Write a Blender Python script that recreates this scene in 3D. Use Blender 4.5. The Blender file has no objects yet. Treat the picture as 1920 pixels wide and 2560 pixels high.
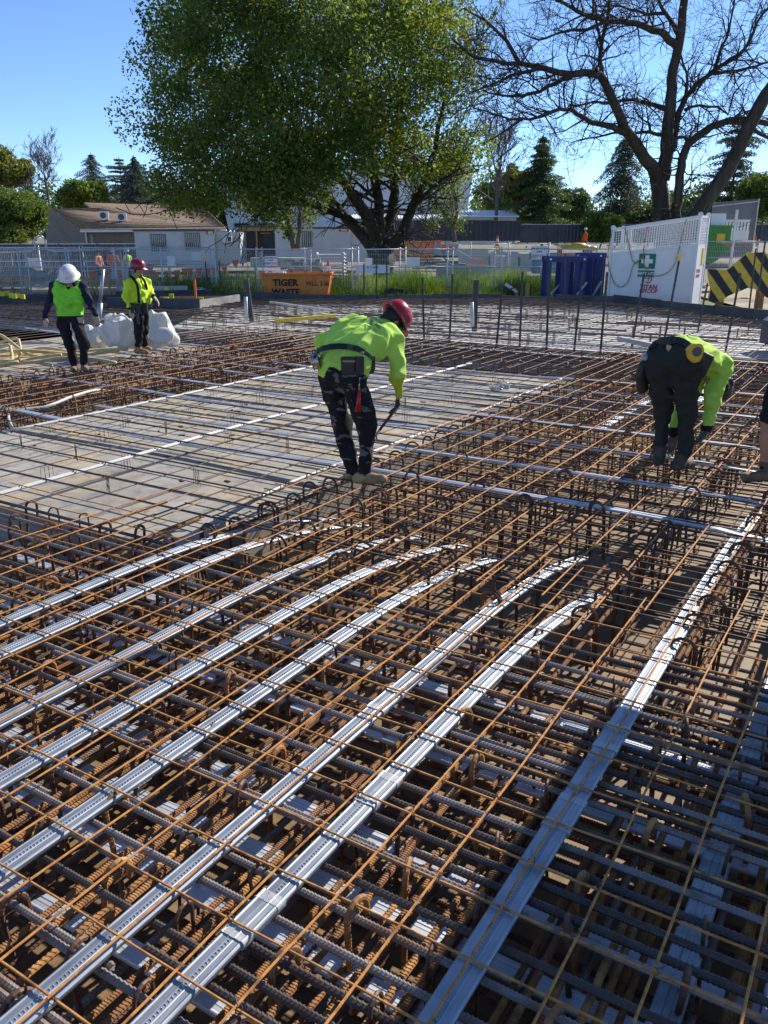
import bpy, math, random
import numpy as np
from mathutils import Vector, Matrix, noise

random.seed(7)
RNG = np.random.default_rng(11)
sc = bpy.context.scene
COL = sc.collection

# ------------------------------------------------------------------ camera
CAM_H = 2.1
PITCH = math.radians(18.43)
F_PX = 2070.0                      # focal length for a 1920 x 2560 picture
cam_d = bpy.data.cameras.new('camera')
cam_d.sensor_fit = 'VERTICAL'
cam_d.sensor_height = 24.0
cam_d.lens = 24.0 * F_PX / 2560.0
cam_d.clip_start = 0.05
cam_d.clip_end = 2000.0
cam = bpy.data.objects.new('camera', cam_d)
COL.objects.link(cam)
cam.location = (0, 0, CAM_H)
AZ = math.radians(31.7)            # heading of the deck's long axis (world X), right of the view
VIEW_RZ = AZ - math.radians(90)     # turn from world axes to the view's own right / forward
cam.rotation_euler = (math.radians(90) - PITCH, 0, VIEW_RZ)
sc.camera = cam

# ------------------------------------------------------------------ light
SUN_AZ = math.radians(46.0) - VIEW_RZ   # 46 degrees to the right of the view direction
SUN_EL = math.radians(33.0)
world = bpy.data.worlds.new('World')
sc.world = world
world.use_nodes = True
wn = world.node_tree.nodes
wl = world.node_tree.links
for n in list(wn):
    wn.remove(n)
w_out = wn.new('ShaderNodeOutputWorld')
w_bg = wn.new('ShaderNodeBackground')
w_sky = wn.new('ShaderNodeTexSky')
w_sky.sky_type = 'NISHITA'
w_sky.sun_disc = False
w_sky.sun_elevation = SUN_EL
w_sky.sun_rotation = SUN_AZ
w_sky.altitude = 1200.0
w_sky.air_density = 0.68
w_sky.dust_density = 0.0
w_sky.ozone_density = 5.0
w_bg.inputs["Strength"].default_value = 0.098
wl.new(w_sky.outputs[0], w_bg.inputs['Color'])
wl.new(w_bg.outputs[0], w_out.inputs['Surface'])
sun_d = bpy.data.lights.new('sun', 'SUN')
sun_d.energy = 3.35
sun_d.angle = math.radians(0.5)
sun_d.color = (1.0, 0.93, 0.82)
sun = bpy.data.objects.new('sun', sun_d)
COL.objects.link(sun)
sun.location = (20, 20, 30)
sd = Vector((math.sin(SUN_AZ) * math.cos(SUN_EL), math.cos(SUN_AZ) * math.cos(SUN_EL), math.sin(SUN_EL)))
sun.rotation_euler = sd.to_track_quat('Z', 'Y').to_euler()

sc.view_settings.view_transform = 'Standard'
sc.view_settings.look = 'None'
sc.view_settings.gamma = 1.0
sc.view_settings.use_curve_mapping = False
sc.view_settings.exposure = 1.08
sc.render.engine = 'CYCLES'
sc.cycles.use_denoising = True
sc.cycles.max_bounces = 5
sc.cycles.diffuse_bounces = 3
sc.cycles.glossy_bounces = 2
sc.cycles.transmission_bounces = 4
sc.cycles.transparent_max_bounces = 6
sc.cycles.caustics_reflective = False
sc.cycles.caustics_refractive = False

# ------------------------------------------------------------------ helpers
SA, CA = math.sin(AZ), math.cos(AZ)
def ab(a, b, z=0.0):
    """deck coordinates: a away to the right, b away to the left (the world axes)"""
    return Vector((a, b, z))
def V(x, y, z=0.0):
    """x metres to the right of the view line, y metres ahead"""
    return Vector((x * SA + y * CA, -x * CA + y * SA, z))
def at(px, py, D):
    """world point at distance D ahead, seen at photo pixel px, py"""
    u, v = (px - 960) / F_PX, (py - 1280) / F_PX
    c, s = math.cos(PITCH), math.sin(PITCH)
    d = Vector((u, c - v * s, -s - v * c))
    t = D / d.y
    return V(d.x * t, D, CAM_H + d.z * t)

class MB:
    """collects shapes; build() links them as one mesh object"""
    def __init__(self):
        self.v, self.f, self.m, self.n, self.cur = [], [], [], 0, 0
    def add(self, verts, faces):
        o = self.n
        self.v.extend([tuple(p) for p in verts])
        self.f.extend([tuple(i + o for i in f) for f in faces])
        self.m.extend([self.cur] * len(faces))
        self.n += len(verts)
    def box(self, x0, x1, y0, y1, z0, z1, mat=None):
        vs = [Vector((x, y, z)) for z in (z0, z1) for y in (y0, y1) for x in (x0, x1)]
        if mat is not None:
            vs = [mat @ p for p in vs]
        self.add(vs, [(0, 2, 3, 1), (4, 5, 7, 6), (0, 1, 5, 4), (1, 3, 7, 5), (3, 2, 6, 7), (2, 0, 4, 6)])
    def bar(self, p, q, w, h=None):
        """square bar between two points"""
        h = w if h is None else h
        p, q = Vector(p), Vector(q)
        d = (q - p).normalized()
        up = Vector((0, 0, 1)) if abs(d.z) < 0.95 else Vector((0, 1, 0))
        s = d.cross(up).normalized(); u = s.cross(d)
        vs = []
        for e in (p, q):
            for (i, j) in ((-1, -1), (1, -1), (1, 1), (-1, 1)):
                vs.append(e + s * (i * w / 2) + u * (j * h / 2))
        self.add(vs, [(0, 3, 2, 1), (4, 5, 6, 7), (0, 1, 5, 4), (1, 2, 6, 5), (2, 3, 7, 6), (3, 0, 4, 7)])
    def tube(self, pts, r, sides=6, cap=True):
        pts = [Vector(p) for p in pts]
        n = len(pts)
        rs = [r] * n if not hasattr(r, '__len__') else list(r)
        d0 = (pts[1] - pts[0]).normalized()
        ref = Vector((0, 0, 1)) if abs(d0.z) < 0.9 else Vector((0, 1, 0))
        u = d0.cross(ref).normalized()
        vs = []
        for i in range(n):
            d = (pts[min(i + 1, n - 1)] - pts[max(i - 1, 0)])
            d = d.normalized() if d.length > 1e-9 else d0
            u = (u - d * u.dot(d))
            u = u.normalized() if u.length > 1e-6 else d.orthogonal().normalized()
            w = d.cross(u)
            for k in range(sides):
                t = 2 * math.pi * k / sides
                vs.append(pts[i] + (u * math.cos(t) + w * math.sin(t)) * rs[i])
        fs = []
        for i in range(n - 1):
            for k in range(sides):
                k2 = (k + 1) % sides
                fs.append((i * sides + k, i * sides + k2, (i + 1) * sides + k2, (i + 1) * sides + k))
        if cap:
            fs.append(tuple(range(sides - 1, -1, -1)))
            fs.append(tuple((n - 1) * sides + k for k in range(sides)))
        self.add(vs, fs)
    def lathe(self, prof, sides=16, mat=None):
        vs, fs = [], []
        for (r, z) in prof:
            for k in range(sides):
                t = 2 * math.pi * k / sides
                p = Vector((r * math.cos(t), r * math.sin(t), z))
                vs.append(mat @ p if mat is not None else p)
        for i in range(len(prof) - 1):
            for k in range(sides):
                k2 = (k + 1) % sides
                fs.append((i * sides + k, i * sides + k2, (i + 1) * sides + k2, (i + 1) * sides + k))
        self.add(vs, fs)
    def prism(self, poly, y0, y1, mat=None):
        """polygon in x,z extruded along y"""
        n = len(poly)
        vs = [Vector((x, y0, z)) for x, z in poly] + [Vector((x, y1, z)) for x, z in poly]
        if mat is not None:
            vs = [mat @ p for p in vs]
        fs = [tuple(range(n)), tuple(range(2 * n - 1, n - 1, -1))]
        fs += [(i, i + n, (i + 1) % n + n, (i + 1) % n) for i in range(n)]
        self.add(vs, fs)
    def mesh(self, name, mats, smooth=False):
        me = bpy.data.meshes.new(name)
        me.from_pydata(self.v, [], self.f)
        mats = mats if isinstance(mats, (list, tuple)) else [mats]
        for m in mats:
            me.materials.append(m)
        if len(mats) > 1:
            me.polygons.foreach_set('material_index', self.m)
        if smooth:
            me.polygons.foreach_set('use_smooth', [True] * len(me.polygons))
        me.update()
        return me
    def build(self, name, mats, parent=None, smooth=False):
        return link(name, self.mesh(name, mats, smooth), parent)

def link(name, data, parent=None, loc=None, rot=None, scale=None):
    o = bpy.data.objects.new(name, data)
    COL.objects.link(o)
    if parent is not None:
        o.parent = parent
    if loc is not None:
        o.location = loc
    if rot is not None:
        o.rotation_euler = rot
    if scale is not None:
        o.scale = scale
    return o
def tag(o, label, cat, group=None, kind=None):
    if label: o['label'] = label
    if cat: o['category'] = cat
    if group: o['group'] = group
    if kind: o['kind'] = kind
    return o
def thing(name, label, cat, loc=(0, 0, 0), rz=0.0, group=None):
    o = bpy.data.objects.new(name, None)
    o.empty_display_size = 0.2
    COL.objects.link(o)
    o.location = loc
    o.rotation_euler = (0, 0, rz)
    return tag(o, label, cat, group)
def deck_thing(name, label, cat, a=0.0, b=0.0, z=0.0, group=None):
    return thing(name, label, cat, ab(a, b, z), 0.0, group)
def structure(o):
    o['kind'] = 'structure'
    return o
def copy_tree(o, parent=None):
    c = o.copy(); COL.objects.link(c); c.parent = parent
    for ch in list(o.children):
        copy_tree(ch, c)
    return c

# ------------------------------------------------------------------ materials
def new_mat(name):
    m = bpy.data.materials.new(name)
    m.use_nodes = True
    nt = m.node_tree
    bsdf = nt.nodes['Principled BSDF']
    return m, nt, nt.nodes, nt.links, bsdf
def ramp(nt, fac, stops):
    r = nt.nodes.new('ShaderNodeValToRGB')
    cr = r.color_ramp
    while len(cr.elements) < len(stops):
        cr.elements.new(0.5)
    for e, (p, c) in zip(cr.elements, stops):
        e.position = p
        e.color = (c[0], c[1], c[2], 1)
    nt.links.new(fac, r.inputs[0])
    return r.outputs[0]
def noise_fac(nt, scale, detail=4, rough=0.6, coord='Object', stretch=None, rnd=True):
    tc = nt.nodes.new('ShaderNodeTexCoord')
    src = tc.outputs[coord]
    if stretch or rnd:
        mp = nt.nodes.new('ShaderNodeMapping')
        nt.links.new(src, mp.inputs[0])
        if stretch:
            mp.inputs['Scale'].default_value = stretch
        if rnd:
            oi = nt.nodes.new('ShaderNodeObjectInfo')
            mu = nt.nodes.new('ShaderNodeMath'); mu.operation = 'MULTIPLY'; mu.inputs[1].default_value = 37.0
            nt.links.new(oi.outputs['Random'], mu.inputs[0])
            cx = nt.nodes.new('ShaderNodeCombineXYZ')
            for i in range(3): nt.links.new(mu.outputs[0], cx.inputs[i])
            nt.links.new(cx.outputs[0], mp.inputs['Location'])
        src = mp.outputs[0]
    n = nt.nodes.new('ShaderNodeTexNoise')
    n.inputs['Scale'].default_value = scale
    n.inputs['Detail'].default_value = detail
    n.inputs['Roughness'].default_value = rough
    nt.links.new(src, n.inputs['Vector'])
    return n.outputs['Fac']
def bump(nt, bsdf, fac, strength=0.3, dist=0.01):
    b = nt.nodes.new('ShaderNodeBump')
    b.inputs['Strength'].default_value = strength
    b.inputs['Distance'].default_value = dist
    nt.links.new(fac, b.inputs['Height'])
    nt.links.new(b.outputs[0], bsdf.inputs['Normal'])
def mat_noise(name, c1, c2, scale=8.0, rough=0.7, metal=0.0, c3=None, bump_s=0.0, detail=4, stretch=None, coord='Object', spread=(0.35, 0.65), spec=None, rnd=True):
    m, nt, N, L, b = new_mat(name)
    f = noise_fac(nt, scale, detail, 0.6, coord, stretch, rnd)
    st = [(spread[0], c1), (spread[1], c2)]
    if c3: st = [(spread[0], c1), (0.5 * (spread[0] + spread[1]), c2), (spread[1], c3)]
    L.new(ramp(nt, f, st), b.inputs['Base Color'])
    b.inputs['Roughness'].default_value = rough
    b.inputs['Metallic'].default_value = metal
    if spec is not None: b.inputs['Specular IOR Level'].default_value = spec
    if bump_s: bump(nt, b, f, bump_s)
    return m
def mat_plain(name, c, rough=0.6, metal=0.0, spec=None, var=0.12, scale=6.0):
    c1 = tuple(x * (1 - var) for x in c); c2 = tuple(min(1, x * (1 + var)) for x in c)
    return mat_noise(name, c1, c2, scale, rough, metal, spec=spec)

M = {}
M['wire_rust'] = mat_noise('wire_rust', (0.44, 0.165, 0.035), (0.60, 0.27, 0.065), 14, 0.7, 0.0, c3=(0.24, 0.095, 0.03))
M['wire_dark'] = mat_noise('wire_dark', (0.045, 0.034, 0.028), (0.115, 0.065, 0.04), 9, 0.6, 0.1, c3=(0.07, 0.05, 0.04))
M['bar_rust'] = mat_noise('bar_rust', (0.44, 0.19, 0.05), (0.24, 0.11, 0.045), 6, 0.75, 0.0, c3=(0.54, 0.27, 0.08), bump_s=0.1)
M['bar_brown'] = mat_noise('bar_brown', (0.15, 0.065, 0.032), (0.09, 0.05, 0.035), 7, 0.6, 0.1, c3=(0.24, 0.10, 0.04))
M['bar_dark'] = mat_noise('bar_dark', (0.07, 0.06, 0.055), (0.12, 0.095, 0.08), 5, 0.5, 0.35, c3=(0.085, 0.055, 0.045))
M['bar_grey'] = mat_noise('bar_grey', (0.20, 0.18, 0.17), (0.30, 0.27, 0.25), 4, 0.5, 0.25, c3=(0.20, 0.12, 0.08))
M['galv'] = mat_noise('galv', (0.30, 0.33, 0.37), (0.42, 0.45, 0.49), 7, 0.56, 0.92, stretch=(0.5, 1, 1), c3=(0.34, 0.36, 0.39), bump_s=0.06)
M['galv_bright'] = mat_noise('galv_bright', (0.58, 0.62, 0.68), (0.72, 0.75, 0.80), 6, 0.5, 0.55, stretch=(1, 0.5, 1))
M['pvc'] = mat_noise('pvc', (0.46, 0.46, 0.44), (0.58, 0.58, 0.56), 5, 0.45)
M['tape'] = mat_noise('tape', (0.42, 0.43, 0.44), (0.58, 0.58, 0.57), 20, 0.5, 0.3, bump_s=0.4)
# ================================================================== formwork deck (setting)
Z_SLAB, Z_BEAM = -0.20, -0.56
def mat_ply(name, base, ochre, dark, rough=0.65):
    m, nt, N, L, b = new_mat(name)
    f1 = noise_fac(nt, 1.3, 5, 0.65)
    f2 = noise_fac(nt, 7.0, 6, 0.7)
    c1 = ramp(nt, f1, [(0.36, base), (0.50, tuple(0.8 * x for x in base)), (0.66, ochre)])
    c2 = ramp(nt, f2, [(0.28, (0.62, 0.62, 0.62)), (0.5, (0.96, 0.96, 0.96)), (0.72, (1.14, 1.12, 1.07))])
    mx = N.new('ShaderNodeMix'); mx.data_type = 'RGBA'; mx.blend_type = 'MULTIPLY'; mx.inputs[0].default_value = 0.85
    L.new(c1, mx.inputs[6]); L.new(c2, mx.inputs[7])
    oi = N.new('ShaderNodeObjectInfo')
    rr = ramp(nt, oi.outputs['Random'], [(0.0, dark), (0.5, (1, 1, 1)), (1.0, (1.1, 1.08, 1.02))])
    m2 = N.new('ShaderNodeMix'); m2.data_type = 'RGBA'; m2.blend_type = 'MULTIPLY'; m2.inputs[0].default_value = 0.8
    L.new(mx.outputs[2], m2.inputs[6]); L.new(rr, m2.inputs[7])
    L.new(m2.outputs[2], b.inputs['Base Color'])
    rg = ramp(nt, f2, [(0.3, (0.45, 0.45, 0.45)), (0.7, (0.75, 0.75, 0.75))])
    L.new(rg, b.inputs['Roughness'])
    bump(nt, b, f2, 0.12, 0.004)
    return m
M['ply'] = mat_ply('ply', (0.44, 0.41, 0.35), (0.52, 0.41, 0.26), (0.82, 0.83, 0.85))
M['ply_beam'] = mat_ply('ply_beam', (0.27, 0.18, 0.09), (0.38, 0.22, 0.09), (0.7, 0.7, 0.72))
M['ply_far'] = mat_ply('ply_far', (0.62, 0.62, 0.61), (0.66, 0.63, 0.56), (0.8, 0.8, 0.82))
M['form_side'] = mat_noise('form_side', (0.24, 0.23, 0.21), (0.36, 0.34, 0.30), 3, 0.7, bump_s=0.1, stretch=(1, 1, 3))
M['form_black'] = mat_noise('form_black', (0.022, 0.026, 0.034), (0.055, 0.06, 0.07), 2.5, 0.45, bump_s=0.05)

def abx(mb, a0, a1, b0, b1, z0, z1):
    mb.box(a0, a1, b0, b1, z0, z1)
def deck_obj(name, mb, mat, smooth=False):
    o = mb.build(name, mat, None, smooth)
    return o

# beam soffits: the deep floor
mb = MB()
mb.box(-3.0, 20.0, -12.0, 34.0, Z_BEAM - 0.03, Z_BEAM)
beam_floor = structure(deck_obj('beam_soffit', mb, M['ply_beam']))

def slab(name, a0, a1, b0, b1, mat, sheet=(2.4, 1.2), seed=1):
    """raised panel: a carcass with side forms, and ply sheets laid on it as parts"""
    rnd = random.Random(seed)
    mb = MB()
    mb.box(a0, a1, b0, b1, Z_BEAM + 0.001, Z_SLAB - 0.019)
    root = structure(deck_obj(name, mb, M['form_side']))
    a = a0; i = 0
    while a < a1 - 0.05:
        aw = min(sheet[0], a1 - a)
        b = b0 - (0.6 if i % 2 else 0.0)
        while b < b1 - 0.05:
            lo, hi = max(b, b0), min(b + sheet[1], b1)
            if hi - lo > 0.05:
                s = MB()
                dz = rnd.uniform(-0.0015, 0.0015)
                w, h = aw / 2 - 0.004, (hi - lo) / 2 - 0.004
                s.box(-w, w, -h, h, -0.018, 0)
                link('ply_sheet', s.mesh('ply_sheet', mat), root, (a + aw / 2, (lo + hi) / 2, Z_SLAB + dz))
            b += sheet[1]
        a += sheet[0]; i += 1
    return root
slab('slab_formwork', 4.22, 13.6, 4.47, 9.36, M['ply'], seed=3)
slab('slab_formwork', 4.6, 13.6, -5.4, -0.35, M['ply'], seed=5)
slab('slab_formwork', 5.0, 13.6, 12.3, 17.2, M['ply'], seed=9)
# far deck beyond the second cross beam, seen at a grazing angle
far_poly = [(-20.5, 30.8), (-6.0, 30.2), (-5.7, 30.6), (4.2, 30.3), (7.7, 28.6), (9.4, 24.2), (12.8, 17.5)]
mb = MB()
pts = [V(x, y, Z_SLAB) for x, y in far_poly]
back = [ab(16.0, -1.5, Z_SLAB), ab(16.0, 18.0, Z_SLAB), V(-20.5, 17.0, Z_SLAB)]
poly = pts + back
pale = [p for p in pts[1:]] + [ab(16.0, -1.5, Z_SLAB), ab(16.0, 16.5, Z_SLAB)]
dark = [pts[0], pts[1], ab(16.0, 16.5, Z_SLAB), ab(13.6, 15.0, Z_SLAB), V(-20.5, 15.0, Z_SLAB)]
m2 = MB(); n = len(dark)
m2.add(dark + [p + Vector((0, 0, -0.4)) for p in dark], [tuple(range(n - 1, -1, -1))] + [(i, (i + 1) % n, (i + 1) % n + n, i + n) for i in range(n)])
structure(m2.build('dark_slab_formwork', M['form_black']))
full_poly = poly
poly = pale
n = len(poly)
mb.add(poly + [p + Vector((0, 0, -0.4)) for p in poly],
       [tuple(range(n - 1, -1, -1))] + [(i, (i + 1) % n, (i + 1) % n + n, i + n) for i in range(n)])
structure(mb.build('far_slab_formwork', M['ply_far']))
mb = MB()
mb.box(-3, 13.6, 17.2, 32, Z_BEAM + 0.001, Z_SLAB)
structure(deck_obj('left_slab_formwork', mb, M['form_black']))

# ================================================================== bars
_cache = {}
def ribbed(r, mat, L):
    """deformed bar along X, -L/2 .. L/2, with slanting ribs"""
    key = ('rib', r, mat, L)
    if key in _cache: return _cache[key]
    pitch = max(0.011, r * 1.25); n = int(L / pitch); S = 8
    prof = [(0.0, 1.0), (0.42, 1.0), (0.55, 1.16), (0.87, 1.16)]
    xs, rs = [], []
    for i in range(n):
        for (t, k) in prof:
            xs.append(-L / 2 + (i + t) * pitch); rs.append(r * k)
    xs = np.array(xs); rs = np.array(rs)
    th = np.arange(S) * 2 * np.pi / S
    X = xs[:, None] + 0.55 * pitch * np.abs(np.cos(th))[None, :]
    lon = np.where(np.abs(np.sin(th)) < 0.2, 1.12, 1.0)
    R = np.maximum(rs[:, None], r * lon[None, :])
    V = np.stack([X, R * np.cos(th), R * np.sin(th)], -1).reshape(-1, 3)
    K = len(xs)
    i = np.arange(K - 1)[:, None] * S; k = np.arange(S)[None, :]; k2 = (k + 1) % S
    Fq = np.stack([i + k, i + k2, i + S + k2, i + S + k], -1).reshape(-1, 4)
    me = bpy.data.meshes.new('ribbed_bar')
    me.from_pydata(V.tolist(), [], Fq.tolist() + [list(range(S - 1, -1, -1)), list(range((K - 1) * S, K * S))])
    me.materials.append(M[mat])
    _cache[key] = me
    return me
def plainbar(r, mat, L, sides=6):
    key = ('pl', r, mat, L, sides)
    if key not in _cache:
        mb = MB(); mb.tube([(-L / 2, 0, 0), (L / 2, 0, 0)], r, sides)
        _cache[key] = mb.mesh('plain_bar', M[mat], smooth=False)
    return _cache[key]
def put_bar(name, parent, org, p, q, r, mat, rib=True):
    """bar part from p to q (deck coordinates a, b, z) under a deck thing at org (a, b)"""
    p, q = Vector(p), Vector(q)
    d = q - p; Lr = d.length
    sizes = (0.6, 1.2, 2.4, 4.8, 9.6)
    L0 = min(sizes, key=lambda s: abs(math.log(s / Lr)))
    me = ribbed(r, mat, L0) if rib else plainbar(r, mat, L0)
    o = link(name, me, parent, (p + q) / 2 - Vector((org[0], org[1], 0)))
    o.rotation_mode = 'QUATERNION'
    o.rotation_quaternion = d.to_track_quat('X', 'Z')
    o.scale = (Lr / L0, 1, 1)
    return o

R = random.Random(21)
def put_wire(name, parent, org, p, q, r, mat, amp=0.006):
    p, q = Vector(p), Vector(q); n = max(6, int((q - p).length / 0.3))
    d = (q - p).normalized(); s = Vector((-d.y, d.x, 0)); f1, f2, h1, h2 = (R.uniform(0, 6.3) for _ in range(4))
    pts = []
    for i in range(n + 1):
        t = i / n; L = t * (q - p).length
        w = amp * (math.sin(L * 1.7 + f1) + .6 * math.sin(L * 4.1 + f2)); v = amp * .5 * (math.sin(L * 2.3 + h1) + .7 * math.sin(L * 5.3 + h2))
        pts.append(p.lerp(q, t) + s * w + Vector((0, 0, v)) - Vector((org[0], org[1], 0)))
    mb = MB(); mb.tube(pts, r, 6)
    return mb.build(name, M[mat], parent)
# ---- fine mesh over the foreground crossing: each wire a part
fm = deck_thing('reinforcing_mesh', 'fine rusty orange wire mesh lying over the near ducts and cages', 'mesh', 1.0, 1.0)
A_W = [5.24, 4.99, 4.74, 4.48, 4.22, 3.97, 3.71, 3.46, 3.20, 2.95, 2.71, 2.47, 2.24, 2.02, 1.785, 1.54, 1.296, 1.058, 0.81, 0.567, 0.315, 0.063, -0.19, -0.44, -0.7]
for b in A_W:
    wob = R.uniform(-0.012, 0.012)
    put_wire('wire', fm, (1, 1), (0.55, b, 0.008), (4.75 + R.uniform(0, 0.5), b + wob, 0.008), 0.0047, 'wire_rust')
B_W = [0.55, 0.80, 1.05, 1.306, 1.558, 1.82, 2.066, 2.31, 2.56, 2.81, 3.06, 3.31, 3.56, 3.81, 4.06, 4.31]
for a in B_W:
    wob = R.uniform(-0.012, 0.012)
    put_wire('wire', fm, (1, 1), (a, -1.1, -0.003), (a + wob, 6.6, -0.003), 0.0047, 'wire_rust')

tie = MB()
for a in B_W:
    for b in A_W:
        if a > 0.9 and R.random() < 0.42:
            c = Vector((a - 1 + R.uniform(-.004, .004), b - 1 + R.uniform(-.004, .004), .002)); t0 = R.uniform(0, 3.1)
            tie.tube([c + Vector((.011 * math.cos(t + t0), .011 * math.sin(t + t0), .012 * math.sin(2 * t))) for t in np.linspace(0, 6.3, 9)], .0016, 3, False)
            tie.tube([c + Vector((0, 0, .012)), c + Vector((R.uniform(-.03, .03), R.uniform(-.03, .03), R.uniform(.0, .035)))], .0015, 3, False)
o = tie.build('tie_wire', M['wire_dark'], fm); o['kind'] = 'stuff'
# ---- cage of the near cross beam (runs along b)
def hook_mesh(leg_l, leg_r, rad, r, mat, sides=6, rib=False):
    """upright leg bent over at the top into a hook; in the local X-Z plane, top of the arch at z = 0"""
    key = ('hook', leg_l, leg_r, rad, r, mat, sides)
    if key in _cache: return _cache[key]
    pts = [(-rad, 0, -leg_l)]
    if rib:
        pts += [(-rad, 0, -leg_l + (leg_l - rad) * k / 6) for k in range(1, 6)]
    for k in range(0, 9):
        t = math.pi * (1 - k / 8)
        pts.append((rad * math.cos(t), 0, -rad + rad * math.sin(t)))
    if leg_r > rad: pts.append((rad, 0, -leg_r))
    rr = r
    if rib:
        # subdivide and swell alternate rings so the bend reads as deformed bar
        out = []
        for i in range(len(pts) - 1):
            p, q = Vector(pts[i]), Vector(pts[i + 1])
            m = max(1, int((q - p).length / 0.0075))
            out += [p.lerp(q, j / m) for j in range(m)]
        out.append(Vector(pts[-1])); pts = out
        rr = [r * (1.13 if (i // 1) % 2 else 0.97) for i in range(len(pts))]
    mb = MB(); mb.tube(pts, rr, sides)
    _cache[key] = mb.mesh('ligature', M[mat], smooth=False)
    return _cache[key]

c1 = deck_thing('reinforcement_cage', 'deep tied cage of thick ribbed bars and hooks under the near ducts', 'rebar cage', 2.0, 2.0, Z_BEAM)
C1 = (2.0, 2.0)
def cz(o):              # the cage empty stands on the soffit
    o.location.z -= Z_BEAM
    return o
B_TOP = [0.62, 0.83, 1.02, 1.24, 1.45, 1.68, 1.83, 2.12, 2.29, 2.52, 2.80, 2.96, 3.18, 3.37, 3.58, 3.80, 4.02]
for i, a in enumerate(B_TOP):
    lo, hi = -1.2, 6.4
    cut = R.uniform(0.6, 3.2)
    z = -0.062 + R.uniform(-0.008, 0.006)
    cz(put_bar('longitudinal_bar', c1, C1, (a + R.uniform(-.01, .01), lo, z), (a + R.uniform(-.012, .012), cut + R.uniform(0.3, 0.9), z), 0.0125, 'bar_grey' if i % 4 else 'bar_dark'))
    cz(put_bar('longitudinal_bar', c1, C1, (a + 0.024, cut, z - 0.004), (a + 0.024 + R.uniform(-.02, .02), hi, z), 0.0125, 'bar_grey' if i % 4 else 'bar_dark'))
for a in (1.12, 1.36, 1.56, 1.98, 2.20, 2.42, 2.63, 2.88, 3.06, 3.27, 3.47, 3.68, 3.90, 4.12):
    z = -0.068 + R.uniform(-.008, .004)
    cz(put_bar('longitudinal_bar', c1, C1, (a, -1.2, z), (a + R.uniform(-.02, .02), R.uniform(.9, 1.75), z), 0.0135, 'bar_dark'))
# upper rusty bars along a
ub = [5.3, 5.0, 4.85, 4.6, 4.4, 4.0, 3.96, 3.62, 3.56, 3.48, 3.06, 3.0, 2.66, 2.62, 2.56, 2.18, 2.13, 2.08, 1.96, 1.68, 1.64, 1.34, 1.29, 1.17, 1.12, 1.04, 0.97, 0.93, 0.66, 0.60, 0.48, 0.42, 0.12, 0.06, -0.12, -0.35]
for i, b in enumerate(ub):
    z = -0.105 - 0.03 * (i % 3)
    a0, a1 = (0.4, R.uniform(2.2, 4.6)) if i % 2 else (R.uniform(0.5, 1.4), 4.9)
    cz(put_bar('cross_bar', c1, C1, (a0, b + R.uniform(-.02, .02), z), (a1, b + R.uniform(-.03, .03), z - 0.01), 0.0118, 'bar_rust'))
# middle layer
for i in range(32):
    b = -0.6 + 0.19 * i + R.uniform(-.05, .05)
    z = -0.24 + R.uniform(-.03, .03)
    a0 = R.uniform(0.4, 1.4)
    cz(put_bar('cross_bar', c1, C1, (a0, b, z), (a0 + R.uniform(1.8, 3.6), b + R.uniform(-.05, .05), z), 0.0105, 'bar_rust' if i % 3 else 'bar_brown'))
# bottom layer: a pair of directions near the soffit
for i in range(58):
    b = -1.0 + 0.12 * i + R.uniform(-.04, .04)
    z = Z_BEAM + 0.115 + 0.09 * (i % 3) + R.uniform(-.012, .012)
    a0 = R.uniform(0.2, 0.9) if i % 2 else R.uniform(0.8, 1.9)
    cz(put_bar('bottom_bar', c1, C1, (a0, b, z), (a0 + R.uniform(2.0, 3.4), b + R.uniform(-.04, .04), z), 0.0125, ('bar_rust', 'bar_grey', 'bar_brown')[i % 3]))
for i in range(24):
    a = 0.5 + 0.16 * i + R.uniform(-.03, .03)
    z = Z_BEAM + 0.082
    cz(put_bar('bottom_bar', c1, C1, (a, -1.1, z), (a + R.uniform(-.03, .03), 6.5, z), 0.0125, 'bar_brown'))
# hooked ligatures: planes along a
h_near = hook_mesh(0.46, 0.15, 0.046, 0.0105, 'bar_brown', 7, True)
h_near2 = hook_mesh(0.46, 0.10, 0.054, 0.0115, 'bar_rust', 7, True)
straight = hook_mesh(0.46, 0.44, 0.040, 0.0075, 'bar_brown', 6, False)
for a in (0.75, 1.02, 1.26, 1.55, 1.82, 2.10, 2.36, 2.79, 3.10, 3.35, 3.60, 3.80, 4.10):
    b = -0.95 + R.uniform(0, 0.2)
    while b < 6.2:
        me = R.choice((h_near, h_near, h_near2, straight))
        o = link('ligature', me, c1, (a + R.uniform(-.03, .03) - 2.0, b - 2.0, -Z_BEAM - 0.018 + R.uniform(-.018, .014)))
        o.rotation_euler = (R.uniform(-.10, .10), R.uniform(-.08, .08), R.uniform(-.35, .35))
        b += 0.34 + R.uniform(-.06, .10)

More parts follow.
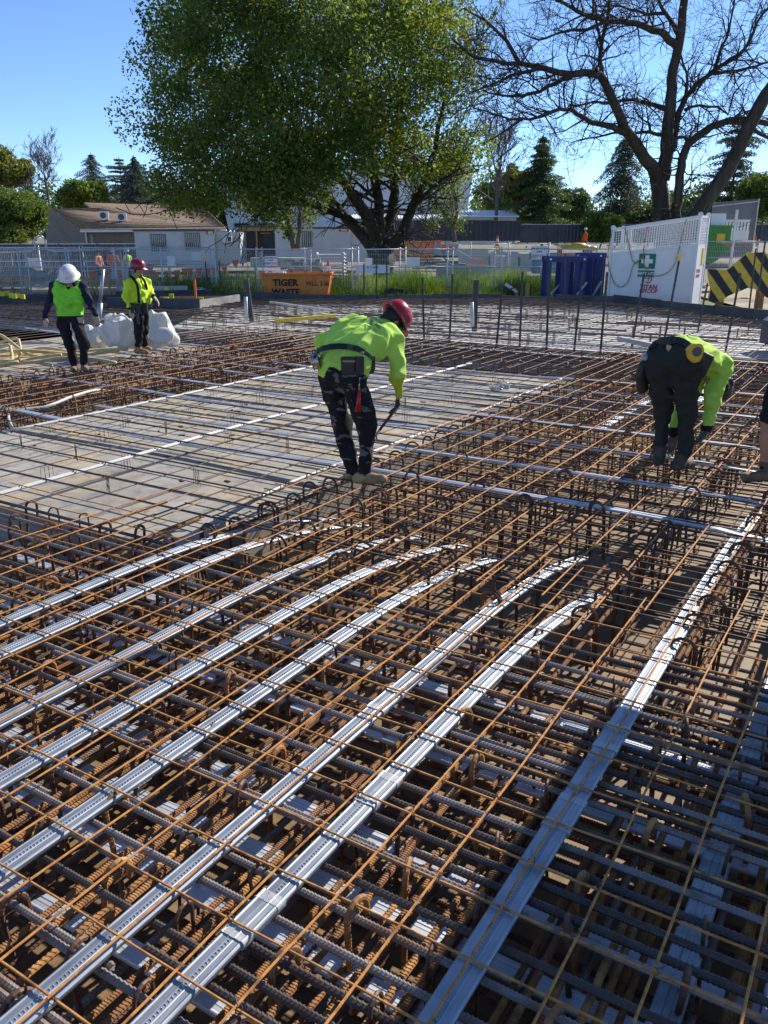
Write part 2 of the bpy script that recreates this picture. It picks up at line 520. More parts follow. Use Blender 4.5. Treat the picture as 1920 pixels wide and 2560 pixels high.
# ---- cage of the wide band beam running away to the right
def band_cage(label, a0, a1, rows, pitch, mats, zt, sides=5, extra_b=None, seed=4):
    r = random.Random(seed)
    am, bm = (a0 + a1) / 2, (rows[0] + rows[-1]) / 2
    root = deck_thing('reinforcement_cage', label, 'rebar cage', am, bm, Z_BEAM)
    org = (am, bm)
    hk = [hook_mesh(0.50, 0.48, 0.070, 0.0105, mats[0], sides), hook_mesh(0.50, 0.15, 0.074, 0.0105, mats[1], sides), hook_mesh(0.50, 0.48, 0.062, 0.010, mats[1], sides)]
    cnt = 0; rest = MB()
    for bi, b in enumerate(rows):
        a = a0 + 0.05 + (0.1 if bi % 2 else 0)
        while a < a1 - 0.05:
            me = r.choice(hk)
            p = Vector((a - am + r.uniform(-.02, .02), b - bm + r.uniform(-.03, .03), -Z_BEAM + 0.035 + r.uniform(-.02, .02)))
            e = (r.uniform(-.06, .06), r.uniform(-.06, .06), math.pi / 2 + r.uniform(-.25, .25))
            if cnt < 290:
                o = link('ligature', me, root, p, e)
            else:
                from mathutils import Euler
                Mx = Matrix.Translation(p) @ Euler(e).to_matrix().to_4x4()
                rest.add([Mx @ v.co for v in me.vertices], [tuple(q.vertices) for q in me.polygons])
            cnt += 1
            # a second one close by, as tied in pairs
            if r.random() < 0.35 and cnt < 290:
                link('ligature', me, root, p + Vector((0.05, r.uniform(-.03, .03), -0.004)), e); cnt += 1
            a += pitch * r.uniform(0.85, 1.2)
        # bars running through the hooks
        a = a0
        while a < a1:
            ln = min(r.uniform(3.5, 6.0), a1 - a + 0.4)
            for db, z in ((0.0, -0.055), (0.035, -0.085)):
                if r.random() < 0.8:
                    cz(put_bar('longitudinal_bar', root, org, (a, b + db, z), (a + ln, b + db + r.uniform(-.04, .04), z), 0.011, 'bar_rust' if r.random() < .6 else 'bar_brown', a < 5.5))
            a += ln - 0.4
    if rest.n:
        o = rest.build('ligatures', M[mats[0]], root); o['kind'] = 'stuff'
    for b in np.arange(rows[-1], rows[0], 0.24):
        for z in (Z_BEAM + 0.09,):
            cz(put_bar('bottom_bar', root, org, (a0 - .3, b + r.uniform(-.05, .05), z), (a1, b + r.uniform(-.05, .05), z), 0.0125, 'bar_brown', False))
    for a in np.arange(a0 + 0.1, a1, 0.33):
        cz(put_bar('bottom_bar', root, org, (a, rows[-1] - .15, Z_BEAM + 0.065), (a, rows[0] + .15, Z_BEAM + 0.065), 0.010, 'bar_brown', False))
    return root, org
bandA, orgA = band_cage('brown hooked cage of the wide beam the two bending workers stand on', 4.25, 15.5, [4.20, 3.62, 3.02, 2.45, 1.90, 1.32, 0.72, 0.10], 0.33, ('bar_brown', 'bar_brown'), 0)
bandB, orgB = band_cage('rusty hooked cage in the trench beyond the pale plywood panel, left', 6.0, 14.5, [11.9, 11.2, 10.5, 9.95, 9.52], 0.24, ('bar_rust', 'bar_brown'), 0, 4, seed=8)

# ---- top mat over the wide beam and the pale panel
mat_ = deck_thing('reinforcing_mat', 'long dark bars tied in a grid above the pale plywood panel', 'mesh', 8.0, 6.0)
O = (8.0, 6.0)
a = 4.55; n_b = 0
while a < 16.2:
    w = R.uniform(-.05, .05)
    z = R.uniform(-.012, .004)
    lo = R.uniform(-1.0, 0.6) if a < 9 else R.uniform(-2.5, -.5)
    put_bar('bar', mat_, O, (a, lo, z), (a + w, 3.0 + R.uniform(0, .6), z), 0.006, 'wire_dark', False)
    put_bar('bar', mat_, O, (a + 0.012, 2.6, z), (a + w, 9.2 + R.uniform(0, 3.4), z - 0.004), 0.0080, 'wire_dark', False)
    if R.random() < 0.35:
        put_bar('bar', mat_, O, (a + 0.03, 4.2 + R.uniform(0, 2), z - .004), (a + 0.045 + w, 9.6, z - .006), 0.006, 'wire_dark', False)
    # denser short bars over the beam only
    for k in (1, 2):
        aa = a + k * 0.117 + R.uniform(-.03, .03)
        put_bar('bar', mat_, O, (aa, R.uniform(-.9, .9), z - .004), (aa + R.uniform(-.06, .06), 4.35 + R.uniform(-.2, .55), z - .002), 0.0055, 'wire_dark' if R.random() < .7 else 'wire_rust', False)
    a += 0.352
for b in (8.98, 8.1, 7.7, 7.28, 6.87, 6.05, 5.62, 5.22, 4.84):
    put_bar('bar', mat_, O, (4.35, b + R.uniform(-.03, .03), -0.014), (13.9, b + R.uniform(-.05, .05), -0.014), 0.0052, 'wire_dark', False)
for b in (4.40, 4.12, 3.83, 3.58, 3.32, 3.07, 2.86, 2.60, 2.34, 2.06, 1.86, 1.62, 1.30, 1.02, 0.75, 0.42, 0.1, -0.25, -0.6):
    for (s, e) in ((4.4, 8.2), (7.9, 15.8)):
        put_bar('bar', mat_, O, (s + R.uniform(-.2, .2), b + R.uniform(-.02, .02), 0.010), (e, b + R.uniform(-.03, .03), 0.008), 0.0055 + 0.001 * (b == 1.30), 'wire_rust', False)
# ---- top mat over the trench beyond the panel and the slab at the left
mat2 = deck_thing('reinforcing_mat', 'rusty bars laid over the hooked cage behind the pale panel', 'mesh', 10.0, 11.0)
O2 = (10.0, 11.0)
for b in (9.5, 9.85, 10.2, 10.52, 10.9, 11.25, 11.6, 11.95):
    put_bar('bar', mat2, O2, (5.6, b + R.uniform(-.03, .03), 0.008), (15.4, b + R.uniform(-.05, .05), 0.008), 0.008, 'bar_rust', False)
for i in range(29):
    a = 5.6 + i * 0.344 + R.uniform(-.03, .03)
    put_bar('bar', mat2, O2, (a, 9.4 + R.uniform(-.3, .1), -0.008), (a + R.uniform(-.05, .05), 12.1 + R.uniform(0, 2.6), -0.008), 0.006, 'wire_dark', False)
for b in np.arange(12.5, 17.2, 0.42):
    put_bar('bar', mat2, O2, (5.0, b, -0.014), (14.5, b + R.uniform(-.05, .05), -0.014), 0.0055, 'wire_dark', False)

# ---- second cross beam and the far deck, far enough away to read as texture
mat3 = deck_thing('reinforcing_mat', 'dense dark mat of bars covering the far end of the deck', 'mesh', 22.0, 10.0)
far_clip = [(p.x, p.y) for p in full_poly]
def inside(x, y):
    c = False; j = len(far_clip) - 1
    for i in range(len(far_clip)):
        xi, yi = far_clip[i]; xj, yj = far_clip[j]
        if (yi > y) != (yj > y) and x < (xj - xi) * (y - yi) / (yj - yi + 1e-12) + xi: c = not c
        j = i
    return c
def clipped(mbx, p, q, r, step=0.5):
    """keep the stretch of a bar that lies over the far deck"""
    p, q = Vector(p), Vector(q); n = int((q - p).length / step); run = []
    for i in range(n + 1):
        w = p.lerp(q, i / n); g = ab(w.x, w.y)
        if inside(g.x, g.y): run.append(w)
        else:
            if len(run) > 1: mbx.bar(run[0] - Vector((22, 10, 0)), run[-1] - Vector((22, 10, 0)), r * 2)
            run = []
    if len(run) > 1: mbx.bar(run[0] - Vector((22, 10, 0)), run[-1] - Vector((22, 10, 0)), r * 2)
mA, mB = MB(), MB()
a = 15.9
while a < 40:
    clipped(mA, (a, -3, 0.0), (a + R.uniform(-.1, .1), 34, 0.0), R.uniform(.0045, .0075))
    a += 0.34 * R.uniform(0.8, 1.15)
b = -3.0
while b < 33:
    clipped(mB, (15.5, b, 0.012), (42, b + R.uniform(-.15, .15), 0.012), R.uniform(.005, .008))
    b += 0.38 * R.uniform(0.7, 1.3)
o = mA.build('cross_bars', M['bar_dark'], mat3); o['kind'] = 'stuff'
mC = MB()
for i in range(420):
    x, y = R.uniform(-12, 9), R.uniform(18, 32)
    if not inside(*V(x, y).xy): continue
    g = V(x, y) - Vector((22, 10, 0))
    if R.random() < .5:
        mC.bar(g + Vector((0, -R.uniform(.4, 1.6), .03)), g + Vector((0, R.uniform(.4, 1.6), .03)), .022)
    else:
        for dx in (-.06, 0, .06): mC.bar(g + Vector((dx, 0, -.2)), g + Vector((dx, 0, .04 + R.random() * .05)), .012)
o = mC.build('bar_supports', M['wire_dark'], mat3); o['kind'] = 'stuff'
o = mB.build('long_bars', M['bar_dark'], mat3); o['kind'] = 'stuff'
lf = MB(); a = 6.0
while a < 18.3:
    lf.bar((a - 22, 7.3, -.01), (a - 22 + R.uniform(-.1, .1), 23, -.01), R.uniform(.010, .016)); a += .33 * R.uniform(.8, 1.2)
b = 17.4
while b < 33:
    lf.bar((4.0 - 22, b - 10, 0), (18.4 - 22, b - 10 + R.uniform(-.1, .1), 0), R.uniform(.010, .016)); b += .38 * R.uniform(.8, 1.2)
o = lf.build('left_bars', M['bar_dark'], mat3); o['kind'] = 'stuff'
cage3 = deck_thing('reinforcement_cage', 'dark band of crowded bars along the far edge of the pale panel', 'rebar cage', 14.8, 6.0, Z_BEAM)
for i in range(26):
    a = 13.6 + i * 0.095 + R.uniform(-.03, .03)
    cz(put_bar('longitudinal_bar', cage3, (14.8, 6.0), (a, -1.5 + R.uniform(-.5, .5), -0.03 + R.uniform(-.03, .035)), (a + R.uniform(-.08, .08), 15 + R.uniform(-2, 2), -0.03 + R.uniform(-.03, .035)), 0.0085, 'bar_dark' if i % 3 else 'bar_brown', False))
for i in range(52):
    b = -1.4 + i * 0.3 + R.uniform(-.05, .05)
    cz(put_bar('cross_bar', cage3, (14.8, 6.0), (13.2 + R.uniform(-.4, .3), b, 0.02), (16.4 + R.uniform(-.3, .5), b + R.uniform(-.08, .08), 0.02), 0.0065, 'bar_dark' if i % 2 else 'bar_brown', False))
hk = hook_mesh(0.46, 0.44, 0.055, 0.009, 'bar_brown', 4)
for a in (13.75, 14.4, 15.0, 15.7):
    for i in range(40):
        link('ligature', hk, cage3, (a - 14.8 + R.uniform(-.05, .05), -1.2 + i * 0.4 - 6.0 + R.uniform(-.08, .08), -Z_BEAM + 0.02 + R.uniform(-.02, .02)), (0, R.uniform(-.05, .05), R.uniform(-.3, .3)))

# ================================================================== post-tensioning ducts
def duct_mesh(pts, w=0.092, h=0.024, mats=('galv',), beads=False, name='duct'):
    """flat ribbed steel duct swept along pts (local), kept level across"""
    prof = []
    xs = [-0.5, -0.49, -0.45, -0.40, -0.36, -0.33, -0.15, -0.12, -0.10, 0.10, 0.12, 0.15, 0.33, 0.36, 0.40, 0.45, 0.49, 0.5]
    zs = [0.0, 0.25, 0.42, 0.48, 0.42, 0.40, 0.44, 0.50, 0.38, 0.38, 0.50, 0.44, 0.40, 0.42, 0.48, 0.42, 0.25, 0.0]
    prof = [(x * w, z * h) for x, z in zip(xs, zs)] + [(0.47 * w, -0.42 * h), (0.36 * w, -0.5 * h), (-0.36 * w, -0.5 * h), (-0.47 * w, -0.42 * h)]
    n = len(prof); V, Fc = [], []
    P = [Vector(p) for p in pts]
    for i, p in enumerate(P):
        d = (P[min(i + 1, len(P) - 1)] - P[max(i - 1, 0)]).normalized()
        s = Vector((-d.y, d.x, 0)).normalized(); u = d.cross(s)
        for (x, z) in prof:
            V.append(p + s * x + u * z)
    for i in range(len(P) - 1):
        for k in range(n):
            k2 = (k + 1) % n
            Fc.append((i * n + k, (i + 1) * n + k, (i + 1) * n + k2, i * n + k2))
    Fc += [tuple(range(n)), tuple((len(P) - 1) * n + k for k in range(n - 1, -1, -1))]
    mb = MB(); mb.add(V, Fc)
    return mb
def spline(keys, step=0.08):
    """Catmull-Rom through keys"""
    K = [Vector(k) for k in keys]
    K = [K[0] * 2 - K[1]] + K + [K[-1] * 2 - K[-2]]
    out = []
    for i in range(1, len(K) - 2):
        p0, p1, p2, p3 = K[i - 1:i + 3]
        n = max(1, int((p2 - p1).length / step))
        for j in range(n):
            t = j / n
            out.append(0.5 * ((2 * p1) + (p2 - p0) * t + (2 * p0 - 5 * p1 + 4 * p2 - p3) * t * t + (3 * p1 - p0 - 3 * p2 + p3) * t ** 3))
    out.append(K[-2])
    return out
def duct(label, keys, w=0.092, sleeves=(), beads=False, group=None, mat='galv'):
    pts = spline(keys)
    o0 = pts[0].copy()
    root = deck_thing('tendon_duct', label, 'duct', o0.x, o0.y, o0.z, group)
    loc = [p - o0 for p in pts]
    duct_mesh(loc, w).build('casing', M[mat], root)
    if beads:
        mb = MB()
        tot = 0.0
        for i in range(len(loc) - 1):
            p, q = loc[i], loc[i + 1]; L = (q - p).length
            d = (q - p) / L; s = Vector((-d.y, d.x, 0)).normalized()
            m = int(L / 0.0135)
            for j in range(m):
                c = p + d * (L * (j + 0.5) / m) + Vector((0, 0, 0.0092))
                e = d * 0.0034; f = s * 0.006; t = Vector((0, 0, 0.0028))
                mb.add([c - e - f, c + e - f, c + e + f, c - e + f, c - f * .6 + t, c + f * .6 + t], [(0, 1, 4), (1, 2, 5, 4), (2, 3, 5), (3, 0, 4, 5)])
        mb.build('bead_seam', M['galv'], root)
    for sa in sleeves:      # joint sleeves, wrapped with tape at the ends
        i = min(range(len(pts)), key=lambda k: abs(pts[k].x - sa))
        i = max(2, min(len(pts) - 3, i))
        duct_mesh(loc[i - 1:i + 2], w * 1.09, 0.031).build('sleeve', M['galv'], root)
        for e in (i - 1, i + 1):
            d = (loc[e + 1] - loc[e - 1]).normalized()
            duct_mesh([loc[e] - d * 0.022, loc[e] + d * 0.022], w * 1.12, 0.034).build('tape', M['tape'], root)
    return root
def A_keys(b, top=-0.026, a0=0.5, dip0=3.5, k=0.06, end=6.0, zmin=-0.47, near=0.0):
    keys = []
    for a in np.arange(a0, end + .01, 0.6):
        z = top - (k * (a - dip0) ** 2 if a > dip0 else near * (dip0 - 1.5 - a) ** 2 if a < dip0 - 1.5 else 0)
        keys.append((a, b, max(z, zmin)))
    return keys
duct('flat metal duct nearest the corner of the pale plywood panel', A_keys(4.17), sleeves=(), beads=True)
duct('second flat duct in front of the corner of the plywood panel', A_keys(3.84), sleeves=(), beads=True)
duct('flat duct leaving the left edge below two ducts by the plywood corner', A_keys(3.25), beads=True)
duct('fourth flat duct out from the corner of the plywood panel', A_keys(2.85), beads=True)
duct('middle flat duct of the near fan, unbroken from left edge to cage', A_keys(2.40), beads=True)
duct('flat duct reaching the bottom left corner of the picture', A_keys(1.83, dip0=3.9), sleeves=(3.0,), beads=True)
duct('taped flat duct rising from the bottom edge, left of centre', A_keys(1.50, dip0=3.3), sleeves=(1.62, 2.35), beads=True)
duct('sky blue shaded flat duct rising from the bottom edge, right of centre', A_keys(0.81, dip0=5.0, k=0.02, end=12.0), w=0.10, sleeves=(2.62, 3.25, 4.3), beads=True)
duct('low duct with stepped sleeves in the shaded bottom right corner', A_keys(0.27, top=-0.13, dip0=9, end=12.0), w=0.095, sleeves=(1.9, 2.3, 2.7, 3.1, 3.5), beads=False)
duct('low duct cut off by the right edge of the picture', A_keys(-0.02, top=-0.13, dip0=9, end=9.0), w=0.095, sleeves=(2.2, 2.7, 3.2), beads=False)
# ducts crossing beneath, along b
for a in (1.46, 1.79, 2.09, 2.41, 3.05, 3.62):
    nm = {1.46: 'lowest duct crossing under the near mesh, closest to the bottom edge', 1.79: 'second low duct crossing beneath the near ducts from the bottom edge',
          2.09: 'third low duct crossing beneath the near ducts', 2.41: 'fourth low duct crossing beneath the near ducts', 3.05: 'fifth low duct crossing beneath the near ducts', 3.62: 'sixth and farthest low duct crossing beneath the near ducts'}[a]
    duct(nm, [(a + R.uniform(-.015, .015), b, -0.285 + R.uniform(-.01, .01)) for b in np.arange(-1.0, 6.6, 0.95)], w=0.085, mat='galv_bright')
def B_keys(a, b0, b1, on_beam=-0.02, mid=-0.075, bow=0.0):
    keys = []
    for b in np.arange(b0, b1 + .01, 0.6):
        t = (b - 4.3) / (9.4 - 4.3)
        if 0 < t < 1: z = on_beam + (mid - on_beam) * math.sin(math.pi * t) ** 1.2
        elif b < 1.6: z = on_beam - 0.05 * (1.6 - b) ** 2
        else: z = on_beam
        keys.append((a + bow * (b - 3), b, max(z, -0.17)))
    return keys
duct('pale flat duct crossing the plywood panel by the camouflage trousers', B_keys(6.45, -0.2, 10.4), w=0.085, mat='galv_bright')
duct('flat duct crossing the panel past the knees of the stooping worker', B_keys(8.36, 0.4, 13.2), w=0.085, mat='galv_bright')
duct('flat duct crossing the far half of the plywood panel', B_keys(10.32, 0.5, 13.6), w=0.085, mat='galv_bright')
duct('flat duct crossing the hooked beam between the two bending workers', B_keys(7.35, 0.2, 4.9), w=0.085, mat='galv_bright')
duct('flat duct passing behind the legs of the stooping worker', B_keys(9.3, 0.6, 12.6), w=0.085, mat='galv_bright')
duct('flat duct crossing the plywood just before its far edge duct', B_keys(10.95, 0.8, 13.2), w=0.085, mat='galv_bright')
duct('thin pale duct lying low on the plywood at mid panel', [(7.68, b, -0.165) for b in np.arange(4.7, 9.9, 0.6)], w=0.075, mat='galv_bright')
duct('flat duct near the far edge of the plywood panel', B_keys(11.6, 1.0, 13.0, mid=-.12), w=0.085, mat='galv_bright')
duct('farthest flat duct on the plywood panel', B_keys(12.6, 1.0, 14.0, mid=-.10), w=0.085, mat='galv_bright')
duct('pale duct in front of the white bulk bag', [(12.0 + 0.1 * i, 12.5 + .7 * i, -0.01) for i in range(9)], w=0.09, mat='galv_bright')
duct('twin flat duct climbing beside the far hooks, left one', [(a, 2.85, -0.05) for a in np.arange(9.5, 15.2, 0.7)], w=0.10, mat='galv_bright')
duct('twin flat duct climbing beside the far hooks, right one', [(a, 2.25, -0.05) for a in np.arange(9.8, 15.6, 0.7)], w=0.10, mat='galv_bright')
for i, (a, b0, b1) in enumerate(((17.2, 4, 14), (19.0, 6, 16), (21.5, 9, 17))):
    duct(('nearest', 'middle', 'farthest')[i] + ' of the pale ducts under the dark far mat', [(a, b, -0.06) for b in np.arange(b0, b1, 1.2)], w=0.10)

# ---- white plastic conduits along the panel
def conduit(label, keys, r, twin=0.0):
    pts = spline(keys, 0.25); o0 = pts[0].copy()
    root = deck_thing('conduit', label, 'conduit', o0.x, o0.y, o0.z)
    mb = MB(); mb.tube([p - o0 for p in pts], r, 8); mb.build('pipe', M['pvc'], root, True)
    if twin:
        mb = MB(); mb.tube([p - o0 + Vector((0, twin, 0)) for p in pts], r, 8); mb.build('pipe', M['pvc'], root, True)
    return root
conduit('twin white conduit across the middle of the plywood panel', [(3.6, 6.43, -.02), (5.4, 6.46, -.028), (7.4, 6.5, -.03), (9, 6.45, -.03), (13.3, 6.4, -.03)], 0.014, 0.034)
conduit('white conduit along the far edge of the panel by the rusty trench', [(5.6, 8.52, -.01), (6.3, 8.5, -.015), (8, 8.5, -.02), (10, 8.52, -.02), (13.3, 8.47, -.02)], 0.018)
pr = conduit('white conduit along the near edge of the panel with a junction box', [(4.2, 4.36, -.06), (4.55, 4.38, -.04), (5.4, 4.5, -.03), (6.0, 4.53, -.03), (7.0, 4.5, -.03), (9.4, 4.46, -.03), (12.5, 4.45, -.03)], 0.018)
mb = MB(); mb.lathe([(0.001, 0.0), (0.045, 0.0), (0.045, 0.135), (0.052, 0.135), (0.052, 0.16), (0.001, 0.16)], 14, Matrix.Translation((0.42, 0.03, -0.135)))
mb.build('junction_box', M['pvc'], pr)
conduit('loose white pipe bent over the rusty hooks at the left edge', [(6.1, 9.15, -0.15), (6.4, 9.6, -0.02), (6.7, 9.3, 0.0), (7.2, 9.45, 0.03), (7.9, 9.75, 0.0), (8.4, 9.9, -.1)], 0.02)

# ---- wire bar chairs standing on the plywood
chair = None
mbc = MB()
for dx in (-0.045, 0.0, 0.045):
    pts = [(dx - 0.028, -0.012 + dx * .4, 0)]
    for k in range(7):
        t = math.pi * (1 - k / 6)
        pts.append((dx + 0.018 * math.cos(t), dx * .4, 0.15 + 0.018 * math.sin(t)))
    pts.append((dx + 0.028, 0.012 + dx * .4, 0))
    mbc.tube(pts, 0.0022, 4)
chair_me = mbc.mesh('bar_chair', M['wire_dark'])
spots = []
for i, a in enumerate(np.arange(4.95, 13.2, 0.704)):
    for j, b in enumerate(np.arange(5.3, 9.0, 0.84)):
        if R.random() < 0.78: spots.append((a + R.uniform(-.05, .05), b + R.uniform(-.1, .1) + (0.4 if i % 2 else 0)))
for (a, b) in spots:
    o = link('bar_chair', chair_me, None, ab(a, b, Z_SLAB + 0.002), (0, 0, R.uniform(0, 3.1)))
    tag(o, 'small bent wire chair holding the bars above the pale plywood panel', 'bar chair', 'wire bar chairs on the plywood panel')

# ---- wire offcuts, chips and dust lumps dropped on the plywood
db = MB()
for i in range(150):
    a, b = R.uniform(4.4, 13.4), R.uniform(4.6, 9.2)
    c = Vector((a, b, Z_SLAB + 0.004)); t = R.uniform(0, 3.14); L = R.uniform(.02, .10)
    if i % 3:
        db.tube([c, c + Vector((L * math.cos(t), L * math.sin(t), R.uniform(0, .015))), c + Vector((L * 1.6 * math.cos(t + .6), L * 1.6 * math.sin(t + .6), .002))], .002, 3)
    else:
        db.box(-L / 2, L / 2, -.012, .012, 0, .008, Matrix.Translation(c) @ Matrix.Rotation(t, 4, 'Z'))
o = db.build('deck_litter', M['wire_dark']); tag(o, 'scattered wire offcuts and chips on the pale plywood panel', 'litter', None, 'stuff')
# ================================================================== ground beyond the deck
Z_G = -0.5
M['dirt'] = mat_noise('dirt', (0.16, 0.14, 0.09), (0.22, 0.18, 0.12), 0.35, 0.9, c3=(0.12, 0.13, 0.06), bump_s=0.3, rnd=False)
M['grass'] = None
mb = MB()
mb.add([V(-900, -300, Z_G - 0.3), V(900, -300, Z_G - 0.3), V(900, 1500, Z_G - 0.3), V(-900, 1500, Z_G - 0.3)], [(0, 1, 2, 3)])
structure(mb.build('ground', M['dirt']))
M['lawn'] = mat_noise('lawn', (0.05, 0.09, 0.02), (0.10, 0.15, 0.035), 0.8, 0.9, c3=(0.13, 0.14, 0.05), rnd=False)
mb = MB()
mb.add([V(-14, 30.4, Z_G - 0.05), V(13, 30.0, Z_G - 0.05), V(16, 52, Z_G - 0.02), V(-12, 52, Z_G - 0.02)], [(0, 1, 2, 3)])
structure(mb.build('lawn', M['lawn']))
mb = MB()   # pale gravelly work ground behind the tree and at the left
mb.add([V(-30, 30.9, Z_G - 0.1), V(-14, 30.4, Z_G - 0.1), V(-12, 52, Z_G - 0.1), V(-30, 52, Z_G - 0.1)], [(0, 1, 2, 3)])
mb.add([V(13, 20, Z_G - 0.1), V(40, 20, Z_G - 0.1), V(40, 52, Z_G - 0.1), V(16, 52, Z_G - 0.1)], [(0, 1, 2, 3)])
M['work_dirt'] = mat_noise('work_dirt', (0.30, 0.23, 0.15), (0.42, 0.33, 0.22), 0.6, 0.95, c3=(0.24, 0.21, 0.17), bump_s=0.4, rnd=False)
structure(mb.build('work_ground', M['work_dirt']))
mb = MB()
mb.add([V(-30, 52, Z_G - 0.1), V(30, 52, Z_G - 0.1), V(60, 110, Z_G), V(-60, 110, Z_G)], [(0, 1, 2, 3)])
M['yard_dirt'] = mat_noise('yard_dirt', (0.15, 0.13, 0.10), (0.24, 0.20, 0.15), 0.4, 0.95, c3=(0.12, 0.13, 0.07), rnd=False)
structure(mb.build('yard_ground', M['yard_dirt']))

def atv(px, py, D):
    u, v = (px - 960) / F_PX, (py - 1280) / F_PX
    c, s = math.cos(PITCH), math.sin(PITCH)
    d = Vector((u, c - v * s, -s - v * c))
    t = D / d.y
    return Vector((d.x * t, D, CAM_H + d.z * t))
def vthing(name, label, cat, x, y, z=Z_G, rz=0.0, group=None):
    """a thing placed x right, y ahead; its own axes are right / away / up"""
    return thing(name, label, cat, V(x, y, z), VIEW_RZ + rz, group)
def vpx(name, label, cat, px, py, D, rz=0.0, group=None):
    p = atv(px, py, D)
    r = vthing(name, label, cat, p.x, p.y, p.z, rz, group)
    return r, p
def text_mesh(body, size, mat, name='lettering', extrude=0.002, bold=0.0, shear=0.0, space=1.0):
    """lettering as a mesh, lying in local X-Z, facing -Y, centred"""
    cu = bpy.data.curves.new(name, 'FONT')
    cu.body = body; cu.size = size; cu.align_x = 'CENTER'; cu.align_y = 'CENTER'
    cu.extrude = extrude; cu.offset = bold; cu.shear = shear; cu.space_character = space; cu.space_line = 0.85
    cu.resolution_u = 3
    ob = bpy.data.objects.new(name, cu); COL.objects.link(ob)
    dg = bpy.context.evaluated_depsgraph_get()
    me = bpy.data.meshes.new_from_object(ob.evaluated_get(dg))
    bpy.data.objects.remove(ob); bpy.data.curves.remove(cu)
    me.transform(Matrix.Rotation(math.radians(90), 4, 'X'))
    me.materials.clear(); me.materials.append(mat)
    me.name = name
    return me

M['white_paint'] = mat_noise('white_paint', (0.72, 0.73, 0.74), (0.80, 0.80, 0.80), 2.0, 0.5, bump_s=0.02)
M['hut_wall'] = mat_noise('hut_wall', (0.66, 0.66, 0.67), (0.76, 0.75, 0.75), 1.0, 0.6)
M['hut_grey'] = mat_noise('hut_grey', (0.50, 0.54, 0.54), (0.58, 0.61, 0.60), 1.0, 0.6)
M['trim_dark'] = mat_plain('trim_dark', (0.10, 0.10, 0.11), 0.6)
M['glass_dark'] = mat_plain('glass_dark', (0.03, 0.035, 0.04), 0.12, 0.0, 0.8)
M['metal_grey'] = mat_plain('metal_grey', (0.45, 0.46, 0.47), 0.45, 0.7)
M['dull_grey'] = mat_noise('dull_grey', (0.16, 0.17, 0.19), (0.22, 0.23, 0.25), 1.0, 0.7)
M['galv_dull'] = mat_plain('galv_dull', (0.58, 0.59, 0.60), 0.55, 0.25)
M['red_sign'] = mat_plain('red_sign', (0.62, 0.10, 0.05), 0.5)
M['red_text'] = mat_plain('red_text', (0.60, 0.02, 0.04), 0.5)
M['black_text'] = mat_plain('black_text', (0.02, 0.02, 0.022), 0.6)
M['black_stuff'] = mat_plain('black_stuff', (0.025, 0.025, 0.028), 0.6)
M['yellow'] = mat_plain('yellow', (0.72, 0.48, 0.04), 0.5)
M['yellow_cap'] = mat_plain('yellow_cap', (0.80, 0.62, 0.02), 0.4)
M['orange_skip'] = mat_noise('orange_skip', (0.80, 0.20, 0.04), (0.88, 0.27, 0.06), 2.0, 0.55, c3=(0.62, 0.18, 0.05), bump_s=0.1)
M['orange_flag'] = mat_plain('orange_flag', (0.85, 0.14, 0.03), 0.6)
M['orange_mesh'] = mat_plain('orange_mesh', (0.85, 0.25, 0.04), 0.6)
M['timber'] = mat_noise('timber', (0.45, 0.25, 0.09), (0.58, 0.36, 0.15), 5.0, 0.75, stretch=(1, 1, 0.15))
M['timber_orange'] = mat_noise('timber_orange', (0.50, 0.22, 0.06), (0.62, 0.32, 0.10), 5.0, 0.75, stretch=(1, 1, 0.15))
M['green_sign'] = mat_plain('green_sign', (0.0, 0.16, 0.09), 0.5)
M['blue_steel'] = mat_noise('blue_steel', (0.012, 0.028, 0.13), (0.02, 0.04, 0.19), 2.0, 0.5)
M['green_bin'] = mat_noise('green_bin', (0.045, 0.22, 0.035), (0.065, 0.28, 0.05), 3.0, 0.5)
M['concrete'] = mat_noise('concrete', (0.36, 0.36, 0.35), (0.46, 0.45, 0.43), 1.5, 0.85, bump_s=0.1)
M['rope'] = mat_plain('rope', (0.42, 0.30, 0.14), 0.9)
M['navy_fence'] = mat_noise('navy_fence', (0.025, 0.03, 0.045), (0.045, 0.05, 0.07), 1.0, 0.5)
M['charcoal_fence'] = mat_noise('charcoal_fence', (0.05, 0.055, 0.065), (0.085, 0.09, 0.10), 1.0, 0.5)

# ---- black edge forms round the far deck: each board a part
ef = vthing('edge_form', 'black edge boards standing along the far end of the deck', 'edge form', 0, 33, Z_SLAB)
edge_pts = far_poly
rr = random.Random(5)
for i in range(len(edge_pts) - 1):
    p, q = Vector((*edge_pts[i], 0)), Vector((*edge_pts[i + 1], 0))
    L = (q - p).length; n = max(1, round(L / 2.4))
    for j in range(n):
        s, e = p.lerp(q, j / n), p.lerp(q, (j + 1) / n)
        d = (e - s).normalized(); off = Vector((-d.y, d.x, 0)) * rr.uniform(0.0, 0.05)
        h = rr.choice((0.05, 0.07, 0.08, 0.10, 0.14)) + (0.12 if i >= 4 else 0)
        m = MB()
        m.bar(s + off - d * 0.02 - Vector((0, 33, -h / 2)), e + off + d * 0.02 - Vector((0, 33, -h / 2)), 0.06, h + 0.5)
        m.build('edge_board', M['form_black'], ef)

